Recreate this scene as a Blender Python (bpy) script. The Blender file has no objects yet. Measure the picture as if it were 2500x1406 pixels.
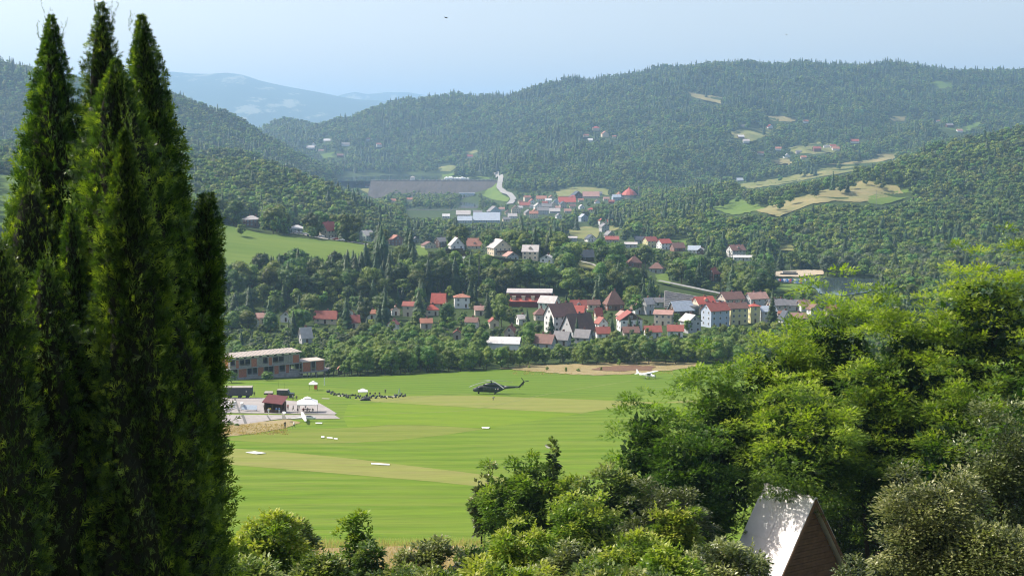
import bpy, math, random
import numpy as np
from mathutils import Vector, Matrix

# ------------------------------------------------------------------ camera, world, sun, exposure
SC = bpy.context.scene
COL = SC.collection
F = 3333.0                      # focal length in photograph pixels (2500 wide)
PITCH = math.atan(353.0 / F)
cam_d = bpy.data.cameras.new('camera')
cam_d.sensor_width = 36.0
cam_d.lens = 36.0 * F / 2500.0
cam_d.clip_start = 0.1
cam_d.clip_end = 90000.0
cam = bpy.data.objects.new('camera', cam_d)
COL.objects.link(cam)
cam.rotation_euler = (math.radians(90) - PITCH, 0, 0)
SC.camera = cam

SUN_AZ = math.radians(-76.0)    # from +Y (view direction), negative = left
SUN_EL = math.radians(47.0)
sun_dir = Vector((math.sin(SUN_AZ) * math.cos(SUN_EL), math.cos(SUN_AZ) * math.cos(SUN_EL), math.sin(SUN_EL)))
world = bpy.data.worlds.new('World')
SC.world = world
world.use_nodes = True
wn = world.node_tree
wn.nodes.clear()
w_out = wn.nodes.new('ShaderNodeOutputWorld')
w_bg = wn.nodes.new('ShaderNodeBackground')
w_sky = wn.nodes.new('ShaderNodeTexSky')
w_sky.sky_type = 'NISHITA'
w_sky.sun_disc = False
w_sky.sun_elevation = SUN_EL
w_sky.sun_rotation = SUN_AZ
w_sky.altitude = 450
w_sky.air_density = 1.0
w_sky.dust_density = 3.0
w_sky.ozone_density = 1.6
w_bg.inputs[1].default_value = 0.15
w_mul = wn.nodes.new('ShaderNodeMix')
w_mul.data_type = 'RGBA'
w_mul.blend_type = 'MULTIPLY'
w_mul.inputs[0].default_value = 1.0
w_mul.inputs[7].default_value = (1.38, 1.10, 0.93, 1)
wn.links.new(w_sky.outputs[0], w_mul.inputs[6])
wn.links.new(w_mul.outputs[2], w_bg.inputs[0])
wn.links.new(w_bg.outputs[0], w_out.inputs[0])
sun_d = bpy.data.lights.new('sun', 'SUN')
sun_d.energy = 5.0
sun_d.angle = math.radians(0.5)
sun_d.color = (1.0, 0.94, 0.84)
sun = bpy.data.objects.new('sun', sun_d)
COL.objects.link(sun)
sun.rotation_euler = sun_dir.to_track_quat('Z', 'Y').to_euler()
SC.view_settings.view_transform = 'Standard'
SC.view_settings.look = 'None'
SC.view_settings.exposure = 0.5
SC.view_settings.gamma = 1.0
SC.view_settings.use_curve_mapping = False
cy = SC.cycles
cy.use_denoising = True
cy.filter_width = 1.1
cy.max_bounces = 6
cy.diffuse_bounces = 2
cy.glossy_bounces = 2
cy.transmission_bounces = 4
cy.volume_bounces = 2
cy.transparent_max_bounces = 8
try:
    cy.denoiser = 'OPENIMAGEDENOISE'
    cy.denoising_prefilter = 'ACCURATE'
except Exception:
    pass

# ------------------------------------------------------------------ helpers
rnd = random.Random(7)
RNG = np.random.default_rng(11)
CA, SA = math.cos(PITCH), math.sin(PITCH)


def ray(px, py):
    """slope factors of the sight line: X/Y and -Z/Y"""
    u = (px - 1250.0) / F
    v = -(py - 703.0) / F
    yy = CA + v * SA
    return u / yy, (SA - v * CA) / yy


def proj(X, Y, Z):
    """world point(s) to photograph pixels"""
    d = Y * CA - Z * SA
    up = Y * SA + Z * CA
    return 1250.0 + F * X / d, 703.0 - F * up / d


def at(px, py, Y):
    a, b = ray(px, py)
    return Vector((a * Y, Y, -b * Y))


def hpy(py):
    """drop below the eye per metre of distance for a picture height"""
    return ray(1250.0, py)[1]


def tag(o, label=None, cat=None, group=None, kind=None):
    if label:
        o['label'] = label
    if cat:
        o['category'] = cat
    if group:
        o['group'] = group
    if kind:
        o['kind'] = kind
    return o


def link(name, data, parent=None, loc=None, rot=None, sc=None):
    o = bpy.data.objects.new(name, data)
    COL.objects.link(o)
    if parent is not None:
        o.parent = parent
    if loc is not None:
        o.location = loc
    if rot is not None:
        o.rotation_euler = rot
    if sc is not None:
        o.scale = sc if hasattr(sc, '__len__') else (sc, sc, sc)
    return o


def empty(name, loc, rz=0.0, label=None, cat=None, group=None):
    o = link(name, None, None, loc, (0, 0, rz))
    return tag(o, label, cat, group)


def copy_tree(o, parent=None):
    c = o.copy()
    COL.objects.link(c)
    if parent is not None:
        c.parent = parent
    for ch in list(o.children):
        copy_tree(ch, c)
    return c


def np_mesh(name, V, faces, mats=(), tint=None, mi=None, smooth=False):
    """faces: list of (m,k) int arrays"""
    V = np.asarray(V, dtype=np.float32).reshape(-1, 3)
    me = bpy.data.meshes.new(name)
    faces = [np.asarray(f, dtype=np.int32) for f in faces if len(f)]
    nl = sum(f.size for f in faces)
    nf = sum(len(f) for f in faces)
    me.vertices.add(len(V))
    me.vertices.foreach_set('co', V.ravel())
    me.loops.add(nl)
    me.polygons.add(nf)
    me.loops.foreach_set('vertex_index', np.concatenate([f.ravel() for f in faces]))
    tot = np.concatenate([np.full(len(f), f.shape[1], dtype=np.int32) for f in faces])
    st = np.concatenate([[0], np.cumsum(tot)[:-1]]).astype(np.int32)
    me.polygons.foreach_set('loop_start', st)
    me.polygons.foreach_set('loop_total', tot)
    if mi is not None:
        me.polygons.foreach_set('material_index', np.asarray(mi, dtype=np.int32))
    if smooth:
        me.polygons.foreach_set('use_smooth', np.ones(nf, dtype=bool))
    me.update(calc_edges=True)
    if tint is not None:
        at_ = me.attributes.new('tint', 'FLOAT', 'POINT')
        at_.data.foreach_set('value', np.asarray(tint, dtype=np.float32))
    for m in mats:
        me.materials.append(m)
    return me


class MB:
    """collects boxes, tubes, lofts; builds one mesh"""

    def __init__(s):
        s.v = []
        s.f = []
        s.m = []

    def add(s, vs, fs, m=0):
        b = len(s.v)
        s.v += [tuple(v) for v in vs]
        s.f += [tuple(i + b for i in f) for f in fs]
        s.m += [m] * len(fs)
        return s

    def box(s, x0, x1, y0, y1, z0, z1, m=0, M=None):
        vs = [(x, y, z) for z in (z0, z1) for y in (y0, y1) for x in (x0, x1)]
        if M is not None:
            vs = [M @ Vector(v) for v in vs]
        return s.add(vs, [(0, 2, 3, 1), (4, 5, 7, 6), (0, 1, 5, 4), (2, 6, 7, 3), (0, 4, 6, 2), (1, 3, 7, 5)], m)

    def prism(s, poly, y0, y1, m=0):
        """poly of (x,z) extruded along y"""
        n = len(poly)
        vs = [(x, y0, z) for x, z in poly] + [(x, y1, z) for x, z in poly]
        fs = [tuple(range(n)), tuple(range(2 * n - 1, n - 1, -1))]
        fs += [(i, n + i, n + (i + 1) % n, (i + 1) % n) for i in range(n)]
        return s.add(vs, fs, m)

    def prismz(s, poly, z0, z1, m=0):
        n = len(poly)
        vs = [(x, y, z0) for x, y in poly] + [(x, y, z1) for x, y in poly]
        fs = [tuple(range(n - 1, -1, -1)), tuple(range(n, 2 * n))]
        fs += [(i, (i + 1) % n, n + (i + 1) % n, n + i) for i in range(n)]
        return s.add(vs, fs, m)

    def tube(s, pts, rad, n=6, m=0, cap=True):
        pts = [Vector(p) for p in pts]
        if not hasattr(rad, '__len__'):
            rad = [rad] * len(pts)
        b = []
        for i, p in enumerate(pts):
            d = (pts[min(i + 1, len(pts) - 1)] - pts[max(i - 1, 0)]).normalized()
            a = d.orthogonal().normalized() if abs(d.z) > 0.9 else d.cross(Vector((0, 0, 1))).normalized()
            c = d.cross(a)
            for k in range(n):
                t = 2 * math.pi * k / n
                b.append(p + (a * math.cos(t) + c * math.sin(t)) * rad[i])
        fs = []
        for i in range(len(pts) - 1):
            for k in range(n):
                k2 = (k + 1) % n
                fs.append((i * n + k, i * n + k2, (i + 1) * n + k2, (i + 1) * n + k))
        if cap:
            fs.append(tuple(range(n - 1, -1, -1)))
            fs.append(tuple((len(pts) - 1) * n + k for k in range(n)))
        return s.add(b, fs, m)

    def loft(s, secs, n=14, m=0, e=2.4):
        """secs: (x, y_centre, z_centre, half_width_y, half_height_z) rings along x"""
        b = []
        for (x, yc, zc, hw, hh) in secs:
            for k in range(n):
                t = 2 * math.pi * k / n
                c, q = math.cos(t), math.sin(t)
                b.append((x, yc + hw * math.copysign(abs(c) ** (2 / e), c), zc + hh * math.copysign(abs(q) ** (2 / e), q)))
        fs = []
        for i in range(len(secs) - 1):
            for k in range(n):
                k2 = (k + 1) % n
                fs.append((i * n + k, (i + 1) * n + k, (i + 1) * n + k2, i * n + k2))
        fs.append(tuple(range(n)))
        fs.append(tuple((len(secs) - 1) * n + k for k in range(n - 1, -1, -1)))
        return s.add(b, fs, m)

    def mesh(s, name, *mats, smooth=False):
        me = bpy.data.meshes.new(name)
        me.from_pydata(s.v, [], s.f)
        me.polygons.foreach_set('material_index', s.m)
        if smooth:
            me.polygons.foreach_set('use_smooth', [True] * len(s.f))
        for m in mats:
            me.materials.append(m)
        me.update()
        return me

    def obj(s, name, parent, *mats, smooth=False, loc=None, rot=None):
        return link(name, s.mesh(name, *mats, smooth=smooth), parent, loc, rot)


# ------------------------------------------------------------------ materials
def new_mat(name):
    m = bpy.data.materials.new(name)
    m.use_nodes = True
    nt = m.node_tree
    nt.nodes.clear()
    return m, nt


def N(nt, typ, **kw):
    n = nt.nodes.new(typ)
    for k, v in kw.items():
        setattr(n, k, v)
    return n


def c4(c):
    return (c[0], c[1], c[2], 1.0)


def ramp(nt, fac, stops):
    r = N(nt, 'ShaderNodeValToRGB')
    el = r.color_ramp.elements
    while len(el) < len(stops):
        el.new(0.5)
    for e_, (p, c) in zip(el, stops):
        e_.position = p
        e_.color = c4(c)
    nt.links.new(fac, r.inputs[0])
    return r.outputs[0]


def noise(nt, vec, scale, detail=4, rough=0.55, w=None):
    n = N(nt, 'ShaderNodeTexNoise')
    n.inputs['Scale'].default_value = scale
    n.inputs['Detail'].default_value = detail
    n.inputs['Roughness'].default_value = rough
    if vec is not None:
        nt.links.new(vec, n.inputs['Vector'])
    return n.outputs[0]


def pos(nt, scale=(1, 1, 1), rot=0.0, obj=False):
    g = N(nt, 'ShaderNodeTexCoord').outputs['Object'] if obj else N(nt, 'ShaderNodeNewGeometry').outputs['Position']
    mp = N(nt, 'ShaderNodeMapping')
    mp.inputs['Scale'].default_value = scale
    mp.inputs['Rotation'].default_value = (0, 0, rot)
    nt.links.new(g, mp.inputs[0])
    return mp.outputs[0]


def mix(nt, fac, a, b, mode='MIX'):
    m = N(nt, 'ShaderNodeMix', data_type='RGBA', blend_type=mode)
    for sock, val in ((m.inputs[0], fac), (m.inputs[6], a), (m.inputs[7], b)):
        if hasattr(val, 'type'):
            nt.links.new(val, sock)
        elif isinstance(val, (int, float)):
            sock.default_value = val
        else:
            sock.default_value = c4(val)
    return m.outputs[2]


def surf(nt, col, rough=0.8, metal=0.0, spec=0.3, bump=None, bstr=0.3, bdist=0.05, trans=None):
    p = N(nt, 'ShaderNodeBsdfPrincipled')
    o = N(nt, 'ShaderNodeOutputMaterial')
    if hasattr(col, 'type'):
        nt.links.new(col, p.inputs['Base Color'])
    else:
        p.inputs['Base Color'].default_value = c4(col)
    p.inputs['Roughness'].default_value = rough
    p.inputs['Metallic'].default_value = metal
    p.inputs['Specular IOR Level'].default_value = spec
    if bump is not None:
        b = N(nt, 'ShaderNodeBump')
        b.inputs['Strength'].default_value = bstr
        b.inputs['Distance'].default_value = bdist
        nt.links.new(bump, b.inputs['Height'])
        nt.links.new(b.outputs[0], p.inputs['Normal'])
    if trans is not None:
        tcol, tf = trans
        t = N(nt, 'ShaderNodeBsdfTranslucent')
        if hasattr(tcol, 'type'):
            nt.links.new(tcol, t.inputs[0])
        else:
            t.inputs[0].default_value = c4(tcol)
        x = N(nt, 'ShaderNodeMixShader')
        x.inputs[0].default_value = tf
        nt.links.new(p.outputs[0], x.inputs[1])
        nt.links.new(t.outputs[0], x.inputs[2])
        nt.links.new(x.outputs[0], o.inputs[0])
    else:
        nt.links.new(p.outputs[0], o.inputs[0])
    return p


def flat(name, c, rough=0.7, metal=0.0, var=0.25, scale=1.5, spec=0.3):
    """plain material with mottling"""
    m, nt = new_mat(name)
    n = noise(nt, pos(nt, obj=True), scale, 5)
    d = tuple(x * (1 - var) for x in c)
    l = tuple(min(1, x * (1 + var)) for x in c)
    surf(nt, ramp(nt, n, [(0.3, d), (0.7, l)]), rough, metal, spec)
    return m


def leafmat(name, cols, transf=0.3, rough=0.5, spec=0.3, tr_gain=(1.5, 1.7, 0.7), objvar=0.3):
    """foliage: colour from the per-leaf tint, shifted per tree"""
    m, nt = new_mat(name)
    a = N(nt, 'ShaderNodeAttribute', attribute_name='tint')
    col = ramp(nt, a.outputs['Fac'], [(i / (len(cols) - 1), c) for i, c in enumerate(cols)])
    oi = N(nt, 'ShaderNodeObjectInfo')
    hsv = N(nt, 'ShaderNodeHueSaturation')
    mr = N(nt, 'ShaderNodeMapRange')
    mr.inputs[3].default_value = 1 - objvar
    mr.inputs[4].default_value = 1 + objvar
    nt.links.new(oi.outputs['Random'], mr.inputs[0])
    nt.links.new(mr.outputs[0], hsv.inputs['Value'])
    wn_ = N(nt, 'ShaderNodeTexWhiteNoise', noise_dimensions='1D')
    nt.links.new(oi.outputs['Random'], wn_.inputs['W'])
    mr2 = N(nt, 'ShaderNodeMapRange')
    mr2.inputs[3].default_value = 0.5 - 0.035 * objvar / 0.3
    mr2.inputs[4].default_value = 0.5 + 0.025 * objvar / 0.3
    nt.links.new(wn_.outputs['Value'], mr2.inputs[0])
    nt.links.new(mr2.outputs[0], hsv.inputs['Hue'])
    nt.links.new(col, hsv.inputs['Color'])
    g = mix(nt, 1.0, hsv.outputs[0], tr_gain, 'MULTIPLY')
    g.node.clamp_result = False
    surf(nt, hsv.outputs[0], rough, 0, spec, trans=(g, transf))
    return m


def groundmat(name, c1, c2, c3=None, s1=0.05, s2=0.6, stretch=(1, 1, 1), rot=0.0, bump=0.0, rough=0.95):
    m, nt = new_mat(name)
    v = pos(nt, stretch, rot)
    a = noise(nt, v, s1, 6, 0.6)
    b = noise(nt, v, s2, 5, 0.65)
    col = ramp(nt, a, [(0.35, c1), (0.65, c2)])
    col = mix(nt, ramp(nt, b, [(0.42, (0, 0, 0)), (0.72, (0.75, 0.75, 0.75))]), col, c3 or tuple(x * 0.6 for x in c1))
    surf(nt, col, rough, 0, 0.15, bump=b if bump else None, bstr=bump, bdist=0.3)
    return m


M = {}
M['terrain'] = groundmat('forest_floor', (0.035, 0.060, 0.016), (0.055, 0.085, 0.022), (0.028, 0.045, 0.012), 0.01, 0.12)
M['nearground'] = groundmat('slope_ground', (0.07, 0.10, 0.025), (0.22, 0.19, 0.08), (0.05, 0.08, 0.02), 0.15, 1.5, bump=0.4)
M['meadow'] = groundmat('meadow_green', (0.095, 0.160, 0.027), (0.135, 0.195, 0.037), (0.085, 0.145, 0.025), 0.012, 0.08, (0.35, 2.2, 1))
M['tan'] = groundmat('meadow_dry', (0.22, 0.20, 0.085), (0.29, 0.24, 0.12), (0.12, 0.16, 0.05), 0.035, 0.07)
M['hay'] = groundmat('meadow_hay', (0.17, 0.19, 0.06), (0.24, 0.22, 0.09), (0.10, 0.15, 0.04), 0.02, 0.12)
M['sand'] = groundmat('sand', (0.42, 0.36, 0.26), (0.50, 0.43, 0.32), None, 0.1, 0.8)
M['dry'] = groundmat('dry_grass_ground', (0.26, 0.21, 0.105), (0.34, 0.27, 0.15), (0.17, 0.17, 0.06), 0.08, 0.7)
M['soil'] = groundmat('soil', (0.15, 0.09, 0.06), (0.2, 0.12, 0.08), None, 0.1, 0.9)


def stripe_mat(name, a, b, c, period, ang, streak=0.5, dist=3.0):
    """mown grass: long soft rows plus streaky noise"""
    m, nt = new_mat(name)
    v = pos(nt, (0.12, 1.0, 1.0), ang)
    v0 = pos(nt, (1, 1, 1), ang)
    w = N(nt, 'ShaderNodeTexWave', wave_type='BANDS', bands_direction='Y')
    w.inputs['Scale'].default_value = 0.314 / period
    w.inputs['Distortion'].default_value = dist
    w.inputs['Detail'].default_value = 3
    w.inputs['Detail Scale'].default_value = 0.25
    nt.links.new(v0, w.inputs['Vector'])
    n1 = noise(nt, v, 0.22, 6, 0.62)
    n2 = noise(nt, v0, 0.02, 3, 0.5)
    n3 = noise(nt, v, 1.3, 4, 0.6)
    col = ramp(nt, w.outputs[1], [(0.2, a), (0.8, b)])
    col = mix(nt, ramp(nt, n1, [(0.42, (0, 0, 0)), (0.72, (streak, streak, streak))]), col, c)
    col = mix(nt, ramp(nt, n2, [(0.40, (0, 0, 0)), (0.65, (0.55, 0.55, 0.55))]), col, tuple(0.5 * (x + y) for x, y in zip(b, c)))
    col = mix(nt, 0.65, col, ramp(nt, n3, [(0.25, (0.55, 0.55, 0.55)), (0.75, (1.0, 1.0, 1.0))]), 'MULTIPLY')
    surf(nt, col, 0.95, 0, 0.1)
    return m


M['field'] = stripe_mat('mown_grass', (0.094, 0.184, 0.010), (0.134, 0.228, 0.016), (0.19, 0.235, 0.045), 9.0, math.radians(-3), 0.75, 16.0)
M['field_pale'] = stripe_mat('pale_mown_grass', (0.20, 0.245, 0.050), (0.228, 0.26, 0.06), (0.25, 0.235, 0.085), 12.0, math.radians(-6), 0.75, 10)
M['field_mid'] = stripe_mat('mid_mown_grass', (0.15, 0.208, 0.027), (0.175, 0.225, 0.035), (0.21, 0.228, 0.06), 12.0, math.radians(-4), 0.8, 10)
M['field_bright'] = stripe_mat('bright_mown_grass', (0.125, 0.228, 0.010), (0.152, 0.25, 0.013), (0.185, 0.24, 0.035), 13.0, math.radians(10), 0.6, 10)
M['field_far'] = stripe_mat('far_mown_grass', (0.092, 0.178, 0.014), (0.125, 0.212, 0.019), (0.155, 0.215, 0.035), 8.0, math.radians(14), 0.6, 5)
M['bark'] = flat('bark', (0.07, 0.05, 0.035), 0.9, scale=6)
M['barkdark'] = flat('bark_dark', (0.035, 0.027, 0.02), 0.9, scale=6)
M['white'] = flat('white_paint', (0.8, 0.8, 0.78), 0.5, var=0.06)
M['concrete'] = flat('concrete', (0.30, 0.28, 0.26), 0.9, var=0.22, scale=0.9)
M['glass'] = flat('window_glass', (0.03, 0.04, 0.05), 0.12, var=0.1, spec=0.6)
M['water'], _nt = new_mat('water')
_b = noise(_nt, pos(_nt, (1, 0.4, 1)), 0.25, 4)
surf(_nt, (0.05, 0.075, 0.075), 0.06, 0, 0.5, bump=_b, bstr=0.08, bdist=0.2)

# ------------------------------------------------------------------ the lie of the land
# feature lines from near to far; at each picture column: (distance, drop below the eye)
CX = [-900, 0, 200, 400, 540, 620, 700, 760, 850, 930, 1000, 1100, 1200, 1250, 1400, 1500, 1600, 1700, 1800, 1900, 2000, 2200, 2400, 2500, 3400]


def line(Ds, hs):
    """Ds: {px: D}; hs: {px: ('y', py) or h}"""
    dx = sorted(Ds)
    D = np.interp(CX, dx, [Ds[k] for k in dx])
    hx = sorted(hs)
    H = []
    for c, d in zip(CX, D):
        # interpolate every knot as a drop at this column's distance
        vals = [(hs[k] if not isinstance(hs[k], tuple) else hpy(hs[k][1]) * float(np.interp(k, dx, [Ds[q] for q in dx]))) for k in hx]
        H.append(float(np.interp(c, hx, vals)))
    return D, np.array(H)


def Yp(**kw):
    return {int(k[1:].replace('m', '-')): ('y', v) for k, v in kw.items()}


LINES = [
    line({0: 1.0}, {0: 3.0}),
    line({0: 20.0}, {0: 9.2}),
    line({0: 60.0}, {0: 22.6}),
    line({0: 100.0}, {0: 34.4}),
    line({0: 150.0}, {0: 48.4}),
    line({0: 178.0}, {0: 53.8}),
    line({0: 210.0}, {0: 57.0}),
    line({0: 530.0}, {0: 89.0}),
    line({0: 556.0}, {0: 91.2}),
    line({0: 600.0}, {0: 92.0}),
    line({0: 640.0, 700: 650, 1000: 735, 1400: 765, 1600: 765}, {0: 92.0, 1600: 92.0}),
    line({0: 880.0, 540: 900, 1000: 880, 1600: 880}, dict(list(Yp(x0=520, x400=530, x540=548, x700=574, x850=592, x1000=610, x1200=628, x1400=645, x1500=660).items()) + [(-900, 45.0), (1600, 89.0), (1800, 97.5)])),
    line({0: 1050.0, 1000: 1180, 1500: 1250, 1800: 1140}, {-900: 10.0, 0: 30.0, 400: 58.0, 540: 68.0, 700: 78.0, 850: 92.0, 1000: 99.0, 1500: 98.5, 3400: 98.5}),
    line({0: 1500.0}, dict(list(Yp(x0=405, x200=405, x400=418, x540=428, x620=440, x700=460, x850=510, x930=548).items()) + [(-900, -30.0), (1000, 101.0), (1500, 101.0)] + list(Yp(x1600=552, x1700=545, x1800=540, x2000=530, x2200=520, x2400=500, x2500=488).items()) + [(3400, 30.0)])),
    line({0: 2000.0}, dict([(-900, -20.0)] + list(Yp(x0=400, x400=405, x540=425, x700=450).items()) + [(850, 104.0), (1400, 105.0), (1500, 103.0)] + list(Yp(x1600=508, x1700=488, x1800=478, x1900=460, x2000=442, x2200=415, x2400=376, x2500=346).items()) + [(3400, -60.0)])),
    line({0: 2480.0}, dict([(-900, -40.0)] + list(Yp(x0=340, x200=350, x400=370, x540=390, x620=405, x700=425, x760=450).items()) + [(850, 111.0), (1200, 112.0), (1250, 99.0)] + list(Yp(x1400=477, x1600=474, x1700=485, x1800=485, x1900=470, x2000=455, x2200=425, x2400=392, x2500=362).items()) + [(3400, -60.0)])),
    line({0: 2830.0}, dict([(-900, -200.0)] + list(Yp(x0=165, x200=198, x400=243, x540=295, x620=325, x700=362, x760=418).items()) + [(800, 90.0), (850, 95.0), (1150, 95.0), (1200, 84.0)] + list(Yp(x1250=420, x1400=425, x1600=415, x1800=420, x1900=425, x2000=405, x2200=385, x2400=365, x2500=345).items()) + [(3400, -60.0)])),
    line({0: 3500.0}, dict([(-900, -150.0), (540, -20.0), (620, 20.0)] + list(Yp(x700=400, x760=415, x850=421, x930=424, x1000=426, x1100=408, x1200=385, x1250=360, x1400=325, x1600=298, x1800=288, x2000=296, x2200=310, x2400=305, x2500=300).items()) + [(3400, -110.0)])),
    line({0: 4400.0}, dict([(-900, 60.0), (540, 60.0), (620, 10.0)] + list(Yp(x700=316, x760=310, x850=294, x930=276, x1000=262, x1100=246, x1200=243, x1250=246, x1400=216, x1500=200, x1600=187, x1700=176, x1800=166, x1900=170, x2000=170, x2200=178, x2400=192, x2500=186).items()) + [(3400, -200.0)])),
    line({0: 5600.0}, {0: 60.0}),
]
# the river bed right in front of the dam stays low
_a, _b = LINES[15], LINES[16]
_t = (2695.0 - 2480.0) / 350.0
_h = _a[1] * (1 - _t) + _b[1] * _t
_h = np.where([(840 < c < 1190) for c in CX], 112.5, _h)
LINES.insert(16, (np.full(len(CX), 2695.0), _h))
LD = np.array([l[0] for l in LINES])
LH = np.array([l[1] for l in LINES])
CXa = np.array(CX, dtype=float)
_r = np.random.default_rng(5)
WAVES = []
for wl, amp in ((420, 9), (260, 7), (150, 4.5), (90, 2.5), (48, 1.2)):
    for k in range(5):
        an = _r.uniform(0, 2 * math.pi)
        WAVES.append((math.cos(an) * 2 * math.pi / wl, math.sin(an) * 2 * math.pi / wl, _r.uniform(0, 6.28), amp / 2.2))


def terr(X, Y):
    """ground height"""
    X = np.asarray(X, dtype=float)
    Y = np.maximum(np.asarray(Y, dtype=float), 1.0)
    shp = np.broadcast(X, Y).shape
    X = np.broadcast_to(X, shp).ravel()
    Y = np.broadcast_to(Y, shp).ravel()
    px = np.clip(1250 + F * X / Y, -890, 3390)
    K = len(LINES)
    D = np.stack([np.interp(px, CXa, LD[k]) for k in range(K)])
    H = np.stack([np.interp(px, CXa, LH[k]) for k in range(K)])
    d = (H[1:] - H[:-1]) / (D[1:] - D[:-1])
    m = np.zeros_like(H)
    same = d[1:] * d[:-1] > 0
    hm = 2 * d[1:] * d[:-1] / np.where(same, d[1:] + d[:-1], 1)
    m[1:-1] = np.where(same, hm, 0)
    m[0] = d[0]
    m[-1] = d[-1]
    i = np.clip((Y[None] >= D).sum(0) - 1, 0, K - 2)
    j = np.arange(len(X))
    x0, x1 = D[i, j], D[i + 1, j]
    w = x1 - x0
    t = np.clip((Y - x0) / w, 0, 1)
    h = (2 * t**3 - 3 * t**2 + 1) * H[i, j] + (t**3 - 2 * t**2 + t) * w * m[i, j] + (-2 * t**3 + 3 * t**2) * H[i + 1, j] + (t**3 - t**2) * w * m[i + 1, j]
    z = -h
    n = np.zeros_like(z)
    for (a, b, c, q) in WAVES:
        n += q * np.sin(a * X + b * Y + c)
    lowz = np.clip((z + 92.0) / 28.0, 0, 1)          # only the hills get relief
    msk = np.clip((Y - 1080) / 400, 0, 1) * lowz * np.where(Y > 1500, 1, 0.6)
    z = z + n * msk
    small = np.sin(X * 0.11 + Y * 0.07) * np.sin(Y * 0.09 - X * 0.05) * 0.8
    z = z + small * np.clip((150 - Y) / 60, 0, 1) * 0.6
    return z.reshape(shp)


def gz(x, y):
    return float(terr(np.array([x]), np.array([y]))[0])


_YS = np.concatenate([np.arange(2, 200, 1.0), np.geomspace(200, 5600, 1400)])


def ground(px, py, ymin=60.0):
    """where the sight line through a picture point meets the ground"""
    a, b = ray(px, py)
    Ys = _YS[_YS >= ymin]
    z = terr(a * Ys, Ys)
    below = (-b * Ys) <= z
    k = int(np.argmax(below)) if below.any() else len(Ys) - 1
    if k > 0:
        y0, y1 = Ys[k - 1], Ys[k]
        for _ in range(12):
            ym = 0.5 * (y0 + y1)
            if -b * ym <= gz(a * ym, ym):
                y1 = ym
            else:
                y0 = ym
        Y = 0.5 * (y0 + y1)
    else:
        Y = Ys[0]
    return Vector((a * Y, Y, gz(a * Y, Y)))


# the terrain sheet
NS, NY = 470, 280
ss = np.linspace(-0.64, 0.64, NS)
yy = np.concatenate([np.linspace(1.5, 180, 60, endpoint=False), np.linspace(180, 560, 60, endpoint=False), np.geomspace(560, 5600, NY - 120)])
Sg, Yg = np.meshgrid(ss, yy)
Xg = Sg * Yg
Zg = terr(Xg, Yg)
idx = np.arange(NS * NY).reshape(NY, NS)
quads = np.stack([idx[:-1, :-1], idx[:-1, 1:], idx[1:, 1:], idx[1:, :-1]], -1).reshape(-1, 4)
mi = np.where(np.repeat(yy[:-1], NS - 1) < 180, 1, 0)
me = np_mesh('ground', np.stack([Xg, Yg, Zg - 0.12], -1).reshape(-1, 3), [quads], [M['terrain'], M['nearground']], mi=mi, smooth=True)
tag(link('ground', me), kind='structure')
# horizon of bare ground, used to leave out what nothing could show
HOR = np.maximum.accumulate(Zg / Yg, axis=0)


def visible(X, Y, Ztop):
    s = X / Y
    si = np.clip(np.round((s - ss[0]) / (ss[1] - ss[0])).astype(int), 0, NS - 1)
    yi = np.clip(np.searchsorted(yy, Y) - 2, 0, NY - 1)
    return (Ztop / Y) > HOR[yi, si]


# far base sheet and the blue mountains
def ridge(name, D0, D1, tops, foot_h, mats, seed, label_kind='structure', depth=1500, n=260, r=36):
    xs = np.linspace(tops[0][0], tops[-1][0], n)
    ty = np.interp(xs, [t[0] for t in tops], [t[1] for t in tops])
    g = np.random.default_rng(seed)
    V = []
    for i in range(r + 1):
        t = i / r
        D = D0 + (D1 - D0) * t
        hh = np.array([hpy(y) for y in ty]) * D1
        prof = math.sin(t * math.pi / 2) ** 1.15
        h = foot_h + (hh - foot_h) * prof
        if 0.05 < t:
            w = np.zeros(n)
            for k in range(6):
                w += np.sin(xs / 3333 * D * 2 * math.pi / (2500 / (k + 1.3)) + k * 2.1 + seed + t * (4 + k)) * (D1 / 14000) * 26 / (k + 1)
            h = h + w * (1 - t) * 1.0 + w * 0.08 * t
        a = (xs - 1250) / F
        V.append(np.stack([a * D, np.full(n, D), -h], -1))
    a = (xs - 1250) / F
    V.append(np.stack([a * (D1 + depth), np.full(n, D1 + depth), np.full(n, -foot_h)], -1))
    V = np.array(V)
    R_ = len(V)
    ii = np.arange(R_ * n).reshape(R_, n)
    q = np.stack([ii[:-1, :-1], ii[:-1, 1:], ii[1:, 1:], ii[1:, :-1]], -1).reshape(-1, 4)
    o = link(name, np_mesh(name, V.reshape(-1, 3), [q], mats, smooth=True))
    return tag(o, kind=label_kind)


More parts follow.
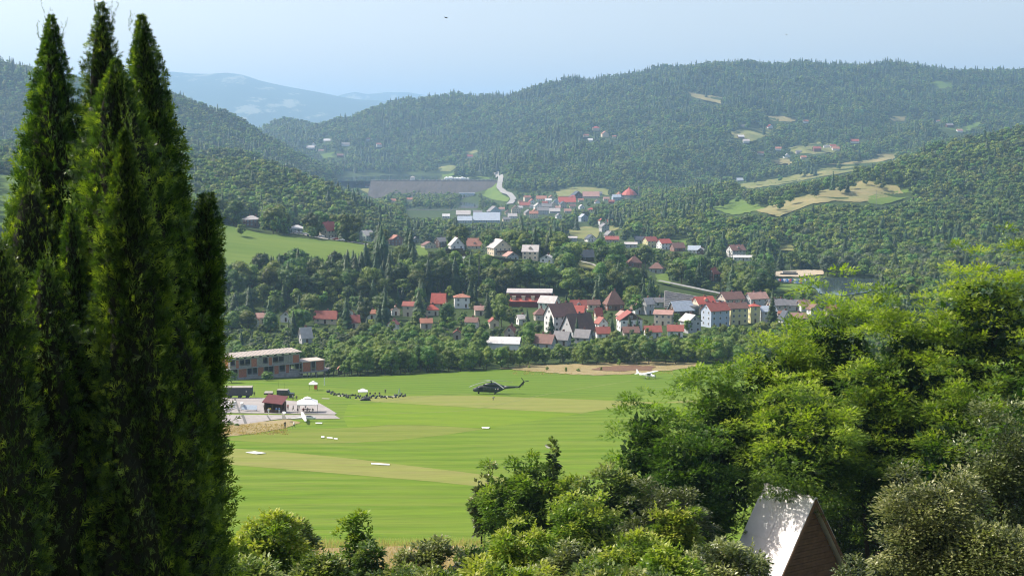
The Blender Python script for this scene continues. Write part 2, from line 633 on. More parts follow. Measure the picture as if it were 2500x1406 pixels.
_m, _nt = new_mat('far_forest')
_v = pos(_nt)
_c = ramp(_nt, noise(_nt, _v, 0.0012, 6, 0.6), [(0.35, (0.03, 0.05, 0.022)), (0.6, (0.045, 0.07, 0.03))])
_n2 = noise(_nt, pos(_nt, (1, 0.35, 0.5)), 0.0021, 5, 0.7)
_c = mix(_nt, ramp(_nt, _n2, [(0.57, (0, 0, 0)), (0.61, (0.8, 0.8, 0.8))]), _c, (0.30, 0.30, 0.20))
surf(_nt, _c, 0.95, 0, 0.1)
M['farhill'] = _m
mb = MB()
mb.add([(-26000, 5500, -105), (26000, 5500, -105), (26000, 40000, -105), (-26000, 40000, -105)], [(0, 1, 2, 3)])
tag(mb.obj('far_plain', None, M['farhill']), kind='structure')
ridge('far_mountain', 9500, 14000, [(-1500, 260), (-700, 215), (0, 190), (400, 179), (430, 178), (470, 182), (520, 183), (560, 180), (600, 185), (640, 199), (700, 213), (760, 224), (840, 240), (880, 247), (940, 250), (1050, 258), (1200, 285), (1350, 330), (1500, 360)], 100, [M['farhill']], 3)
ridge('distant_mountain', 15600, 17500, [(600, 330), (760, 255), (840, 231), (870, 225), (900, 231), (950, 226), (1000, 227), (1060, 236), (1150, 240), (1300, 246), (1600, 270), (2000, 300)], 100, [M['farhill']], 9)

# haze: even air round everything
mb = MB()
mb.box(-27000, 27000, -3000, 41000, -140, 850)
_m, _nt = new_mat('haze')
_o = N(_nt, 'ShaderNodeOutputMaterial')
_p = N(_nt, 'ShaderNodeVolumePrincipled')
_p.inputs['Color'].default_value = (0.44, 0.70, 1.0, 1)
_p.inputs['Density'].default_value = 1.05e-4
_p.inputs['Anisotropy'].default_value = 0.3
_nt.links.new(_p.outputs[0], _o.inputs['Volume'])
tag(mb.obj('haze', None, _m), kind='stuff')

# ------------------------------------------------------------------ what must stay in view (photograph-pixel raster, quarter size)
PW, PH = 625, 352
PROT = np.zeros((PH, PW), dtype=np.float32)


def in_poly(px, py, poly):
    px = np.asarray(px, float)
    py = np.asarray(py, float)
    c = np.zeros(px.shape, bool)
    n = len(poly)
    for i in range(n):
        x1, y1 = poly[i]
        x2, y2 = poly[(i + 1) % n]
        if y1 == y2:
            continue
        k = (y1 > py) != (y2 > py)
        c ^= k & (px < (x2 - x1) * (py - y1) / (y2 - y1) + x1)
    return c


_gx, _gy = np.meshgrid((np.arange(PW) + 0.5) * 4, (np.arange(PH) + 0.5) * 4)


def protect(poly, D):
    k = in_poly(_gx, _gy, poly)
    PROT[k] = np.maximum(PROT[k], D)


def protect_rect(x0, x1, y0, y1, D):
    k = (_gx >= x0) & (_gx <= x1) & (_gy >= y0) & (_gy <= y1)
    PROT[k] = np.maximum(PROT[k], D)


def hidden_share(px, py0, py1, hw, D):
    """share of a standing thing's box that would cover something that must show"""
    x0 = max(int((px - hw) / 4), 0)
    x1 = min(int((px + hw) / 4) + 1, PW)
    y0 = max(int(py0 / 4), 0)
    y1 = min(int(py1 / 4) + 1, PH)
    if x1 <= x0 or y1 <= y0:
        return 0.0
    return float((PROT[y0:y1, x0:x1] > D + 4).mean())


# ------------------------------------------------------------------ patches of ground laid on the terrain
def patch(name, poly, mat, lift=0.25, keep=None, step=None, plane=None, prot=True, kind='structure', rough=0.0, ymin=150.0, wobble=0.0):
    """poly in photograph points; each is carried down its sight line to the ground and the patch is meshed there"""
    if wobble:
        g = random.Random(len(poly) * 31 + int(poly[0][0]))
        P2 = []
        for i in range(len(poly)):
            x1, y1 = poly[i]
            x2, y2 = poly[(i + 1) % len(poly)]
            for t in (np.arange(8) / 8.0):
                P2.append((x1 + (x2 - x1) * t + g.uniform(-1, 1) * wobble, y1 + (y2 - y1) * t + g.uniform(-1, 1) * wobble * 0.3))
        poly = P2
    pts = []
    for (x, y) in poly:
        if plane is None:
            p = ground(x, y, ymin)
        else:
            a, b = ray(x, y)
            p = Vector((a * plane / b, plane / b, -plane))
        pts.append(p)
    Dm = max(p.y for p in pts)
    if prot:
        protect(keep or poly, Dm)
    if plane is not None:
        n = len(pts)
        o = link(name, np_mesh(name, [tuple(p) for p in pts], [np.array([list(range(n))])], [mat]))
        return tag(o, kind=kind)
    # grid in (s, log Y) clipped to the polygon's outline: snap the border cells to the outline
    wp = [(p.x / p.y, p.y) for p in pts]
    S0, S1 = min(w[0] for w in wp), max(w[0] for w in wp)
    Y0, Y1 = min(w[1] for w in wp), max(w[1] for w in wp)
    st = step or (S1 - S0) / 60
    ns = max(4, int((S1 - S0) / st))
    import bmesh
    bm = bmesh.new()
    f = bm.faces.new([bm.verts.new((w[0] * 1000, w[1], 0)) for w in wp])
    for k in range(1, ns):
        x = (S0 + (S1 - S0) * k / ns) * 1000
        bmesh.ops.bisect_plane(bm, geom=bm.verts[:] + bm.edges[:] + bm.faces[:], plane_co=(x, 0, 0), plane_no=(1, 0, 0))
    ny = max(3, min(40, int((Y1 - Y0) / 6)))
    for k in range(1, ny):
        y = Y0 + (Y1 - Y0) * k / ny
        bmesh.ops.bisect_plane(bm, geom=bm.verts[:] + bm.edges[:] + bm.faces[:], plane_co=(0, y, 0), plane_no=(0, 1, 0))
    bmesh.ops.triangulate(bm, faces=bm.faces[:])
    V = np.array([v.co[:] for v in bm.verts])
    bm.verts.index_update()
    T = np.array([[v.index for v in f.verts] for f in bm.faces])
    bm.free()
    X = V[:, 0] / 1000 * V[:, 1]
    Y = V[:, 1]
    Z = terr(X, Y) + lift
    # face up
    P = np.stack([X, Y, Z], -1)
    nz = np.cross(P[T[:, 1]] - P[T[:, 0]], P[T[:, 2]] - P[T[:, 0]])[:, 2]
    T[nz < 0] = T[nz < 0][:, ::-1]
    o = link(name, np_mesh(name, P, [T], [mat], smooth=True))
    return tag(o, kind=kind)


ST = 0.004
# the airfield, one sheet over the slope, then its mown strips
patch('airfield', [(-900, 1420), (-900, 925), (300, 925), (520, 930), (640, 928), (800, 922), (930, 918), (1060, 912), (1200, 903), (1500, 896), (1700, 888), (2400, 884), (3300, 890), (3300, 1362), (1600, 1352), (1150, 1342), (700, 1338), (300, 1346)], M['field'], 0.05, None, 0.02, prot=False)
patch('mown_strip', [(1000, 967), (1150, 966), (1330, 972), (1520, 979), (1700, 985), (1700, 975), (1520, 992), (1420, 1009), (1240, 1000), (1050, 989), (930, 982), (860, 975), (930, 968)], M['field_pale'], 0.075, None, 0.01, prot=False)
patch('mown_strip', [(850, 988), (930, 982.5), (1050, 989.5), (1240, 1000.5), (1418, 1010), (1300, 1028), (1190, 1046), (1040, 1038), (950, 1037), (850, 1045), (838, 1020)], M['field_bright'], 0.075, None, 0.01, prot=False)
patch('mown_strip', [(870, 1044), (950, 1038), (1040, 1039), (1186, 1047), (1080, 1063), (960, 1076), (840, 1082), (700, 1084), (540, 1074), (700, 1050)], M['field_mid'], 0.075, None, 0.01, prot=False)
patch('mown_strip', [(530, 1092), (700, 1104), (860, 1120), (1000, 1137), (1195, 1161), (1400, 1190), (1400, 1226), (1190, 1190), (1060, 1176), (940, 1166), (700, 1146), (530, 1132), (300, 1120), (300, 1080)], M['field_pale'], 0.075, None, 0.01, prot=False)
patch('mown_strip', [(800, 921.5), (930, 919.5), (1060, 913.5), (1200, 905), (1300, 908), (1500, 918), (1800, 905), (1850, 930), (1520, 970), (1330, 969), (1150, 963), (1000, 964), (900, 955), (800, 945), (660, 938)], M['field_far'], 0.075, None, 0.01, prot=False)
patch('dry_grass_bank', [(1220, 900), (1290, 893), (1400, 890), (1500, 884), (1560, 883), (1700, 884), (1700, 895), (1640, 904), (1560, 912), (1470, 917), (1380, 914), (1290, 906)], M['dry'], 0.2, None, 0.005, wobble=3, prot=False)
patch('bare_soil', [(1470, 896), (1540, 893), (1600, 896), (1590, 905), (1500, 908), (1440, 904)], M['soil'], 0.32, None, 0.005, wobble=3, prot=False)
patch('dry_grass_verge', [(500, 1050), (560, 1034), (640, 1030), (700, 1024), (735, 1032), (700, 1045), (640, 1056), (560, 1066), (500, 1076), (400, 1080), (400, 1040)], M['dry'], 0.14, None, 0.004, wobble=2, prot=False)
patch('dry_grass_slope', [(300, 1352), (800, 1342), (960, 1338), (1100, 1337), (1400, 1345), (2300, 1350), (2300, 1420), (300, 1425)], M['dry'], 0.3, None, 0.02, prot=False)

M['apron'] = groundmat('apron_concrete', (0.31, 0.29, 0.275), (0.37, 0.345, 0.325), (0.22, 0.21, 0.20), 0.12, 0.7)
patch('concrete_apron', [(380, 968), (480, 970), (640, 972), (720, 980), (780, 985), (822, 1010), (818, 1012.5), (640, 1010), (500, 1008), (380, 1006)], M['apron'], 0.16, None, 0.005, prot=False)
patch('concrete_taxiway', [(380, 1012), (500, 1013), (640, 1014), (816, 1014), (831, 1023), (740, 1024), (680, 1024), (600, 1036), (500, 1042), (380, 1046)], M['apron'], 0.16, None, 0.005, prot=False)
for jx in ((574, 972, 584, 1008), (508, 1010, 512, 1008)):
    pass
M['joint'] = flat('joint_filler', (0.12, 0.12, 0.11), 0.9)


def ground_strip(name, pts, w, mat, lift=0.2, kind='structure', prot=0, ymin=150.0, seg=14, plane=None):
    """a ribbon of width w metres along photograph points"""
    P = [ground(x, y, ymin) for x, y in pts]
    Q = []
    for i in range(len(P) - 1):
        for k in range(seg):
            t = k / seg
            p0, p1, p2, p3 = P[max(i - 1, 0)], P[i], P[i + 1], P[min(i + 2, len(P) - 1)]
            Q.append(0.5 * ((2 * p1) + (p2 - p0) * t + (2 * p0 - 5 * p1 + 4 * p2 - p3) * t * t + (3 * p1 - p0 - 3 * p2 + p3) * t**3))
    Q.append(P[-1])
    V = []
    for i, q in enumerate(Q):
        d = (Q[min(i + 1, len(Q) - 1)] - Q[max(i - 1, 0)])
        d.z = 0
        d.normalize()
        n = Vector((-d.y, d.x, 0)) * w / 2
        for sgn in (1, -1):
            c = q + n * sgn
            V.append((c.x, c.y, max(gz(c.x, c.y), gz(q.x, q.y)) + lift))
    f = [(2 * i, 2 * i + 1, 2 * i + 3, 2 * i + 2) for i in range(len(Q) - 1)]
    mb = MB().add(V, f)
    if prot:
        for a, b in zip(pts[:-1], pts[1:]):
            protect([(a[0], a[1] - prot), (a[0], a[1] + prot), (b[0], b[1] + prot), (b[0], b[1] - prot)], max(P[0].y, P[-1].y) + 40)
            protect([(a[0] - prot, a[1]), (a[0] + prot, a[1]), (b[0] + prot, b[1]), (b[0] - prot, b[1])], max(P[0].y, P[-1].y) + 40)
    return tag(mb.obj(name, None, mat), kind=kind)


ground_strip('slab_joint', [(573, 974), (585, 1008)], 0.5, M['joint'], 0.2)
ground_strip('slab_joint', [(592, 1014), (600, 1035)], 0.7, M['joint'], 0.2)
ground_strip('slab_joint', [(652, 1015), (660, 1027)], 0.4, M['joint'], 0.2)

# meadows and clearings on the hills
patch('meadow', [(470, 548), (512, 545), (560, 553), (640, 572), (700, 577), (760, 586), (830, 591), (905, 600), (890, 640), (830, 650), (760, 650), (700, 640), (640, 660), (610, 690), (560, 670), (500, 660), (470, 660)], M['meadow'], 0.4, [(470, 548), (512, 545), (560, 553), (640, 572), (700, 577), (760, 586), (830, 591), (905, 600), (880, 609), (830, 610), (760, 612), (700, 600), (640, 608), (612, 636), (590, 615), (560, 622), (500, 612), (470, 612)], 0.003)
patch('meadow', [(-80, 425), (0, 428), (46, 432), (60, 470), (66, 560), (0, 560), (-80, 560)], M['meadow'], 0.5, None, 0.004, ymin=700)
TANS = [
    ([(1845, 516), (1900, 496), (1960, 480), (2050, 455), (2110, 442), (2190, 455), (2210, 478), (2150, 484), (2100, 496), (2040, 492), (1980, 500), (1900, 531)], 'tan'),
    ([(1725, 506), (1800, 486), (1850, 499), (1868, 512), (1790, 527)], 'meadow'),
    ([(1793, 452), (1900, 437), (1985, 417), (2040, 408), (2100, 408), (2080, 420), (1980, 437), (1900, 452), (1830, 462)], 'hay'),
    ([(2120, 480), (2215, 463), (2232, 480), (2150, 502), (2120, 498)], 'meadow'),
    ([(2010, 402), (2100, 395), (2180, 378), (2190, 386), (2120, 402)], 'tan'),
    ([(1676, 223), (1705, 231), (1765, 238), (1760, 254), (1725, 247), (1690, 238)], 'tan'),
    ([(2262, 205), (2290, 199), (2325, 204), (2320, 216), (2285, 216)], 'meadow'),
    ([(1782, 322), (1830, 313), (1885, 317), (1872, 332), (1835, 347), (1792, 337)], 'hay'),
    ([(1868, 286), (1910, 283), (1947, 293), (1930, 299), (1890, 296)], 'tan'),
    ([(2172, 285), (2212, 286), (2208, 296), (2178, 296)], 'tan'),
    ([(2282, 314), (2345, 314), (2395, 298), (2400, 303), (2350, 326), (2325, 330)], 'meadow'),
    ([(1925, 362), (2000, 347), (2058, 358), (2040, 372), (1990, 378), (1930, 374)], 'hay'),
    ([(1883, 392), (1925, 386), (1935, 400), (1900, 402)], 'tan'),
    ([(2140, 378), (2185, 370), (2192, 377), (2150, 388)], 'tan'),
    ([(1355, 467), (1395, 458), (1440, 458), (1485, 464), (1488, 478), (1430, 474), (1362, 482)], 'hay'),
    ([(1378, 560), (1430, 553), (1470, 560), (1452, 589), (1400, 582)], 'hay'),
    ([(1462, 551), (1500, 545), (1523, 546), (1518, 560), (1480, 568)], 'hay'),
    ([(880, 462), (935, 462), (938, 481), (915, 484), (895, 472)], 'hay'),
    ([(1890, 664), (1950, 660), (2012, 661), (2010, 671), (1950, 677), (1890, 676)], 'sand'),
    ([(1885, 683), (1940, 692), (1985, 702), (1930, 711), (1890, 715)], 'meadow'),
    ([(1405, 640), (1450, 645), (1462, 660), (1420, 658)], 'hay'),
    ([(1070, 410), (1100, 404), (1118, 408), (1100, 420), (1072, 418)], 'hay'),
    ([(1135, 370), (1165, 368), (1168, 376), (1140, 378)], 'hay'),
    ([(1012, 598), (1030, 600), (1048, 622), (1040, 636), (1022, 622)], 'meadow'),
    ([(1628, 590), (1680, 582), (1672, 606), (1645, 604)], 'meadow'),
    ([(1600, 672), (1632, 668), (1638, 696), (1606, 690)], 'meadow'),
    ([(1900, 598), (1935, 600), (1940, 614), (1905, 612)], 'hay'),
    ([(785, 378), (815, 372), (820, 384), (790, 388)], 'meadow'),
]


def shrink(poly, f=0.95):
    cx = sum(q[0] for q in poly) / len(poly)
    cy_ = sum(q[1] for q in poly) / len(poly)
    return [(cx + (x - cx) * f, cy_ + (y - cy_) * f - 1.0) for x, y in poly]


for poly, k in TANS:
    patch({'tan': 'dry_meadow', 'hay': 'hay_meadow', 'meadow': 'meadow', 'sand': 'sand_bank'}[k], poly, M[k], 0.8 if min(p[1] for p in poly) < 500 else 0.5, shrink(poly), wobble=3.0, ymin=640)

# water
patch('lake', [(790, 418), (840, 418), (930, 422), (1000, 425), (1100, 431), (1200, 437), (1205, 442), (760, 442)], M['water'], plane=78.5, prot=False)
protect([(835, 419), (930, 423), (1000, 427), (1100, 432), (1190, 437), (1190, 444), (930, 441), (860, 440)], 3450)
patch('river', [(985, 512), (1010, 510), (1100, 514), (1120, 500), (1130, 484), (1150, 478), (1166, 486), (1170, 502), (1160, 512), (1120, 520), (1060, 529), (1000, 529)], M['water'], plane=110.6)
patch('river', [(1885, 686), (1890, 680), (1960, 678), (2060, 678), (2130, 680), (2150, 694), (2120, 712), (2060, 722), (2000, 716), (1990, 703), (1950, 692)], M['water'], plane=96.9)

# ------------------------------------------------------------------ dam, crest road, valley road
M['rockfill'] = groundmat('rockfill', (0.085, 0.078, 0.074), (0.120, 0.108, 0.100), (0.05, 0.048, 0.046), 0.05, 0.5, bump=0.3)
M['road'] = groundmat('road_asphalt', (0.30, 0.30, 0.29), (0.36, 0.36, 0.35), None, 0.2, 1.0)
M['pale_road'] = groundmat('pale_gravel', (0.42, 0.40, 0.36), (0.5, 0.48, 0.44), None, 0.2, 1.0)
Y1, Y0 = 2790.0, 2700.0
xa, xb = (930 - 1250) / F * Y1, (1216 - 1250) / F * Y1
dam = empty('rockfill_dam', ((xa + xb) / 2, Y1, -112), 0, 'long grey-brown rockfill dam across the valley with a road along its crest', 'dam')
mb = MB()
g = random.Random(3)
nx, nz = 70, 10
V = []
for j in range(nz + 1):
    t = j / nz
    for i in range(nx + 1):
        x = xa - 20 + (xb - xa + 40) * i / nx
        V.append((x - dam.location.x, Y0 + (Y1 - Y0) * t - Y1 + g.uniform(-.6, .6), 38 * t - 2 + g.uniform(-0.2, 0.2)))
mb.add(V, [(j * (nx + 1) + i, j * (nx + 1) + i + 1, (j + 1) * (nx + 1) + i + 1, (j + 1) * (nx + 1) + i) for j in range(nz) for i in range(nx)])
mb.add([(xa - 20 - dam.location.x, 10, 36), (xb + 20 - dam.location.x, 10, 36), (xb + 20 - dam.location.x, 70, 0), (xa - 20 - dam.location.x, 70, 0)], [(0, 1, 2, 3)])
mb.obj('embankment', dam, M['rockfill'])
mb = MB()
mb.box(xa - 20 - dam.location.x, xb + 22 - dam.location.x, -1, 11, 36, 37.2)
mb.obj('crest_road', dam, M['road'])
mb = MB()
for i in range(int((xb - xa) / 9)):
    x = xa + 9 * i - dam.location.x
    mb.box(x, x + 6, 9.6, 10.4, 37.2, 38.3)
tag(mb.obj('parapet', dam, M['rockfill']), kind='stuff')
protect([(930, 439), (1210, 439), (1210, 450), (1175, 468), (1110, 466), (1050, 462), (1000, 458), (950, 452)], 2790)
ground_strip('valley_road', [(1211, 421), (1222, 434), (1221, 446), (1219, 458), (1228, 470), (1246, 478), (1253, 488), (1244, 500)], 11, M['road'], 1.4, prot=5, ymin=1500, seg=8)
patch('grass_bank', [(1216, 447), (1214, 462), (1228, 476), (1246, 486), (1236, 494), (1200, 488), (1178, 478), (1196, 458)], M['meadow'], 0.8, wobble=2, ymin=2000)
ground_strip('field_track', [(1415, 640), (1440, 646), (1460, 654)], 3, M['pale_road'], 0.8, ymin=700)
ground_strip('village_lane', [(712, 571), (780, 583), (850, 592), (905, 601)], 4.0, M['pale_road'], 0.7, ymin=700)

M['track'] = groundmat('worn_grass', (0.15, 0.19, 0.05), (0.20, 0.21, 0.08), (0.11, 0.17, 0.03), 0.2, 1.2, (0.3, 1, 1))
ground_strip('wheel_track', [(800, 985), (900, 984), (1040, 968), (1150, 962)], 0.7, M['track'], 0.095, seg=20)
ground_strip('wheel_track', [(831, 1018), (960, 1010), (1150, 1000), (1350, 960), (1540, 930)], 0.6, M['track'], 0.095, seg=20)

# ------------------------------------------------------------------ houses
def roofmat(name, c, var=0.14, rough=0.6, spec=0.25):
    m, nt = new_mat(name)
    v = pos(nt, obj=True)
    w = N(nt, 'ShaderNodeTexWave', wave_type='BANDS', bands_direction='Z')
    w.inputs['Scale'].default_value = 1.2
    w.inputs['Distortion'].default_value = 1.0
    nt.links.new(v, w.inputs[0])
    n = noise(nt, v, 0.7, 6, 0.65)
    col = ramp(nt, n, [(0.3, tuple(x * (1 - var * 1.6) for x in c)), (0.7, tuple(min(1, x * (1 + var)) for x in c))])
    col = mix(nt, 0.35, col, ramp(nt, w.outputs[1], [(0.1, (0.6, 0.6, 0.6)), (0.4, (1, 1, 1))]), 'MULTIPLY')
    surf(nt, col, rough, 0, spec)
    return m


RF = {'red': roofmat('roof_red', (0.30, 0.095, 0.075)), 'bright': roofmat('roof_bright_red', (0.42, 0.10, 0.075)),
      'orange': roofmat('roof_orange', (0.37, 0.17, 0.115)), 'brown': roofmat('roof_brown', (0.20, 0.11, 0.09)),
      'dark': roofmat('roof_dark_brown', (0.10, 0.065, 0.055)), 'pink': roofmat('roof_faded_pink', (0.40, 0.24, 0.20)),
      'grey': roofmat('roof_grey', (0.22, 0.215, 0.22)), 'light': roofmat('roof_pale_grey', (0.50, 0.47, 0.45)),
      'white': roofmat('roof_whitish', (0.66, 0.65, 0.64)), 'blue': roofmat('roof_blue_grey', (0.42, 0.48, 0.55), rough=0.4),
      'navy': roofmat('roof_slate', (0.07, 0.085, 0.11))}
WL = {'white': flat('wall_white', (0.72, 0.72, 0.70), 0.9, var=0.08), 'cream': flat('wall_cream', (0.62, 0.54, 0.42), 0.9, var=0.08),
      'grey': flat('wall_grey', (0.42, 0.43, 0.44), 0.9, var=0.1), 'yellow': flat('wall_yellow', (0.60, 0.56, 0.30), 0.9, var=0.08),
      'brick': flat('wall_brick', (0.23, 0.12, 0.09), 0.9, var=0.2, scale=3), 'mint': flat('wall_mint', (0.50, 0.58, 0.50), 0.9, var=0.08),
      'wood': flat('wall_dark_wood', (0.10, 0.055, 0.035), 0.8, var=0.25, scale=4), 'blue': flat('wall_bluish', (0.40, 0.47, 0.56), 0.9, var=0.08),
      'beige': flat('wall_beige', (0.48, 0.42, 0.36), 0.9, var=0.1), 'red': flat('wall_dark_red', (0.20, 0.05, 0.045), 0.9, var=0.15)}
CHIM = flat('chimney_brick', (0.16, 0.07, 0.055), 0.9, var=0.2, scale=5)
_wf = MB()
_wf.box(-0.62, 0.62, -0.07, 0.02, -0.72, -0.62).box(-0.62, 0.62, -0.07, 0.02, 0.62, 0.72).box(-0.62, -0.52, -0.07, 0.02, -0.62, 0.62).box(0.52, 0.62, -0.07, 0.02, -0.62, 0.62).box(-0.04, 0.04, -0.06, 0.02, -0.62, 0.62)
WFRAME = _wf.mesh('window', M['white'])
WPANE = MB().box(-0.52, 0.52, -0.035, 0.0, -0.62, 0.62).mesh('pane', M['glass'])
DOORM = MB().box(-0.5, 0.5, -0.06, 0.02, 0, 2.05).mesh('door', WL['wood'])
HOUSES = []      # (X, Y, px, py, radius, short name)


def add_window(parent, x, y, z, rz, sx=1.0, sz=1.0):
    w = link('window', WFRAME, parent, (x, y, z), (0, 0, rz), (sx, 1, sz))
    link('pane', WPANE, w)
    return w


def house(px, pyb, wpx, typ, rot, fl, roof, wall, label, short=None, depth=None, rise=None, ymin=560.0, cat='house', name='house', windows=True, dark_gable=None,
          dormer=0, chim=1, front=None, prot=0.85, Y=None, extra=None, hfl=2.75, balcony=False):
    if Y is None:
        p = ground(px, pyb, ymin)
    else:
        a, _ = ray(px, pyb)
        p = Vector((a * Y, Y, -hpy(pyb) * Y))
    r = math.radians(rot)
    w_vis = wpx * p.y / F
    # apparent width -> true footprint
    ratio = depth or 0.8
    w = w_vis / (abs(math.cos(r)) + ratio * abs(math.sin(r)) + 0.06)
    d = w * ratio
    hw = fl * hfl + 0.3
    o = empty(name, (p.x, p.y + d * 0.35, gz(p.x, p.y + d * 0.35) if Y is None else p.z), r, label, cat)
    base = -1.5
    mats = WL[wall]
    ov = min(0.6, 0.06 * w + 0.15)
    mb = MB()
    X0, X1, Ya, Yb = -w / 2, w / 2, -d / 2, d / 2
    rr = MB()
    if typ in 'gf':
        ridge_x = typ == 'g'
        half = (d if ridge_x else w) / 2
        rs = rise if rise else half * 0.78
        sl = rs / half
        if ridge_x:
            poly = [(Ya, base), (Yb, base), (Yb, hw), (0, hw + rs), (Ya, hw)]
            n = 5
            vs = [(X0, a, b) for a, b in poly] + [(X1, a, b) for a, b in poly]
        else:
            poly = [(X0, base), (X1, base), (X1, hw), (0, hw + rs), (X0, hw)]
            n = 5
            vs = [(a, Yb, b) for a, b in poly] + [(a, Ya, b) for a, b in poly]
        mb.add(vs, [tuple(range(n - 1, -1, -1)), tuple(range(n, 2 * n))] + [(i, (i + 1) % n, n + (i + 1) % n, n + i) for i in range(n)])
        th = 0.22
        e = half + ov
        prof = [(-e, hw - ov * sl + 0.02), (0, hw + rs + 0.02), (e, hw - ov * sl + 0.02), (e, hw - ov * sl + th + 0.02), (0, hw + rs + th * 1.25 + 0.02), (-e, hw - ov * sl + th + 0.02)]
        L = (w if ridge_x else d) / 2 + ov
        if ridge_x:
            vs = [(-L, a, b) for a, b in prof] + [(L, a, b) for a, b in prof]
        else:
            vs = [(a, L, b) for a, b in prof] + [(a, -L, b) for a, b in prof]
        fs = [(0, 1, 4, 5), (1, 2, 3, 4)] + [(6 + a, 6 + b, 6 + c, 6 + dd) for a, b, c, dd in ((5, 4, 1, 0), (4, 3, 2, 1))]
        fs += [(i, 6 + i, 6 + (i + 1) % 6, (i + 1) % 6) for i in range(6)]
        rr.add(vs, fs)
        top = hw + rs
    elif typ == 'h':
        mb.box(X0, X1, Ya, Yb, base, hw)
        half = min(w, d) / 2
        rs = rise if rise else half * 0.72
        e = ov
        rl = max(0.0, (w - d) / 2)
        rd = max(0.0, (d - w) / 2)
        zb = hw - 0.1
        vs = [(X0 - e, Ya - e, zb), (X1 + e, Ya - e, zb), (X1 + e, Yb + e, zb), (X0 - e, Yb + e, zb)]
        vs += [(a, b, zb + 0.22) for a, b, _ in vs]
        vs += [(-rl, -rd, hw + rs), (rl, rd, hw + rs)]
        rr.add(vs, [(3, 2, 1, 0), (0, 1, 5, 4), (1, 2, 6, 5), (2, 3, 7, 6), (3, 0, 4, 7), (4, 5, 9, 8) if rl >= rd else (4, 5, 8), (6, 7, 8, 9) if rl >= rd else (6, 7, 9),
                    (5, 6, 9) if rl >= rd else (5, 6, 9, 8), (7, 4, 8) if rl >= rd else (7, 4, 8, 9)])
        top = hw + rs
    elif typ == 'a':
        rs = w * 0.95
        mb.prism([(-w / 2 + 0.3, base), (w / 2 - 0.3, base), (0, rs - 0.35)], Ya, Yb)
        for sg in (-1, 1):
            rr.add([(sg * (w / 2 + 0.2), Ya - 0.4, -0.3), (0, Ya - 0.4, rs), (0, Yb + 0.4, rs), (sg * (w / 2 + 0.2), Yb + 0.4, -0.3),
                    (sg * (w / 2), Ya - 0.4, -0.45), (0, Ya - 0.4, rs - 0.3), (0, Yb + 0.4, rs - 0.3), (sg * (w / 2), Yb + 0.4, -0.45)],
                   [(0, 1, 2, 3), (7, 6, 5, 4), (0, 4, 5, 1), (2, 6, 7, 3), (0, 3, 7, 4)])
        hw = rs * 0.5
        top = rs
    else:
        mb.box(X0, X1, Ya, Yb, base, hw)
        rs = rise or 0.5
        rr.add([(X0 - ov, Ya - ov, hw + 0.01), (X1 + ov, Ya - ov, hw + 0.01), (X1 + ov, Yb + ov, hw + rs), (X0 - ov, Yb + ov, hw + rs),
                (X0 - ov, Ya - ov, hw + 0.25), (X1 + ov, Ya - ov, hw + 0.25), (X1 + ov, Yb + ov, hw + rs + 0.25), (X0 - ov, Yb + ov, hw + rs + 0.25)],
               [(3, 2, 1, 0), (4, 5, 6, 7), (0, 1, 5, 4), (1, 2, 6, 5), (2, 3, 7, 6), (3, 0, 4, 7)])
        top = hw + rs
    link('wall', mb.mesh('wall', mats), o)
    ro = link('roof', rr.mesh('roof', RF[roof]), o)
    if dark_gable and typ == 'f':
        gm = MB().add([(X0 * 0.98, Ya - 0.05, hw - 0.2), (X1 * 0.98, Ya - 0.05, hw - 0.2), (0, Ya - 0.05, hw + rs * 0.96), (X0 * 0.98, Ya, hw - 0.2), (X1 * 0.98, Ya, hw - 0.2), (0, Ya, hw + rs * 0.96)],
                      [(0, 1, 2), (3, 5, 4), (0, 3, 4, 1), (1, 4, 5, 2), (2, 5, 3, 0)])
        link('gable_boards', gm.mesh('gable_boards', WL[dark_gable]), o)
    if chim and typ != 'a':
        for k in range(chim):
            cx_ = (k - (chim - 1) / 2) * w * 0.4 + w * 0.08
            c = MB().box(cx_ - 0.4, cx_ + 0.4, 0.15, 0.8, top - rs * 0.5, top + 0.9).box(cx_ - 0.5, cx_ + 0.5, 0.05, 0.9, top + 0.9, top + 1.05)
            link('chimney', c.mesh('chimney', CHIM), ro)
    if dormer and typ in 'gh':
        for k in range(dormer):
            dx = (k - (dormer - 1) / 2) * w * 0.8 / max(dormer, 1.6)
            zb_ = hw + rs * 0.22
            dm = MB()
            dm.add([(dx - 1, Ya * 0.72, zb_), (dx + 1, Ya * 0.72, zb_), (dx + 1, Ya * 0.72, zb_ + 1.3), (dx, Ya * 0.72, zb_ + 2.1), (dx - 1, Ya * 0.72, zb_ + 1.3),
                    (dx - 1, 0, zb_), (dx + 1, 0, zb_), (dx + 1, 0, zb_ + 1.3), (dx, 0, zb_ + 2.1), (dx - 1, 0, zb_ + 1.3)],
                   [(0, 1, 2, 3, 4), (0, 5, 6, 1), (1, 6, 7, 2), (4, 9, 5, 0)], 0)
            dm.add([(dx - 1.3, Ya * 0.8, zb_ + 1.15), (dx, Ya * 0.8, zb_ + 2.25), (dx + 1.3, Ya * 0.8, zb_ + 1.15), (dx - 1.3, 0, zb_ + 1.15), (dx, 0, zb_ + 2.25), (dx + 1.3, 0, zb_ + 1.15)], [(0, 1, 4, 3), (1, 2, 5, 4)], 1)
            link('dormer', dm.mesh('dormer', mats, RF[roof]), ro)
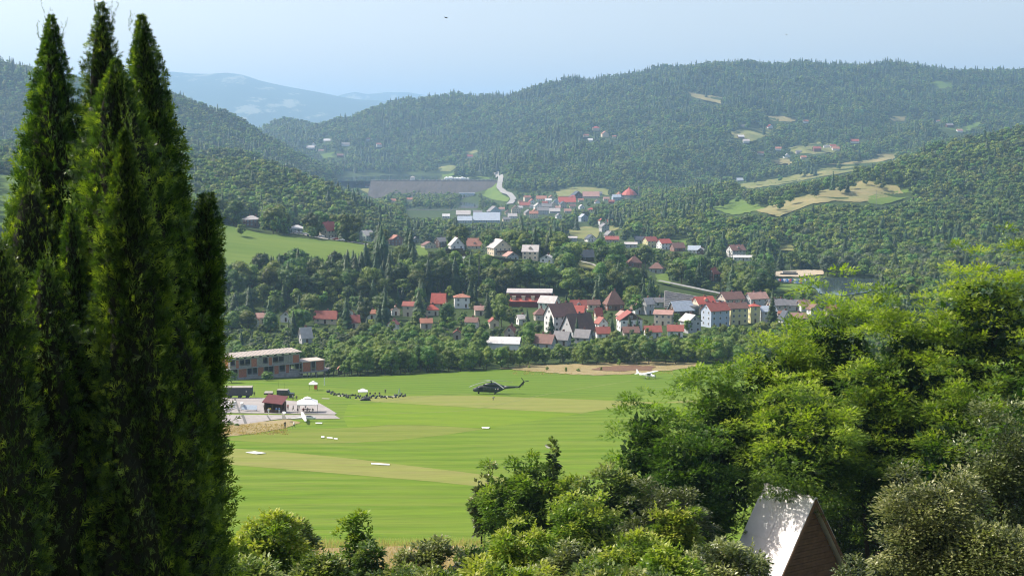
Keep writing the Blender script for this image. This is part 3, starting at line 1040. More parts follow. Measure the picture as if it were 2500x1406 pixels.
    if windows and typ != 'a':
        # on every wall that faces the valley road and the camera side
        sides = []
        for (nx_, ny_, L, off, rz) in ((0, -1, w, -Ya, 0), (-1, 0, d, w / 2, -math.pi / 2), (1, 0, d, w / 2, math.pi / 2)):
            wx = nx_ * math.cos(r) - ny_ * math.sin(r)
            wy = nx_ * math.sin(r) + ny_ * math.cos(r)
            if -(wx * p.x + wy * p.y) / p.length > 0.17:
                sides.append((nx_, ny_, L, off, rz))
        for (nx_, ny_, L, off, rz) in sides:
            nw = max(1, int(L / 3.0))
            for f_ in range(fl):
                for k in range(nw):
                    t = (k - (nw - 1) / 2) * L / nw
                    z = f_ * hfl + 1.75
                    if f_ == 0 and k == nw // 2 and ny_ == -1:
                        link('door', DOORM, o, (t, Ya - 0.01, 0.05), (0, 0, 0))
                        continue
                    if ny_ == -1:
                        add_window(o, t, -off - 0.003, z, 0)
                    else:
                        add_window(o, nx_ * (off + 0.003), t, z, rz)
            if typ == 'f' and ny_ == -1 and rs > 2.0:
                add_window(o, 0, Ya - 0.06, hw + rs * 0.35, 0)
            if typ == 'g' and nx_ and rs > 2.0:
                add_window(o, nx_ * (w / 2 + 0.003), 0, hw + rs * 0.35, rz)
    if balcony:
        b = MB().box(X0 * 0.8, X1 * 0.8, Ya - 1.2, Ya - 0.004, hfl - 0.1, hfl + 0.08).box(X0 * 0.8, X1 * 0.8, Ya - 1.2, Ya - 1.12, hfl + 0.08, hfl + 1.0)
        link('balcony', b.mesh('balcony', WL['wood']), o)
    ytop = proj(o.location.x, o.location.y, o.location.z + top)[1]
    if prot > 0:
        k = wpx * 0.5
        yb = pyb - (pyb - ytop) * (1 - prot)
        protect_rect(px - k, px + k, ytop, yb, p.y)
    HOUSES.append((o.location.x, o.location.y, px, pyb, w * 0.6, short or label, ytop))
    return o


# the houses nearest the airfield, right cluster
HL = [
    (1538, 808, 64, 'f', 8, 2, 'red', 'white', 'white chalet with wide red roof and dark gable boards beside a dark spruce', 'white chalet with dark gable', dict(dark_gable='wood', depth=0.8, rise=3.6)),
    (1622, 794, 54, 'g', -18, 2, 'pink', 'cream', 'cream house with low faded pink roof left of the grey gable house', 'cream house with low pink roof', dict(rise=1.6, depth=0.7)),
    (1687, 812, 52, 'f', 28, 2, 'light', 'grey', 'grey gabled house with pale roof in front of the red-roofed grey block', 'grey gabled house', dict(depth=1.0)),
    (1748, 798, 72, 'g', 28, 3, 'red', 'blue', 'large blue-grey house with red roof left of the yellow terrace', 'large blue-grey house', dict(depth=0.75, chim=2)),
    (1800, 792, 56, 'g', 18, 3, 'brown', 'yellow', 'pale yellow terraced house with brown roof between two red-roofed houses', 'pale yellow terraced house', dict(depth=0.6, chim=2)),
    (1841, 788, 30, 'h', 14, 3, 'bright', 'yellow', 'narrow yellow house with flat red hipped roof', 'narrow yellow house', dict(rise=1.2)),
    (1874, 786, 44, 'g', 12, 2, 'blue', 'grey', 'grey house with pale blue metal roof behind a tall spruce', 'house with pale blue metal roof', dict(rise=2.2)),
    (1664, 770, 64, 'g', 20, 1, 'blue', 'wood', 'dark timber barn with pale blue-grey roof', 'timber barn with blue-grey roof', dict(rise=4.2, depth=0.7, chim=0)),
    (1719, 766, 60, 'g', 22, 2, 'bright', 'cream', 'cream house with the brightest red roof of the terrace rows', 'cream house with bright red roof', dict(depth=0.8, dormer=1)),
    (1786, 754, 68, 'g', 24, 2, 'brown', 'beige', 'beige house with brown-pink roof at the foot of the stone terraces', 'beige house at the terrace foot', dict(depth=0.7)),
    (1848, 753, 58, 'g', 20, 2, 'pink', 'grey', 'grey house with faded pink roof and two chimneys', 'grey house with faded pink roof', dict(depth=0.7, chim=2)),
    (1898, 770, 54, 'g', 16, 2, 'grey', 'beige', 'beige house with slate grey roof and two chimneys', 'beige house with slate roof', dict(depth=0.7, chim=2)),
    (1932, 758, 46, 'g', 14, 1, 'grey', 'grey', 'low grey house under a long grey roof behind the slate roof', 'low grey house', dict(rise=2.4)),
    (1964, 759, 36, 'g', 20, 1, 'pink', 'white', 'white house with pink roof at the right end of the rows', 'white house at the right end', dict(rise=2.6)),
    (1918, 793, 32, 'f', 20, 1, 'navy', 'white', 'small white house with steep black roof by the big bushes', 'small white house with black roof', dict(rise=4.0)),
    (1905, 779, 18, 'g', 12, 1, 'orange', 'beige', 'small outbuilding with salmon roof under the slate-roofed house', 'salmon-roofed outbuilding', dict(chim=0)),
    (1499, 757, 52, 'h', 14, 1, 'brown', 'brick', 'house with a huge steep brown roof behind garden trees', 'house with steep brown roof', dict(rise=7.5, depth=0.8)),
    (1556, 766, 34, 'f', 30, 1, 'brown', 'white', 'white gabled cottage with brown roof, left one of a close pair', 'left brown-roofed cottage', dict(rise=3.6)),
    (1582, 767, 32, 'g', 34, 2, 'light', 'grey', 'grey house with pale brown roof, right one of a close pair', 'right pale-roofed cottage', dict(rise=2.8)),
    (1594, 824, 42, 'g', 4, 1, 'red', 'white', 'low house with red roof seen over the hedge below the cream house', 'low red roof over the hedge', dict(prot=0.6)),
    (1650, 822, 42, 'g', -6, 1, 'red', 'white', 'low house with red roof seen over the hedge below the grey gabled house', 'second low red roof over the hedge', dict(prot=0.6)),
    (1540, 826, 42, 'g', 6, 1, 'brown', 'beige', 'low house with dull brown roof below the white chalet', 'low brown roof below the chalet', dict(prot=0.6, chim=2)),
    # middle cluster
    (1071, 752, 38, 'g', -8, 1, 'bright', 'cream', 'house with plain bright red roof beside a tall dark tree', 'bright red roof by the tall tree', dict(rise=4.6)),
    (1054, 770, 36, 'h', 10, 1, 'bright', 'cream', 'low house with broad red hipped roof below another red roof', 'broad red hipped roof', dict(rise=2.6)),
    (1127, 752, 42, 'h', 6, 2, 'orange', 'white', 'white house with salmon hipped roof among garden trees', 'white house with salmon roof', dict(rise=1.8)),
    (1341, 764, 56, 'g', -26, 2, 'light', 'mint', 'pale green house with pale grey roof and two skylights', 'pale green house', dict(depth=0.85, chim=2)),
    (1412, 764, 42, 'g', 6, 1, 'red', 'white', 'white house with red roof and a white dormer', 'white house with a dormer', dict(rise=3.6, dormer=1)),
    (1411, 780, 38, 'g', -14, 1, 'bright', 'white', 'low house with bright red roof directly below the one with a dormer', 'low bright red roof', dict(rise=4.0)),
    (1368, 811, 84, 'g', 34, 3, 'brown', 'white', 'tall white gabled house with long brown roof and square windows', 'tall white gabled house', dict(depth=0.62, chim=2, rise=5.2)),
    (1412, 820, 88, 'g', 30, 1, 'dark', 'grey', 'big house with steep dark brown roof reaching almost to the ground', 'big dark steep roof', dict(depth=0.85, rise=7.2, chim=1)),
    (1468, 803, 34, 'f', 30, 1, 'red', 'white', 'small white house with red gabled roof behind the steep dark roof', 'small red gabled house', dict(rise=2.6)),
    (1461, 783, 22, 'g', 20, 1, 'bright', 'cream', 'small red roof peeping from trees left of the white chalet', 'small red roof in the trees', dict(rise=3.4)),
    (1331, 852, 58, 'g', -22, 1, 'brown', 'grey', 'long low house with dull brown roof just behind the hedge', 'long low brown roof behind the hedge', dict(rise=3.2, chim=2, prot=0.65)),
    (1373, 843, 46, 'g', -22, 1, 'grey', 'grey', 'low house with slate roof, middle of three behind the hedge', 'middle slate roof behind the hedge', dict(rise=3.0, prot=0.65)),
    (1424, 838, 46, 'g', -22, 1, 'grey', 'grey', 'low house with slate roof, right one of three behind the hedge', 'right slate roof behind the hedge', dict(rise=3.0, prot=0.65)),
    (1472, 828, 36, 'g', 6, 1, 'red', 'white', 'low red-roofed house just right of the slate roofs', 'low red roof by the slate roofs', dict(rise=2.4, prot=0.6)),
    (1231, 853, 86, 'g', -10, 1, 'white', 'white', 'long low white hall with whitish metal roof behind the hedge', 'long white hall', dict(rise=2.2, depth=0.4, chim=0, windows=False, prot=0.65, cat='hall', name='hall')),
    (1247, 826, 34, 'f', -20, 1, 'red', 'beige', 'small red-roofed house under dark trees above the white hall', 'small red roof above the hall', dict(rise=2.8)),
    (1116, 829, 20, 'f', 0, 1, 'red', 'beige', 'tiny red-roofed house deep among dark garden trees', 'tiny red roof in dark trees', dict()),
    (1320, 782, 36, 'h', 10, 1, 'brown', 'beige', 'brown hipped roof hidden behind the tall white gabled house', 'brown hipped roof', dict(rise=3.2)),
    (527, 840, 40, 'g', -12, 1, 'orange', 'cream', 'salmon-roofed house right beside the tall cypresses', 'salmon roof beside the cypresses', dict(chim=0)),
    (545, 802, 22, 'f', 10, 1, 'orange', 'cream', 'small salmon-roofed house above the other near the cypresses', 'upper salmon roof', dict(rise=2.0)),
    (622, 796, 22, 'f', 8, 1, 'orange', 'white', 'small salmon-roofed cottage between two big garden trees', 'cottage between garden trees', dict()),
    (745, 838, 36, 'g', 30, 1, 'light', 'grey', 'grey house with pale grey roof behind the unfinished building', 'grey house behind the shell', dict(rise=4.0)),
    (795, 790, 60, 'g', -6, 1, 'red', 'cream', 'long salmon-red roof half hidden in trees above the unfinished building', 'long salmon-red roof', dict(rise=3.2, depth=0.4)),
    (853, 776, 20, 'f', 12, 1, 'bright', 'white', 'tiny house with bright red roof among dark trees', 'tiny bright red roof', dict()),
    (908, 779, 26, 'g', 0, 1, 'orange', 'white', 'small cottage with salmon roof in the middle of the garden trees', 'salmon cottage', dict()),
    (998, 772, 32, 'g', -12, 2, 'red', 'cream', 'cream house with red roof left of the broad red hipped roof', 'cream house left of the hipped roof', dict()),
    (862, 800, 34, 'g', 12, 1, 'red', 'cream', 'low red roof in the trees right of the long salmon-red roof', 'low red roof in the trees', dict(rise=3)),
    (965, 770, 24, 'f', 12, 1, 'pink', 'white', 'small white house with faded roof in the trees', 'small faded roof', dict()),
    # spur
    (613, 553, 50, 'h', 24, 2, 'light', 'brick', 'square brick house with pale grey hipped roof above the green meadow', 'brick house above the meadow', dict(rise=3.4, depth=0.9, chim=2)),
    (724, 567, 42, 'h', 8, 1, 'white', 'grey', 'low grey house with whitish hipped roof at the meadow edge', 'low hipped house at the meadow edge', dict(rise=3.0)),
    (800, 582, 46, 'g', 52, 2, 'bright', 'cream', 'tall cream house with steep bright red roof above the parked cars', 'tall cream house with steep red roof', dict(depth=0.9, rise=5, balcony=False)),
    (894, 590, 44, 'g', 52, 2, 'light', 'mint', 'pale green house with pale grey roof at the right end of the meadow', 'pale green meadow house', dict(depth=0.9, rise=4.2)),
    (966, 600, 44, 'f', 26, 2, 'orange', 'brick', 'dark house with salmon-brown double gabled roof by the lane', 'double gabled dark house', dict(depth=0.8, rise=4)),
    (1014, 592, 18, 'f', 20, 1, 'grey', 'grey', 'tiny grey shed left of the red-brown roofs', 'tiny grey shed', dict(chim=0, name='shed', cat='shed')),
    (1046, 606, 40, 'f', 24, 1, 'brown', 'cream', 'house with two red-brown gables on the spur', 'red-brown double gable', dict(rise=3)),
    (1078, 604, 38, 'g', 38, 2, 'grey', 'wood', 'dark timber house with grey roof left of the white chalet', 'dark timber house', dict()),
    (1114, 620, 42, 'f', 14, 2, 'light', 'white', 'white chalet with dark balcony and pale grey roof on the spur', 'white chalet with balcony', dict(rise=4.5, balcony=True, depth=1.0)),
    (1157, 607, 42, 'g', 6, 1, 'orange', 'cream', 'house with tall plain orange-red roof and a pointed dormer', 'tall orange-red roof', dict(rise=6.5, dormer=1, depth=0.9)),
    (1219, 625, 62, 'f', 24, 2, 'light', 'cream', 'large cream gabled house with pale roof and dark balcony', 'large cream gabled house', dict(rise=5.0, depth=0.9, balcony=True)),
    (1247, 637, 40, 'f', 26, 1, 'pink', 'grey', 'low garage with pinkish roof in front of the large cream house', 'pinkish-roofed garage', dict(rise=2.4, name='garage', cat='garage')),
    (1296, 635, 44, 'g', -8, 2, 'light', 'cream', 'tall square cream house with pale roof and central gable', 'tall square cream house', dict(rise=3.6, dormer=1, depth=0.85)),
    (1336, 643, 38, 'f', -12, 1, 'white', 'white', 'small white house with white roof at the end of the hedge', 'small all-white house', dict(rise=2.2)),
    (1433, 637, 36, 'g', 8, 1, 'navy', 'wood', 'dark house with slate roof behind willow trees', 'dark house behind willows', dict(rise=4.2)),
    # right-hand slope
    (1588, 603, 38, 'g', 26, 2, 'red', 'yellow', 'pale yellow house with plain red roof below the meadow hill', 'pale yellow house below the hill', dict(ymin=900)),
    (1622, 609, 38, 'g', 26, 2, 'bright', 'white', 'white house with red roof, next right of the yellow house', 'white red-roofed house', dict(ymin=900)),
    (1655, 613, 38, 'g', 20, 1, 'brown', 'brick', 'dark brick house with brown roof right of the red roofs', 'dark brick house', dict(ymin=900, rise=4)),
    (1696, 618, 34, 'g', -10, 1, 'blue', 'white', 'white cottage with blue-grey roof on the lower slope', 'white cottage with blue-grey roof', dict(ymin=900)),
    (1713, 621, 24, 'f', -20, 1, 'white', 'wood', 'little cabin with whitish roof beside the white cottage', 'little pale-roofed cabin', dict(ymin=900, name='cabin', cat='cabin')),
    (1798, 627, 48, 'g', 22, 2, 'brown', 'white', 'white-grey chalet with brown roof and chimneys near the river', 'white-grey chalet near the river', dict(ymin=900, chim=2, dormer=1)),
    (1815, 637, 50, 'g', -6, 1, 'white', 'white', 'long flat white shed below the white-grey chalet', 'long flat white shed', dict(ymin=900, rise=1.4, depth=0.4, chim=0, name='shed', cat='shed')),
    (1888, 636, 15, 'a', 14, 1, 'blue', 'white', 'narrow white triangular cabin by the river trees', 'white triangular cabin', dict(ymin=900, name='cabin', cat='cabin')),
    (1541, 604, 34, 'g', -6, 1, 'light', 'grey', 'low shed with pale grey roof left of the red roofs', 'low pale shed', dict(ymin=900, rise=1.5, chim=0, name='shed', cat='shed')),
    (1495, 592, 36, 'g', -4, 1, 'red', 'beige', 'low beige house with broad red roof beside the hay meadow', 'broad red roof by the hay meadow', dict(ymin=900, rise=3)),
    (1563, 593, 26, 'g', 0, 1, 'navy', 'grey', 'slate roof half hidden left of the yellow house', 'slate roof left of the yellow house', dict(ymin=900)),
    (1549, 652, 36, 'h', 12, 1, 'brown', 'brick', 'brown hipped roof sunk among dark trees', 'brown roof sunk in trees', dict(rise=4.5, ymin=800)),
    (1604, 666, 40, 'h', -14, 1, 'brown', 'grey', 'grey house with brown-grey hipped roof and chimney in the wood', 'brown-grey hipped house', dict(rise=4, ymin=800)),
    (1746, 687, 30, 'g', 34, 2, 'red', 'wood', 'dark house with red roof alone in the wood above the terraces', 'lone red roof above the terraces', dict(rise=3.4, ymin=700)),
    # beyond the spur
    (1442, 590, 30, 'f', 24, 1, 'navy', 'white', 'white gabled house with dark roof beside the hay field', 'white gabled house by the hay field', dict(ymin=1050)),
    (1395, 588, 32, 'g', -6, 1, 'light', 'grey', 'long grey shed at the lower edge of the hay field', 'long grey shed', dict(ymin=1050, rise=1.2, chim=0, name='shed', cat='shed')),
    (1471, 549, 24, 'f', 20, 2, 'bright', 'white', 'white house with red roof above the stacked grey roofs', 'white house above grey roofs', dict(ymin=1200)),
    (1487, 548, 18, 'g', 4, 1, 'bright', 'brick', 'narrow red roof right behind the white gabled one', 'narrow red roof', dict(ymin=1200)),
    (1475, 566, 26, 'f', 24, 2, 'grey', 'grey', 'grey gabled house in the middle of the stack', 'grey gabled house in the stack', dict(ymin=1100)),
    (1488, 580, 28, 'f', 30, 1, 'grey', 'beige', 'beige house with grey roof at the foot of the stack', 'beige house at the stack foot', dict(ymin=1050)),
    (1424, 541, 24, 'f', 24, 2, 'blue', 'blue', 'pale blue gabled house standing alone above willows', 'pale blue gabled house', dict(ymin=1300)),
]
HL += [
    (640, 790, 35, 'g', 12, 1, 'pink', 'cream', 'small faded roof between tall trees above the unfinished building', 'small faded roof above the shell', dict(prot=.7)),
    (700, 786, 32, 'f', -10, 1, 'brown', 'white', 'brown-roofed cottage among dark trees at the left', 'brown-roofed cottage', dict(prot=.7)),
    (1172, 770, 32, 'g', 10, 1, 'pink', 'beige', 'small beige house right of the salmon hipped roof', 'small beige house', dict(prot=.7)),
    (1205, 800, 29, 'f', 16, 1, 'red', 'cream', 'little red gable between garden trees above the white hall', 'little red gable', dict(prot=.7)),
    (1152, 800, 35, 'g', -12, 1, 'brown', 'white', 'white bungalow with brown roof in the garden trees', 'white bungalow', dict(prot=.7)),
    (1040, 802, 32, 'g', 8, 1, 'orange', 'beige', 'salmon roof low in the garden trees left of centre', 'salmon roof left of centre', dict(prot=.7)),
    (960, 806, 29, 'f', -14, 1, 'red', 'white', 'small red gable low in the trees', 'small red gable low down', dict(prot=.7)),
    (1275, 792, 32, 'g', 20, 1, 'light', 'white', 'pale-roofed cottage left of the tall white gabled house', 'pale-roofed cottage', dict(prot=.7)),
    (1448, 756, 35, 'g', 10, 1, 'brown', 'cream', 'cream cottage with brown roof left of the steep brown roof', 'cream cottage', dict(prot=.7)),
    (1520, 784, 32, 'f', 20, 1, 'pink', 'white', 'small pink-roofed house between the steep brown roof and the white chalet', 'small pink-roofed house', dict(prot=.7)),
    (1610, 750, 35, 'g', 14, 1, 'grey', 'white', 'white cottage with slate roof left of the stone terraces', 'white cottage by the terraces', dict(prot=.7)),
    (1950, 790, 40, 'g', 12, 1, 'pink', 'cream', 'cream house with faded roof beside the big bushes at the right', 'cream house by the big bushes', dict(prot=.7)),
    (1990, 768, 37, 'f', 16, 1, 'brown', 'white', 'white gable with brown roof rising behind the robinias', 'white gable behind the robinias', dict(prot=.7)),
    (2030, 770, 37, 'g', 12, 1, 'orange', 'cream', 'salmon roof rising behind the robinias', 'salmon roof behind the robinias', dict(prot=.7)),
    (1660, 748, 29, 'f', 20, 1, 'brown', 'beige', 'small brown gable above the timber barn', 'small brown gable', dict(prot=.7)),
]
for (px, pyb, wpx, typ, rot, fl, roof, wall, label, short, kw) in HL:
    house(px, pyb, wpx, typ, rot, fl, roof, wall, label, short, **kw)

# far village: smaller, walls and roof and a row of windows
CN = {'bright': 'bright red', 'red': 'red', 'orange': 'salmon', 'pink': 'faded pink', 'grey': 'grey', 'light': 'pale grey', 'white': 'whitish', 'blue': 'blue-grey', 'navy': 'slate', 'brown': 'brown', 'dark': 'dark brown'}
VL = [
    (1287, 491, 20, 'g', 20, 2, 'orange', 'cream', 'leftmost tall one by the valley road'), (1299, 497, 18, 'f', 10, 1, 'bright', 'white', 'tucked below the leftmost tall one'),
    (1282, 506, 28, 'g', -4, 1, 'red', 'cream', 'wide and low near the road bend'), (1322, 490, 26, 'g', 0, 1, 'orange', 'white', 'in the upper row left of centre'),
    (1346, 487, 16, 'f', 12, 1, 'orange', 'cream', 'in the upper row by a dark spruce'), (1339, 498, 16, 'g', 4, 2, 'white', 'white', 'white cube in the middle of the roofs'),
    (1358, 500, 12, 'f', 0, 2, 'blue', 'blue', 'thin and bluish'), (1313, 513, 22, 'f', 16, 2, 'light', 'white', 'white gable in the middle rows'),
    (1335, 514, 26, 'g', 0, 2, 'grey', 'beige', 'long block right of the white gable'), (1374, 508, 20, 'f', 20, 2, 'navy', 'beige', 'dark gabled below the long red roof'),
    (1384, 498, 46, 'g', 4, 1, 'bright', 'cream', 'longest red roof of the village'), (1399, 488, 12, 'h', 4, 2, 'bright', 'cream', 'small turret-like hip above the longest red roof'),
    (1409, 484, 38, 'f', 20, 1, 'navy', 'wood', 'big steep dark gable on the grassy knoll'), (1443, 484, 42, 'g', 0, 1, 'pink', 'beige', 'long beige one between the dark gable and the domed roof'),
    (1505, 490, 24, 'g', 12, 2, 'blue', 'blue', 'bluish one in front of the domed roof'), (1493, 497, 14, 'g', 0, 1, 'red', 'red', 'dark red shed left of the bluish one'),
    (1444, 517, 18, 'h', 4, 1, 'bright', 'cream', 'alone among trees below the knoll'), (1303, 532, 22, 'g', 0, 2, 'orange', 'cream', 'pinkish house in the lowest row'),
    (1251, 533, 24, 'g', 8, 1, 'light', 'white', 'pale one left in the lowest row'), (1290, 525, 24, 'f', 20, 1, 'grey', 'beige', 'grey gable above the pinkish house'),
    (1326, 524, 28, 'g', 0, 2, 'grey', 'grey', 'long grey flats of the lower rows'), (1354, 521, 28, 'g', 4, 1, 'light', 'grey', 'low block right of the long flats'),
    (1260, 520, 24, 'f', 4, 2, 'brown', 'cream', 'brownish pair left of the grey gable'), (1131, 529, 36, 'g', 0, 1, 'light', 'beige', 'beige hall above the long white sheds'),
    (1166, 525, 22, 'g', 0, 1, 'grey', 'grey', 'grey one by the pool below the dam'), (1206, 526, 38, 'f', 24, 2, 'grey', 'blue', 'big blue-grey gabled house by the pool'),
    (1135, 544, 38, 'g', -2, 1, 'blue', 'blue', 'left one of two long pale sheds'), (1188, 543, 68, 'g', 0, 1, 'blue', 'blue', 'right and longer one of two long pale sheds'),
    (1089, 533, 18, 'g', 0, 1, 'white', 'white', 'small white hut left of the sheds'), (1236, 541, 20, 'g', 10, 1, 'grey', 'cream', 'grey-roofed right of the longer shed'),
    (1316, 503, 16, 'f', 4, 1, 'navy', 'grey', 'slate gable among red roofs'), (1271, 497, 14, 'g', 14, 1, 'brown', 'cream', 'brown one right at the road bend'),
    (1364, 533, 18, 'f', 20, 1, 'grey', 'white', 'last one right in the lowest row'), (1352, 508, 16, 'f', 10, 2, 'grey', 'cream', 'cream gable left of the dark gabled one'),
    (1418, 493, 14, 'g', 6, 1, 'orange', 'beige', 'small one just right of the longest red roof'), (1462, 477, 18, 'g', 12, 1, 'grey', 'grey', 'grey one on the knoll right of the long beige one'),
    (1268, 512, 16, 'g', 8, 1, 'light', 'white', 'pale one below the brown one at the bend'), (1306, 520, 14, 'f', 14, 1, 'orange', 'cream', 'tiny salmon gable in the lower rows'),
    (1386, 520, 18, 'g', 4, 1, 'pink', 'beige', 'faded roof below the dark gabled one'), (1398, 508, 16, 'g', 6, 1, 'brown', 'cream', 'brown roof under the longest red roof'),
    (1420, 510, 16, 'f', 18, 1, 'light', 'white', 'white one between the long red roof and the lone hip'), (1225, 515, 14, 'g', 0, 1, 'pink', 'white', 'small one left of the village by the road'),
    (1240, 524, 16, 'f', 8, 1, 'brown', 'cream', 'brown gable left of the lowest row'), (1330, 500, 14, 'g', 4, 1, 'red', 'cream', 'red one hidden in the middle rows'),
    (1362, 512, 14, 'g', 2, 1, 'pink', 'white', 'faded one in the middle rows'), (1300, 508, 14, 'g', 2, 1, 'grey', 'white', 'small slate one in the middle rows'),
    (1480, 490, 16, 'g', 6, 1, 'pink', 'cream', 'faded one below the knoll'), (1458, 497, 14, 'f', 12, 1, 'brown', 'white', 'brown gable below the knoll'),
    # hill hamlets and far shores
    (1455, 320, 18, 'h', 10, 2, 'bright', 'cream', 'topmost of the hamlet high in the forest'), (1431, 335, 15, 'g', 20, 1, 'orange', 'cream', 'left one of the hamlet high in the forest'),
    (1477, 334, 20, 'f', 14, 2, 'orange', 'cream', 'biggest of the hamlet high in the forest'), (1500, 337, 9, 'g', 0, 1, 'orange', 'cream', 'rightmost of the hamlet high in the forest'),
    (1441, 346, 12, 'g', 0, 1, 'white', 'white', 'lowest of the hamlet high in the forest'), (1586, 303, 9, 'f', 0, 1, 'orange', 'cream', 'alone in trees right of the high hamlet'),
    (1809, 339, 17, 'g', 8, 1, 'white', 'wood', 'white roof on the hill pasture'), (1822, 350, 16, 'g', 0, 1, 'light', 'white', 'below the white roof on the pasture'),
    (1815, 312, 10, 'g', 10, 1, 'grey', 'grey', 'grey one above the hill pasture'), (1880, 314, 16, 'f', 22, 1, 'bright', 'white', 'right of the tan clearing on the hill'),
    (1967, 302, 14, 'g', 8, 1, 'orange', 'white', 'lonely hut right of the hill clearing'), (1995, 371, 20, 'g', 4, 2, 'red', 'brick', 'tall dark red at the hay clearing'),
    (2018, 362, 14, 'g', 0, 1, 'grey', 'white', 'small one right of the tall dark red'), (2034, 361, 16, 'g', 4, 1, 'red', 'white', 'upper of two right of the hay clearing'),
    (2041, 368, 18, 'g', 0, 1, 'orange', 'white', 'lower of two right of the hay clearing'), (2088, 350, 22, 'g', -10, 1, 'red', 'white', 'wide one farthest right of the hay clearing'),
    (1921, 385, 18, 'f', 14, 1, 'light', 'white', 'white gable by the pale track'), (1901, 368, 16, 'g', -10, 1, 'orange', 'white', 'reddish one above the pale track'),
    (1857, 380, 16, 'g', -6, 1, 'brown', 'white', 'leftmost by the pale track'), (1950, 375, 14, 'g', 4, 1, 'grey', 'beige', 'grey one left of the hay clearing'),
    (1962, 388, 14, 'g', 2, 1, 'orange', 'beige', 'lowest one right of the pale track'), (2319, 311, 18, 'g', 6, 1, 'grey', 'wood', 'grey on the green pasture near the right edge'),
    (2343, 325, 16, 'g', 8, 1, 'pink', 'white', 'pinkish below the pasture near the right edge'), (1807, 446, 18, 'g', 4, 1, 'blue', 'white', 'pale one left of the meadow strip'),
    (798, 348, 18, 'g', 6, 1, 'white', 'white', 'topmost on the far shore slope'), (765, 357, 14, 'f', 20, 1, 'grey', 'white', 'left one on the far shore slope'),
    (843, 358, 22, 'g', 6, 1, 'grey', 'white', 'wide one on the far shore slope'), (925, 360, 15, 'g', 16, 2, 'orange', 'white', 'bright one right on the far shore slope'),
    (898, 343, 10, 'g', 4, 1, 'orange', 'white', 'highest right one on the far shore slope'), (758, 366, 20, 'g', 0, 1, 'light', 'grey', 'lowest left on the far shore slope'),
    (830, 384, 18, 'g', 10, 1, 'brown', 'wood', 'brown one above the lake shore'), (1147, 386, 16, 'g', 4, 1, 'red', 'white', 'red one in the wood right of the lake'),
    (877, 449, 18, 'h', 4, 1, 'light', 'grey', 'pale hipped one at the left end of the dam'), (902, 458, 20, 'g', 0, 1, 'red', 'white', 'in front of the yellow field by the dam'),
    (930, 458, 18, 'g', 0, 1, 'grey', 'grey', 'grey one beside the yellow field by the dam'), (958, 459, 28, 'g', 4, 1, 'orange', 'white', 'long one at the dam foot'),
    (983, 454, 14, 'g', 4, 2, 'blue', 'white', 'white block at the dam foot'), (960, 494, 16, 'g', 0, 1, 'orange', 'cream', 'left one in the riverside trees'),
    (1000, 491, 14, 'g', 0, 1, 'orange', 'cream', 'right one in the riverside trees'), (783, 372, 14, 'g', 12, 1, 'pink', 'white', 'faded one in the middle of the far shore slope'),
    (2290, 300, 10, 'g', 8, 1, 'orange', 'white', 'tiny above the right pasture'),
]
for i, (px, pyb, wpx, typ, rot, fl, roof, wall, where) in enumerate(VL):
    far = pyb < 470
    house(px, pyb, wpx, typ, rot, fl, roof, wall, '%s-roofed house, %s' % (CN[roof], where), where, depth=0.7, ymin=1600 if pyb > 395 else 2200,
          windows=(not far and wpx > 14), chim=1 if wpx > 14 else 0, hfl=2.9, rise=None, prot=0.95)

# church with domed red roof and its mast-like tower
p = ground(1536, 484, 1900)
ch = empty('church', (p.x, p.y, p.z), 0, 'church with big round pointed red roof at the edge of the far village', 'church')
mb = MB()
n = 12
R_ = 14.5
mb.prismz([(R_ * 0.82 * math.cos(2 * math.pi * k / n), R_ * 0.82 * math.sin(2 * math.pi * k / n)) for k in range(n)], -2, 6)
mb.obj('wall', ch, WL['beige'])
mb = MB()
V, Fc = [], []
prof = [(R_, 5.6), (R_ * 0.97, 6.4), (R_ * 0.72, 10.5), (R_ * 0.42, 14.0), (R_ * 0.16, 16.2), (0.6, 19.0), (0.1, 20.5)]
for rr_, z in prof:
    for k in range(n):
        V.append((rr_ * math.cos(2 * math.pi * k / n), rr_ * math.sin(2 * math.pi * k / n), z))
for j in range(len(prof) - 1):
    for k in range(n):
        Fc.append((j * n + k, j * n + (k + 1) % n, (j + 1) * n + (k + 1) % n, (j + 1) * n + k))
mb.add(V, Fc)
mb.obj('roof', ch, RF['bright'])
mb = MB()
mb.prismz([(-R_ * 1.25 + 5.5 * math.cos(2 * math.pi * k / 8), -4 + 5.5 * math.sin(2 * math.pi * k / 8)) for k in range(8)], -2, 6)
mb.obj('side_chapel', ch, WL['blue'])
mb = MB()
V = [(-R_ * 1.25 + 6.2 * math.cos(2 * math.pi * k / 8), -4 + 6.2 * math.sin(2 * math.pi * k / 8), 6.1) for k in range(8)] + [(-R_ * 1.25, -4, 12)]
mb.add(V, [(k, (k + 1) % 8, 8) for k in range(8)] + [tuple(range(7, -1, -1))])
mb.obj('chapel_roof', ch, RF['orange'])
protect_rect(1512, 1562, 458, 482, p.y)
q = ground(1559, 480, 1900)
t = empty('bell_mast', (q.x, q.y, q.z), 0, 'thin grey mast-like bell tower beside the church with the red round roof', 'tower')
MB().box(-1.0, 1.0, -1.0, 1.0, -1, 17).box(-1.3, 1.3, -1.3, 1.3, 17, 18.2).obj('shaft', t, M['concrete'])
MB().box(-0.12, 0.12, -0.12, 0.12, 18.2, 20.5).box(-0.7, 0.7, -0.1, 0.1, 19.3, 19.6).obj('cross', t, M['concrete'])

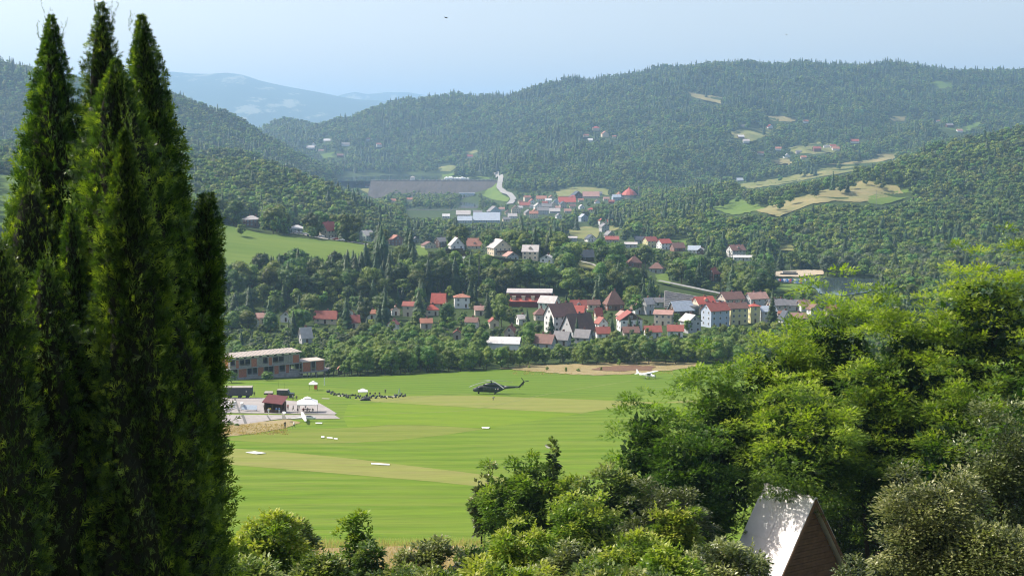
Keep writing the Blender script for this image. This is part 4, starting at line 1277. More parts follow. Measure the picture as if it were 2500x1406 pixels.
# the long dark red building with dormers
p = ground(1297, 746, 560)
lb = empty('lodge', (p.x, p.y, p.z), math.radians(-3), 'long dark red lodge with a red lower roof and four pale dormers', 'lodge')
w = 116 * p.y / F
MB().box(-w / 2, w / 2, -5, 5, -1, 3.2).obj('wall', lb, WL['red'])
ro = MB().add([(-w / 2 - 0.5, -6.2, 3.0), (w / 2 - 1.5, -6.2, 3.0), (w / 2 - 1.5, -2.5, 4.9), (-w / 2 - 0.5, -2.5, 4.9), (-w / 2 - 0.5, -6.2, 2.8), (w / 2 - 1.5, -6.2, 2.8)], [(0, 1, 2, 3), (4, 5, 1, 0)]).obj('roof', lb, RF['bright'])
for k in range(4):
    x = -w / 2 + w * (0.14 + 0.2 * k)
    MB().box(x - 0.9, x + 0.9, -5.0, -2.4, 3.4, 5.5).box(x - 1.15, x + 1.15, -5.25, -2.4, 5.5, 5.75).obj('dormer', ro, WL['cream'])
MB().box(-w / 2, w / 2 * 0.86, -2.5, 5, 3.2, 7.2).obj('upper_wall', lb, WL['red'])
MB().add([(-w / 2 - 0.6, -3.4, 7.3), (w / 2 * 0.9, -3.4, 7.3), (w / 2 * 0.9, 5.5, 8.8), (-w / 2 - 0.6, 5.5, 8.8), (-w / 2 - 0.6, -3.4, 7.7), (w / 2 * 0.9, -3.4, 7.7), (w / 2 * 0.9, 5.5, 9.2), (-w / 2 - 0.6, 5.5, 9.2)],
         [(3, 2, 1, 0), (4, 5, 6, 7), (0, 1, 5, 4), (1, 2, 6, 5), (2, 3, 7, 6), (3, 0, 4, 7)]).obj('top_roof', lb, RF['light'])
protect_rect(1240, 1352, 716, 742, p.y)
HOUSES.append((p.x, p.y, 1297, 746, 20, 'long dark red lodge', 716))

# stone terraces with the ramp road above
st_ = [(1608, 692), (1660, 703), (1720, 716), (1775, 728), (1830, 740)]
ground_strip('ramp_road', st_, 6, M['road'], 2.0, prot=4, ymin=700)
M['stone'] = groundmat('terrace_stone', (0.20, 0.20, 0.20), (0.28, 0.27, 0.26), (0.12, 0.12, 0.13), 0.3, 1.2, bump=0.6)
pa = ground(1628, 704, 700)
tw = empty('terrace_wall', (pa.x, pa.y, pa.z), 0, 'stepped grey stone terraces below the ramp road', 'retaining wall')
p1, p2 = ground(1622, 700, 700), ground(1790, 734, 640)
q1, q2 = ground(1622, 752, 640), ground(1706, 752, 640)
ns = 8
pc = ground(1622, 748, 640)
for k in range(ns):
    t = k / ns
    x0 = 1622 + 2 * t
    y = 744 - t * 38
    x1 = min(1622 + (y - 700) * 4.4 + 0, 1790) if False else 1700 + t * (1775 - 1700) - 60 * t * 0
    yr = y + (x1 - x0) * 0.17
    A = ray(x0, y)
    B = ray(x1, min(yr, 747))
    Yd = 735 + 20 * t
    zb = -A[1] * Yd
    a3 = Vector((A[0] * Yd, Yd, -A[1] * Yd))
    b3 = Vector((B[0] * (Yd - 6), Yd - 6, -B[1] * (Yd - 6)))
    segs = 14
    for j in range(segs):
        u0, u1 = j / segs, (j + 1) / segs
        s0, s1 = a3.lerp(b3, u0), a3.lerp(b3, u1)
        mbk = MB()
        o0 = tw.location
        ang = (s1 - s0)
        V = []
        for (q, dy) in ((s0, 0), (s1, 0), (s1, 3.2), (s0, 3.2)):
            V.append((q.x - o0.x, q.y + dy - o0.y, q.z - 1.6 - o0.z))
        V += [(x, y_, z + 1.6 + rnd.uniform(-0.15, 0.1)) for x, y_, z in V]
        mbk.add(V, [(3, 2, 1, 0), (4, 5, 6, 7), (0, 1, 5, 4), (1, 2, 6, 5), (2, 3, 7, 6), (3, 0, 4, 7)])
        mbk.obj('stone_block', tw, M['stone'])
protect([(1622, 700), (1700, 712), (1780, 730), (1700, 745), (1625, 748)], 760)

# ------------------------------------------------------------------ tree shapes
ICO_V = None


def ico(sub=1):
    import bmesh
    bm = bmesh.new()
    bmesh.ops.create_icosphere(bm, subdivisions=sub, radius=1.0)
    V = np.array([v.co[:] for v in bm.verts])
    bm.verts.index_update()
    T = np.array([[v.index for v in f.verts] for f in bm.faces])
    bm.free()
    return V, T


ICO1, ICO2 = ico(1), ico(2)


def frames(nrm, g, spin=None):
    """orthonormal frames whose z is nrm, random spin"""
    n = nrm / np.maximum(np.linalg.norm(nrm, axis=1, keepdims=True), 1e-9)
    r = g.normal(size=n.shape)
    t = np.cross(n, r)
    t /= np.maximum(np.linalg.norm(t, axis=1, keepdims=True), 1e-9)
    b = np.cross(n, t)
    return t, b, n


def leaves(P, nrm, size, g, tmpl=None):
    """folded leaf quads: two triangles sharing a midrib; returns V, quads"""
    t, b, n = frames(nrm, g)
    s = np.asarray(size).reshape(-1, 1)
    a = P - t * s * 0.5
    c = P + t * s * 0.5
    l = P + b * s * 0.32 + n * s * 0.10
    r = P - b * s * 0.32 + n * s * 0.10
    V = np.stack([a, r, c, l], 1).reshape(-1, 3)
    Q = np.arange(len(P) * 4).reshape(-1, 4)
    return V, Q


def sph(n, g):
    v = g.normal(size=(n, 3))
    return v / np.linalg.norm(v, axis=1, keepdims=True)


def broad_crown(seed, H=15.0, R=5.2, nl=26, per=52, leaf=0.62, ico_=ICO1, low=0.22, pear=0.0):
    """lumpy crown: leaf clumps round a set of boughs, with added darker cores that block light"""
    g = np.random.default_rng(seed)
    VV, QQ, TT, tv, tt = [], [], [], [], []
    nv = 0
    zc = H * (low + (1 - low) * 0.52)
    hz = H * (1 - low) * 0.5
    base = sph(nl, g)
    base[:, 2] = np.abs(base[:, 2]) * np.where(g.random(nl) < (0.72 if low > 0.1 else 0.5), 1, -0.95)
    rad = g.uniform(0.62, 1.0, nl)
    C = base * rad[:, None] * np.array([R * 0.70, R * 0.70, hz * 0.74]) + np.array([0, 0, zc])
    if pear:
        k = (C[:, 2] - zc) / hz
        C[:, :2] *= (1 - pear * k)[:, None]
    rl = g.uniform(0.26, 0.46, nl) * R
    tint_l = g.uniform(0.0, 0.55, nl)
    quads, tris = [], []
    for i in range(nl):
        n_ = max(6, int(per * (rl[i] / (0.36 * R)) ** 2))
        d = sph(n_, g)
        d[:, 2] = np.where((d[:, 2] < -0.3) & (g.random(n_) < 0.6), -d[:, 2], d[:, 2])
        p = C[i] + d * rl[i] * g.uniform(0.86, 1.14, (n_, 1)) * np.array([1, 1, 0.85])
        nn = d + g.normal(size=d.shape) * 0.38 + np.array([0, 0, 0.25])
        V, Q = leaves(p, nn, leaf * g.uniform(0.6, 1.35, n_), g)
        VV.append(V)
        quads.append(Q + nv)
        tv.append(np.repeat(np.clip(tint_l[i] + g.uniform(0, 0.45, n_), 0, 1), 4))
        nv += len(V)
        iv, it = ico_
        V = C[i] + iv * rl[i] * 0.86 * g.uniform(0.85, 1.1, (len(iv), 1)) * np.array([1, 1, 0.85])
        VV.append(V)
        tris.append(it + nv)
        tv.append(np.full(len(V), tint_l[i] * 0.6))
        nv += len(V)
    return np.concatenate(VV), [np.concatenate(quads), np.concatenate(tris)], np.concatenate(tv)


def conifer_crown(seed, H=18.0, R=3.0, tiers=20, per=11, droop=0.5, larch=False):
    g = np.random.default_rng(seed)
    V, Q, T = [], [], []
    tv = []
    nv = 0
    for k in range(tiers):
        t = (k + 0.3) / tiers
        z = H * (0.08 + 0.90 * t)
        r = R * (1 - t) ** 0.72 * g.uniform(0.85, 1.1) + 0.12
        m = max(4, int(per * (0.5 + 0.6 * (1 - t))))
        for j in range(m):
            a = 2 * math.pi * (j + g.uniform(-0.4, 0.4)) / m + k * 0.7
            rr = r * g.uniform(0.7, 1.18)
            dr = droop * rr * g.uniform(0.5, 1.2)
            d = np.array([math.cos(a), math.sin(a), 0])
            s = np.array([-math.sin(a), math.cos(a), 0])
            w = rr * g.uniform(0.30, 0.5)
            th = H / tiers
            p0 = np.array([0, 0, z + th * 0.7])
            pm = d * rr * 0.55 + np.array([0, 0, z - dr * 0.35 + th * 0.15])
            p1 = d * rr + np.array([0, 0, z - dr])
            V += [p0, pm + s * w, p1, pm - s * w, pm + np.array([0, 0, th * 0.45])]
            Q += [(nv, nv + 1, nv + 4), (nv + 1, nv + 2, nv + 4), (nv + 2, nv + 3, nv + 4), (nv + 3, nv, nv + 4)]
            tv += [g.uniform(0, 0.6)] * 5
            nv += 5
    # dark core cone
    m = 7
    cz = [H * 0.06, H * 0.4, H * 0.96]
    cr = [R * 0.5, R * 0.34, 0.03]
    cz[2] = H * 0.8
    for z, r in zip(cz, cr):
        for j in range(m):
            a = 2 * math.pi * j / m
            V.append(np.array([r * math.cos(a), r * math.sin(a), z]))
            tv.append(0.0)
    for i in range(2):
        for j in range(m):
            a, b = nv + i * m + j, nv + i * m + (j + 1) % m
            Q.append((a, b, b + m))
            Q.append((a, b + m, a + m))
    V = np.array(V)
    return V, [np.array(Q)], np.array(tv)


def trunk_mesh(H, r, seed, limbs=5, spread=0.3, low=0.25):
    g = random.Random(seed)
    mb = MB()
    mb.tube([(0, 0, -0.6), (g.uniform(-.2, .2), g.uniform(-.2, .2), H * low), (g.uniform(-.3, .3), g.uniform(-.3, .3), H * 0.62)], [r, r * 0.75, r * 0.3], 6)
    for k in range(limbs):
        a = g.uniform(0, 6.28)
        z = H * g.uniform(low * 0.9, 0.5)
        L = H * spread * g.uniform(0.6, 1.1)
        mb.tube([(0, 0, z), (math.cos(a) * L * 0.5, math.sin(a) * L * 0.5, z + L * 0.5), (math.cos(a) * L, math.sin(a) * L, z + L * 1.0)], [r * 0.4, r * 0.25, r * 0.08], 4)
    return mb.mesh('trunk', M['bark'])


G1 = [(0.016, 0.036, 0.010), (0.030, 0.062, 0.014), (0.055, 0.095, 0.022)]
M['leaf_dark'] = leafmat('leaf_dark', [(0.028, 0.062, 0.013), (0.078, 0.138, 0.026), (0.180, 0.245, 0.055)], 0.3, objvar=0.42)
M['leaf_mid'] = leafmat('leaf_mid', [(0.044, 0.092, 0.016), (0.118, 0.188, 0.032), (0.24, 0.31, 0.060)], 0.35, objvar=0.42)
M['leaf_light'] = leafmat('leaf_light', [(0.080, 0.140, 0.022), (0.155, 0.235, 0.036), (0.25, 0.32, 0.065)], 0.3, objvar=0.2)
M['leaf_willow'] = leafmat('leaf_willow', [(0.055, 0.085, 0.040), (0.090, 0.120, 0.060), (0.125, 0.155, 0.085)], 0.25, objvar=0.2)
M['needle'] = leafmat('needle', [(0.020, 0.050, 0.017), (0.045, 0.090, 0.028), (0.090, 0.145, 0.046)], 0.22)


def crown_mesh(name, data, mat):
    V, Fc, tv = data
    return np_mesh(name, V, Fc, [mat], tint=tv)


BROAD = {}
for key, mat in (('dark', 'leaf_dark'), ('mid', 'leaf_mid'), ('light', 'leaf_light'), ('willow', 'leaf_willow')):
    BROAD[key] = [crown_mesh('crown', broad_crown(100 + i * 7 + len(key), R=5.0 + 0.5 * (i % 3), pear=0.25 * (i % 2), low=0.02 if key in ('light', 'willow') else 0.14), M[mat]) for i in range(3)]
TRUNKB = [trunk_mesh(15, 0.32, i) for i in range(3)]
CONI = [crown_mesh('crown', conifer_crown(50 + i, R=4.3 + 0.6 * (i % 2), tiers=22, per=13, droop=0.35 + 0.15 * (i % 2)), M['needle']) for i in range(4)]
TRUNKC = [MB().tube([(0, 0, -0.6), (0, 0, 17)], [0.28, 0.03], 6).mesh('trunk', M['bark'])]
# lighter ones for the far woods
FARB = [crown_mesh('far_crown', broad_crown(300 + i, nl=11, per=26, leaf=1.25, R=5.2, low=0.08, pear=0.2 * (i % 2)), M[k]) for i, k in enumerate(('leaf_dark', 'leaf_mid', 'leaf_dark', 'leaf_mid'))]
FARL = [crown_mesh('far_crown', broad_crown(340, nl=11, per=26, leaf=1.25, R=5.0, low=0.08), M['leaf_light']), crown_mesh('far_crown', broad_crown(341, nl=11, per=26, leaf=1.25, R=5.0, low=0.05), M['leaf_willow'])]
FARC = [crown_mesh('far_crown', conifer_crown(400 + i, R=4.6, tiers=11, per=8, droop=0.5), M['needle']) for i in range(2)]

# ------------------------------------------------------------------ where the trees stand
CONIF_POLY = [(500, 600), (600, 590), (690, 585), (860, 600), (1010, 620), (1020, 700), (900, 725), (760, 700), (640, 690), (500, 690)]
VILLAGE = [(1240, 470), (1500, 465), (1530, 500), (1400, 525), (1380, 545), (1250, 545), (1100, 545), (1080, 520), (1180, 510), (1235, 500)]
WILLOWS = [(1880, 620), (2500, 640), (2500, 720), (2080, 740), (1990, 690), (2010, 660), (1880, 645)]
GARDEN = [(500, 740), (1000, 730), (1480, 740), (1960, 740), (1960, 830), (1300, 845), (500, 850)]
RIVERSIDE = [(860, 440), (1200, 470), (1200, 520), (1120, 520), (980, 505), (930, 500)]


def scatter(Ya, Yb, sp, g):
    out = []
    Y = Ya
    while Y < Yb:
        s_sp = sp / Y
        n = int(1.06 / s_sp)
        s = -0.53 + (np.arange(n) + g.uniform(-0.42, 0.42, n) + 0.5) * s_sp
        yj = Y + g.uniform(-0.42, 0.42, n) * sp
        out.append(np.stack([s * yj, yj], -1))
        Y += sp * 0.9
    return np.concatenate(out)


g = np.random.default_rng(77)
TREES = []      # X, Y, Z, kind, scale, px, pybase, visible share
hedge_n = 0
for (Ya, Yb, sp) in ((500, 640, 5.6), (640, 1080, 7.4), (1080, 1800, 9.0), (1800, 2900, 11.5), (2900, 4480, 14.0)):
    P = scatter(Ya, Yb, sp, g)
    X, Y = P[:, 0], P[:, 1]
    Z = terr(X, Y)
    keep = visible(X, Y, Z + 14)
    X, Y, Z = X[keep], Y[keep], Z[keep]
    px, py = proj(X, Y, Z)
    con = in_poly(px, py, CONIF_POLY)
    vil = in_poly(px, py, VILLAGE)
    wil = in_poly(px, py, WILLOWS)
    gar = in_poly(px, py, GARDEN)
    riv = in_poly(px, py, RIVERSIDE)
    rr = g.random((6, len(X)))
    loose = np.zeros(len(X), bool)
    for tp, _k in TANS[:18]:
        loose |= in_poly(px, py, tp)
    loose &= (Y > 1150) & (rr[5] < 0.12)
    # patchy mixture on the hills
    mixn = np.sin(X * 0.006 + 1.3) * np.sin(Y * 0.0045 + 0.4) + 0.5 * np.sin(X * 0.017 + Y * 0.011)
    for i in range(len(X)):
        x, y, z, u, v = X[i], Y[i], Z[i], px[i], py[i]
        if u < -250 or u > 2750:
            continue
        if 2760 < y < 3600 and z < -76.5 and u < 1205:      # the lake bed
            continue
        sc = 0.68 + 0.58 * rr[1][i] + 0.12 * (y > 1080) + 0.12 * (y > 1800) + 0.12 * (y > 2900)
        kind = 'broad'
        pc = 0.10
        tone = 'dark' if rr[2][i] < 0.5 else 'mid'
        if y > 1080:
            tone = 'mid' if rr[2][i] < 0.25 + 0.5 * (np.sin(x * 0.011 + 2) * np.sin(y * 0.008) > -0.1) else 'dark'
        if y > 2900:
            pc = 0.04 + 0.24 * (mixn[i] > 0.3)
            if v < 260:
                pc += 0.16
        elif con[i] and y < 1000:
            pc = 0.62
            sc = 0.8 + 0.4 * rr[1][i]
        elif gar[i] and y < 800:
            pc = 0.14
            sc = 0.45 + 0.5 * rr[1][i]
            if rr[4][i] < 0.06:
                continue
        if y > 1200 and y <= 2900:
            pc = 0.03 + 0.18 * (mixn[i] > 0.55)
            if rr[2][i] > 0.93:
                tone = 'light'
        if y < 560 and v > np.interp(u, [0, 540, 800, 930, 1060, 1200, 1500, 1650, 1700, 2500], [925, 925, 921, 917, 911, 902, 884, 884, 884, 884]) - 1:
            continue
        if y < 588:                       # the bushy belt along the airfield
            if u < 560:
                continue
            pc = 0.0
            tone = 'light' if rr[2][i] < 0.8 else 'mid'
            sc = 0.46 + 0.26 * rr[1][i]
            if u < 840:
                sc *= 0.75
        elif y < 640:
            tone = 'light' if rr[2][i] < 0.65 else 'mid'
            pc = 0.02
            sc = 0.38 + 0.25 * rr[1][i]
            if 540 < u < 860:
                sc *= 0.8
        if vil[i] and y > 1800:
            if rr[4][i] < 0.75:
                continue
            sc *= 0.6
        if riv[i]:
            pc = 0.03
            tone = 'willow' if rr[2][i] < 0.6 else 'mid'
            sc *= 0.8
        if wil[i]:
            tone = 'willow' if rr[2][i] < 0.6 else 'mid'
            pc = 0.03
            sc *= 0.95
        if rr[3][i] < pc:
            kind = 'conifer'
            if y > 1200:
                sc *= 1.08
        H = (15.0 if kind == 'broad' else 18.0) * sc
        R = (5.2 if kind == 'broad' else 2.6) * sc
        yt = proj(x, y, z + H)[1]
        hw = R * F / y * 0.8
        if hidden_share(u, yt, v, hw, y) > (0.5 if loose[i] else (0.13 if gar[i] and y < 800 else 0.07)):
            # try a smaller one before leaving it out
            sc *= 0.55
            H *= 0.55
            yt = proj(x, y, z + H)[1]
            if gar[i] and y < 800 or wil[i]:
                pass
            if hidden_share(u, yt, v, hw * 0.55, y) > 0.08:
                continue
        # never inside a house or on a protected patch, but a few stand loose in the clearings
        bx, by = int(u / 4), int(v / 4)
        if 0 <= bx < PW and 0 <= by < PH and not loose[i] and PROT[by, bx] > 0 and PROT[by, bx] > y - 30 and PROT[by, bx] < y + 200:
            continue
        if any((x - h[0]) ** 2 + (y - h[1]) ** 2 < (h[4] + R * 0.3) ** 2 for h in HOUSES if abs(h[1] - y) < 30):
            continue
        if abs(x) < 1 and False:
            continue
        if y < 588 and 540 < u < 800 and y < 556:
            continue
        TREES.append((x, y, z, kind, sc, u, v, tone))

TREES = [t for t in TREES if not (480 < t[1] < 545 and 530 < t[5] < 800)]
# single trees the photograph shows on their own
for (u, v, kind, sc, tone, ym) in ((590, 579, 'broad', 0.62, 'mid', 800), (812, 560, 'conifer', 0.6, 'dark', 800), (1392, 652, 'broad', 1.05, 'willow', 700), (1372, 655, 'broad', 0.9, 'willow', 700),
                                   (1885, 800, 'conifer', 0.95, 'dark', 600), (1537, 812, 'conifer', 0.5, 'dark', 600), (1556, 812, 'conifer', 0.45, 'dark', 600), (1345, 822, 'conifer', 0.62, 'dark', 600),
                                   (1408, 829, 'conifer', 0.6, 'dark', 600), (1780, 748, 'broad', 0.0, 'mid', 600),
                                   (675, 570, 'broad', 0.85, 'mid', 800), (664, 566, 'broad', 0.6, 'mid', 800), (700, 575, 'broad', 0.4, 'mid', 800), (850, 588, 'conifer', 0.6, 'dark', 800), (858, 588, 'conifer', 0.8, 'dark', 800)):
    if sc == 0:
        continue
    p = ground(u, v, ym)
    TREES.append((p.x, p.y, p.z, kind, sc, u, v, tone))

# the ones that show largest are things of their own, the rest one mass per kind
TREES.sort(key=lambda t: -(t[4] * 15 / t[1]))
per_kind = {'broadleaf_tree': [], 'conifer_tree': [], 'belt_bush_tree': []}
rest = {'broad': [], 'light': [], 'conifer': []}
for t in TREES:
    inview = 500 < t[5] < 2460 and t[6] < 930
    # behind the near trees at the right nothing of these shows
    if t[5] > 1900 and t[6] > 700:
        inview = False
    if t[1] < 640 and t[3] == 'broad':
        nm = 'belt_bush_tree'
    else:
        nm = 'broadleaf_tree' if t[3] == 'broad' else 'conifer_tree'
    if inview and t[1] < 1500 and len(per_kind[nm]) < (300 if nm != 'conifer_tree' else 290):
        per_kind[nm].append(t)
    else:
        rest['conifer' if t[3] == 'conifer' else ('light' if t[7] in ('light', 'willow') else 'broad')].append(t)

TONE = {'dark': 'dark green', 'mid': 'mid green', 'light': 'light green', 'willow': 'silvery green'}
RELW = ('left of', 'right of', 'behind', 'in front of')


def tree_label(t, nm):
    """which tree: its look, then the nearest house in view"""
    x, y, z, kind, sc, u, v, tone = t
    col = TONE[tone] if kind == 'broad' else 'dark'
    size = 'tall' if sc > 0.95 else ('small' if sc < 0.62 else 'middle-sized')
    noun = 'spruce' if kind == 'conifer' else ('bushy tree' if nm == 'belt_bush_tree' else 'tree')
    best = min(HOUSES, key=lambda h: (h[2] - u) ** 2 + (2.0 * (h[3] - v)) ** 2 + (0 if abs(h[1] - y) < 60 else 900))
    near = math.hypot(best[0] - x, best[1] - y) < 30
    du, dv = u - best[2], v - best[3]
    if near:
        dx, dy = x - best[0], y - best[1]
        rel = ('just right of' if dx > 0 else 'just left of') if abs(dx) > abs(dy) else ('close behind' if dy > 0 else 'close in front of')
        grp = 'trees by the houses'
    else:
        rel = ('right of' if du > 0 else 'left of') if abs(du) > 1.6 * abs(dv) else ('above' if dv < 0 else 'below')
        far = math.hypot(du, 2 * dv)
        rel = ('farther ' if far > 60 else '') + rel
        grp = {'belt_bush_tree': 'bushy trees of the belt along the airfield', 'conifer_tree': 'spruces of the valley woods'}.get(nm, 'broadleaf trees of the valley woods')
    if abs(v - best[3]) > 6 and not near and rel.endswith('of'):
        rel += ' and ' + ('above' if dv < 0 else 'below')
    lab = '%s %s %s %s the %s' % (size, col, noun, rel, best[5])
    w = lab.split()
    if len(w) > 16:
        lab = ' '.join(w[:16])
    return lab, grp


def place_trees(lst, nm):
    protos = {}
    for k, t in enumerate(lst):
        x, y, z, kind, sc, u, v, tone = t
        lab, grp = tree_label(t, nm)
        var = k % 3 if kind == 'broad' else k % 4
        key = (kind, tone if kind == 'broad' else 'c', var)
        r = RNG.uniform(0, 6.28)
        if key in protos:
            o = copy_tree(protos[key])
        else:
            o = empty(nm, (0, 0, 0))
            if kind == 'broad':
                link('trunk', TRUNKB[var], o)
                link('crown', BROAD[tone][var], o)
            else:
                link('trunk', TRUNKC[0], o)
                link('crown', CONI[var], o)
            protos[key] = o
        o.location = (x, y, z)
        o.rotation_euler = (0, 0, r)
        wf = RNG.uniform(0.85, 1.2)
        o.scale = (sc * wf, sc * wf, sc)
        tag(o, lab, 'tree', grp)


for nm, lst in per_kind.items():
    place_trees(lst, nm)


# masses: points that carry the shared tree shapes
def wood_mass(name, pts, shapes, seed):
    if not pts:
        return
    g = np.random.default_rng(seed)
    P = np.array([(t[0], t[1], t[2] - 0.4) for t in pts], dtype=np.float32)
    me = bpy.data.meshes.new(name)
    me.vertices.add(len(P))
    me.vertices.foreach_set('co', P.ravel())
    a = me.attributes.new('sc', 'FLOAT_VECTOR', 'POINT')
    sc = np.array([t[4] for t in pts])
    wf = g.uniform(0.85, 1.2, len(P))
    a.data.foreach_set('vector', np.stack([sc * wf, sc * wf, sc], -1).astype(np.float32).ravel())
    a = me.attributes.new('rz', 'FLOAT', 'POINT')
    a.data.foreach_set('value', g.uniform(0, 6.28, len(P)).astype(np.float32))
    a = me.attributes.new('var', 'INT', 'POINT')
    if name == 'broadleaf_woods':
        vv = 2 * g.integers(0, 2, len(P)) + np.array([1 if t[7] == 'mid' else 0 for t in pts])
    else:
        vv = g.integers(0, len(shapes), len(P))
    a.data.foreach_set('value', vv.astype(np.int32))
    o = link(name, me)
    ng = bpy.data.node_groups.new(name, 'GeometryNodeTree')
    ng.interface.new_socket('Geometry', in_out='INPUT', socket_type='NodeSocketGeometry')
    ng.interface.new_socket('Geometry', in_out='OUTPUT', socket_type='NodeSocketGeometry')
    gi, go = ng.nodes.new('NodeGroupInput'), ng.nodes.new('NodeGroupOutput')
    ip = ng.nodes.new('GeometryNodeInstanceOnPoints')
    ip.inputs['Pick Instance'].default_value = True
    g2i = ng.nodes.new('GeometryNodeGeometryToInstance')
    for s in reversed(shapes):
        so = bpy.data.objects.new('tree_shape', s)     # not linked to the scene: only lends its mesh
        inf = ng.nodes.new('GeometryNodeObjectInfo')
        inf.inputs['Object'].default_value = so
        ng.links.new(inf.outputs['Geometry'], g2i.inputs[0])

    def attr(nm_, typ):
        n = ng.nodes.new('GeometryNodeInputNamedAttribute')
        n.data_type = typ
        n.inputs[0].default_value = nm_
        return n.outputs[0]
    cr = ng.nodes.new('ShaderNodeCombineXYZ')
    ng.links.new(attr('rz', 'FLOAT'), cr.inputs[2])
    e2r = ng.nodes.new('FunctionNodeEulerToRotation')
    ng.links.new(cr.outputs[0], e2r.inputs[0])
    ng.links.new(gi.outputs[0], ip.inputs['Points'])
    ng.links.new(g2i.outputs[0], ip.inputs['Instance'])
    ng.links.new(attr('var', 'INT'), ip.inputs['Instance Index'])
    ng.links.new(e2r.outputs[0], ip.inputs['Rotation'])
    ng.links.new(attr('sc', 'FLOAT_VECTOR'), ip.inputs['Scale'])
    ng.links.new(ip.outputs[0], go.inputs[0])
    md = o.modifiers.new('woods', 'NODES')
    md.node_group = ng
    return tag(o, kind='stuff')


wood_mass('broadleaf_woods', [t for t in rest['broad']], FARB, 1)
wood_mass('light_woods', [t for t in rest['light']], FARL, 2)
wood_mass('conifer_woods', [t for t in rest['conifer']], FARC, 3)
print('TREES', len(TREES), {k: len(v) for k, v in per_kind.items()}, {k: len(v) for k, v in rest.items()})

# ------------------------------------------------------------------ the unfinished building
M['infill'] = flat('brick_infill', (0.38, 0.14, 0.08), 0.9, var=0.3, scale=2.5)
M['greyblock'] = flat('block_infill', (0.27, 0.26, 0.24), 0.9, var=0.2, scale=1.5)
M['darkin'] = flat('raw_interior', (0.10, 0.095, 0.09), 0.95, var=0.2)
p = ground(556, 926, 400)
UB = empty('unfinished_building', (p.x + 1.0, p.y, p.z), math.radians(33), 'unfinished two-storey building of raw concrete frame and brick infill', 'building')
Lb, Db = 27.5, 8.5
MB().box(-0.6, Lb + 0.5, -0.5, Db + 0.5, -2.0, 0.35).obj('plinth', UB, M['concrete'])
MB().box(-2.6, Lb + 0.3, -0.7, Db + 0.4, 3.55, 3.85).obj('floor_slab', UB, M['concrete'])
MB().add([(-0.9, -0.9, 7.75), (Lb + 0.5, -0.9, 7.75), (Lb + 0.5, Db + 0.6, 8.0), (-0.9, Db + 0.6, 8.0), (-0.9, -0.9, 8.0), (Lb + 0.5, -0.9, 8.0), (Lb + 0.5, Db + 0.6, 8.25), (-0.9, Db + 0.6, 8.25)],
         [(3, 2, 1, 0), (4, 5, 6, 7), (0, 1, 5, 4), (1, 2, 6, 5), (2, 3, 7, 6), (3, 0, 4, 7)]).obj('roof_slab', UB, WL['beige'])
for k in range(22):
    x = -0.6 + k * (Lb + 0.8) / 22
    MB().add([(x, -1.0, 8.02), (x + 0.55, -1.0, 8.02), (x + 0.55, Db + 0.5, 8.26), (x, Db + 0.5, 8.26), (x, -1.0, 8.12), (x + 0.55, -1.0, 8.12), (x + 0.55, Db + 0.5, 8.36), (x, Db + 0.5, 8.36)],
             [(3, 2, 1, 0), (4, 5, 6, 7), (0, 1, 5, 4), (1, 2, 6, 5), (2, 3, 7, 6), (3, 0, 4, 7)]).obj('roof_batten', UB, M['concrete'])
MB().box(0, Lb - 0.2, 0.003, 0.32, 6.75, 7.1).obj('ring_beam', UB, M['concrete'])
for k in range(9):
    x = 0.5 + k * 2.95
    MB().box(x, x + 1.9, 0.05, 0.28, 7.22, 7.6).obj('clerestory_panel', UB, M['white'])
# bays of the front: width share, kind  (w window, b brick, g grey block, d double window)
bays1 = [('w', 1.9), ('b', 1.3), ('d', 4.2), ('b', 2.3), ('g', 2.0), ('w', 2.0), ('b', 1.6), ('d', 4.4), ('g', 1.8), ('g', 1.2), ('b', 2.6)]
bays0 = [('w', 2.6), ('b', 3.0), ('d', 3.6), ('b', 2.2), ('d', 3.4), ('b', 1.8), ('w', 2.2), ('b', 1.4), ('d', 3.6)]


def front(bays, z0, z1, x0, L, y=0.0):
    tot = sum(b[1] for b in bays)
    x = x0
    for kind, w in bays:
        w = w * L / tot
        MB().box(x - 0.16, x + 0.16, y - 0.12, y + 0.34, z0, z1).obj('column', UB, M['concrete'])
        if kind in 'bg':
            MB().box(x + 0.165, x + w - 0.165, y + 0.02, y + 0.3, z0 + 0.002, z1 - 0.003).obj('wall_panel', UB, M['infill'] if kind == 'b' else M['greyblock'])
        else:
            MB().box(x + 0.165, x + w - 0.165, y + 0.02, y + 0.3, z0 + 0.002, z0 + 0.75).obj('sill_panel', UB, M['greyblock'])
            if kind == 'd':
                MB().box(x + w / 2 - 0.1, x + w / 2 + 0.1, y, y + 0.3, z0 + 0.755, z1 - 0.003).obj('mullion', UB, M['concrete'])
            MB().box(x + 0.165, x + w - 0.165, y + 0.05, y + 0.12, z0 + 1.0, z0 + 1.08).obj('rail', UB, M['concrete'])
        x += w
    MB().box(x - 0.16, x + 0.16, y - 0.12, y + 0.34, z0, z1).obj('column', UB, M['concrete'])


front(bays1, 3.86, 6.74, 0.0, Lb - 0.3)
front(bays0, 0.36, 3.54, 0.0, Lb - 0.3)
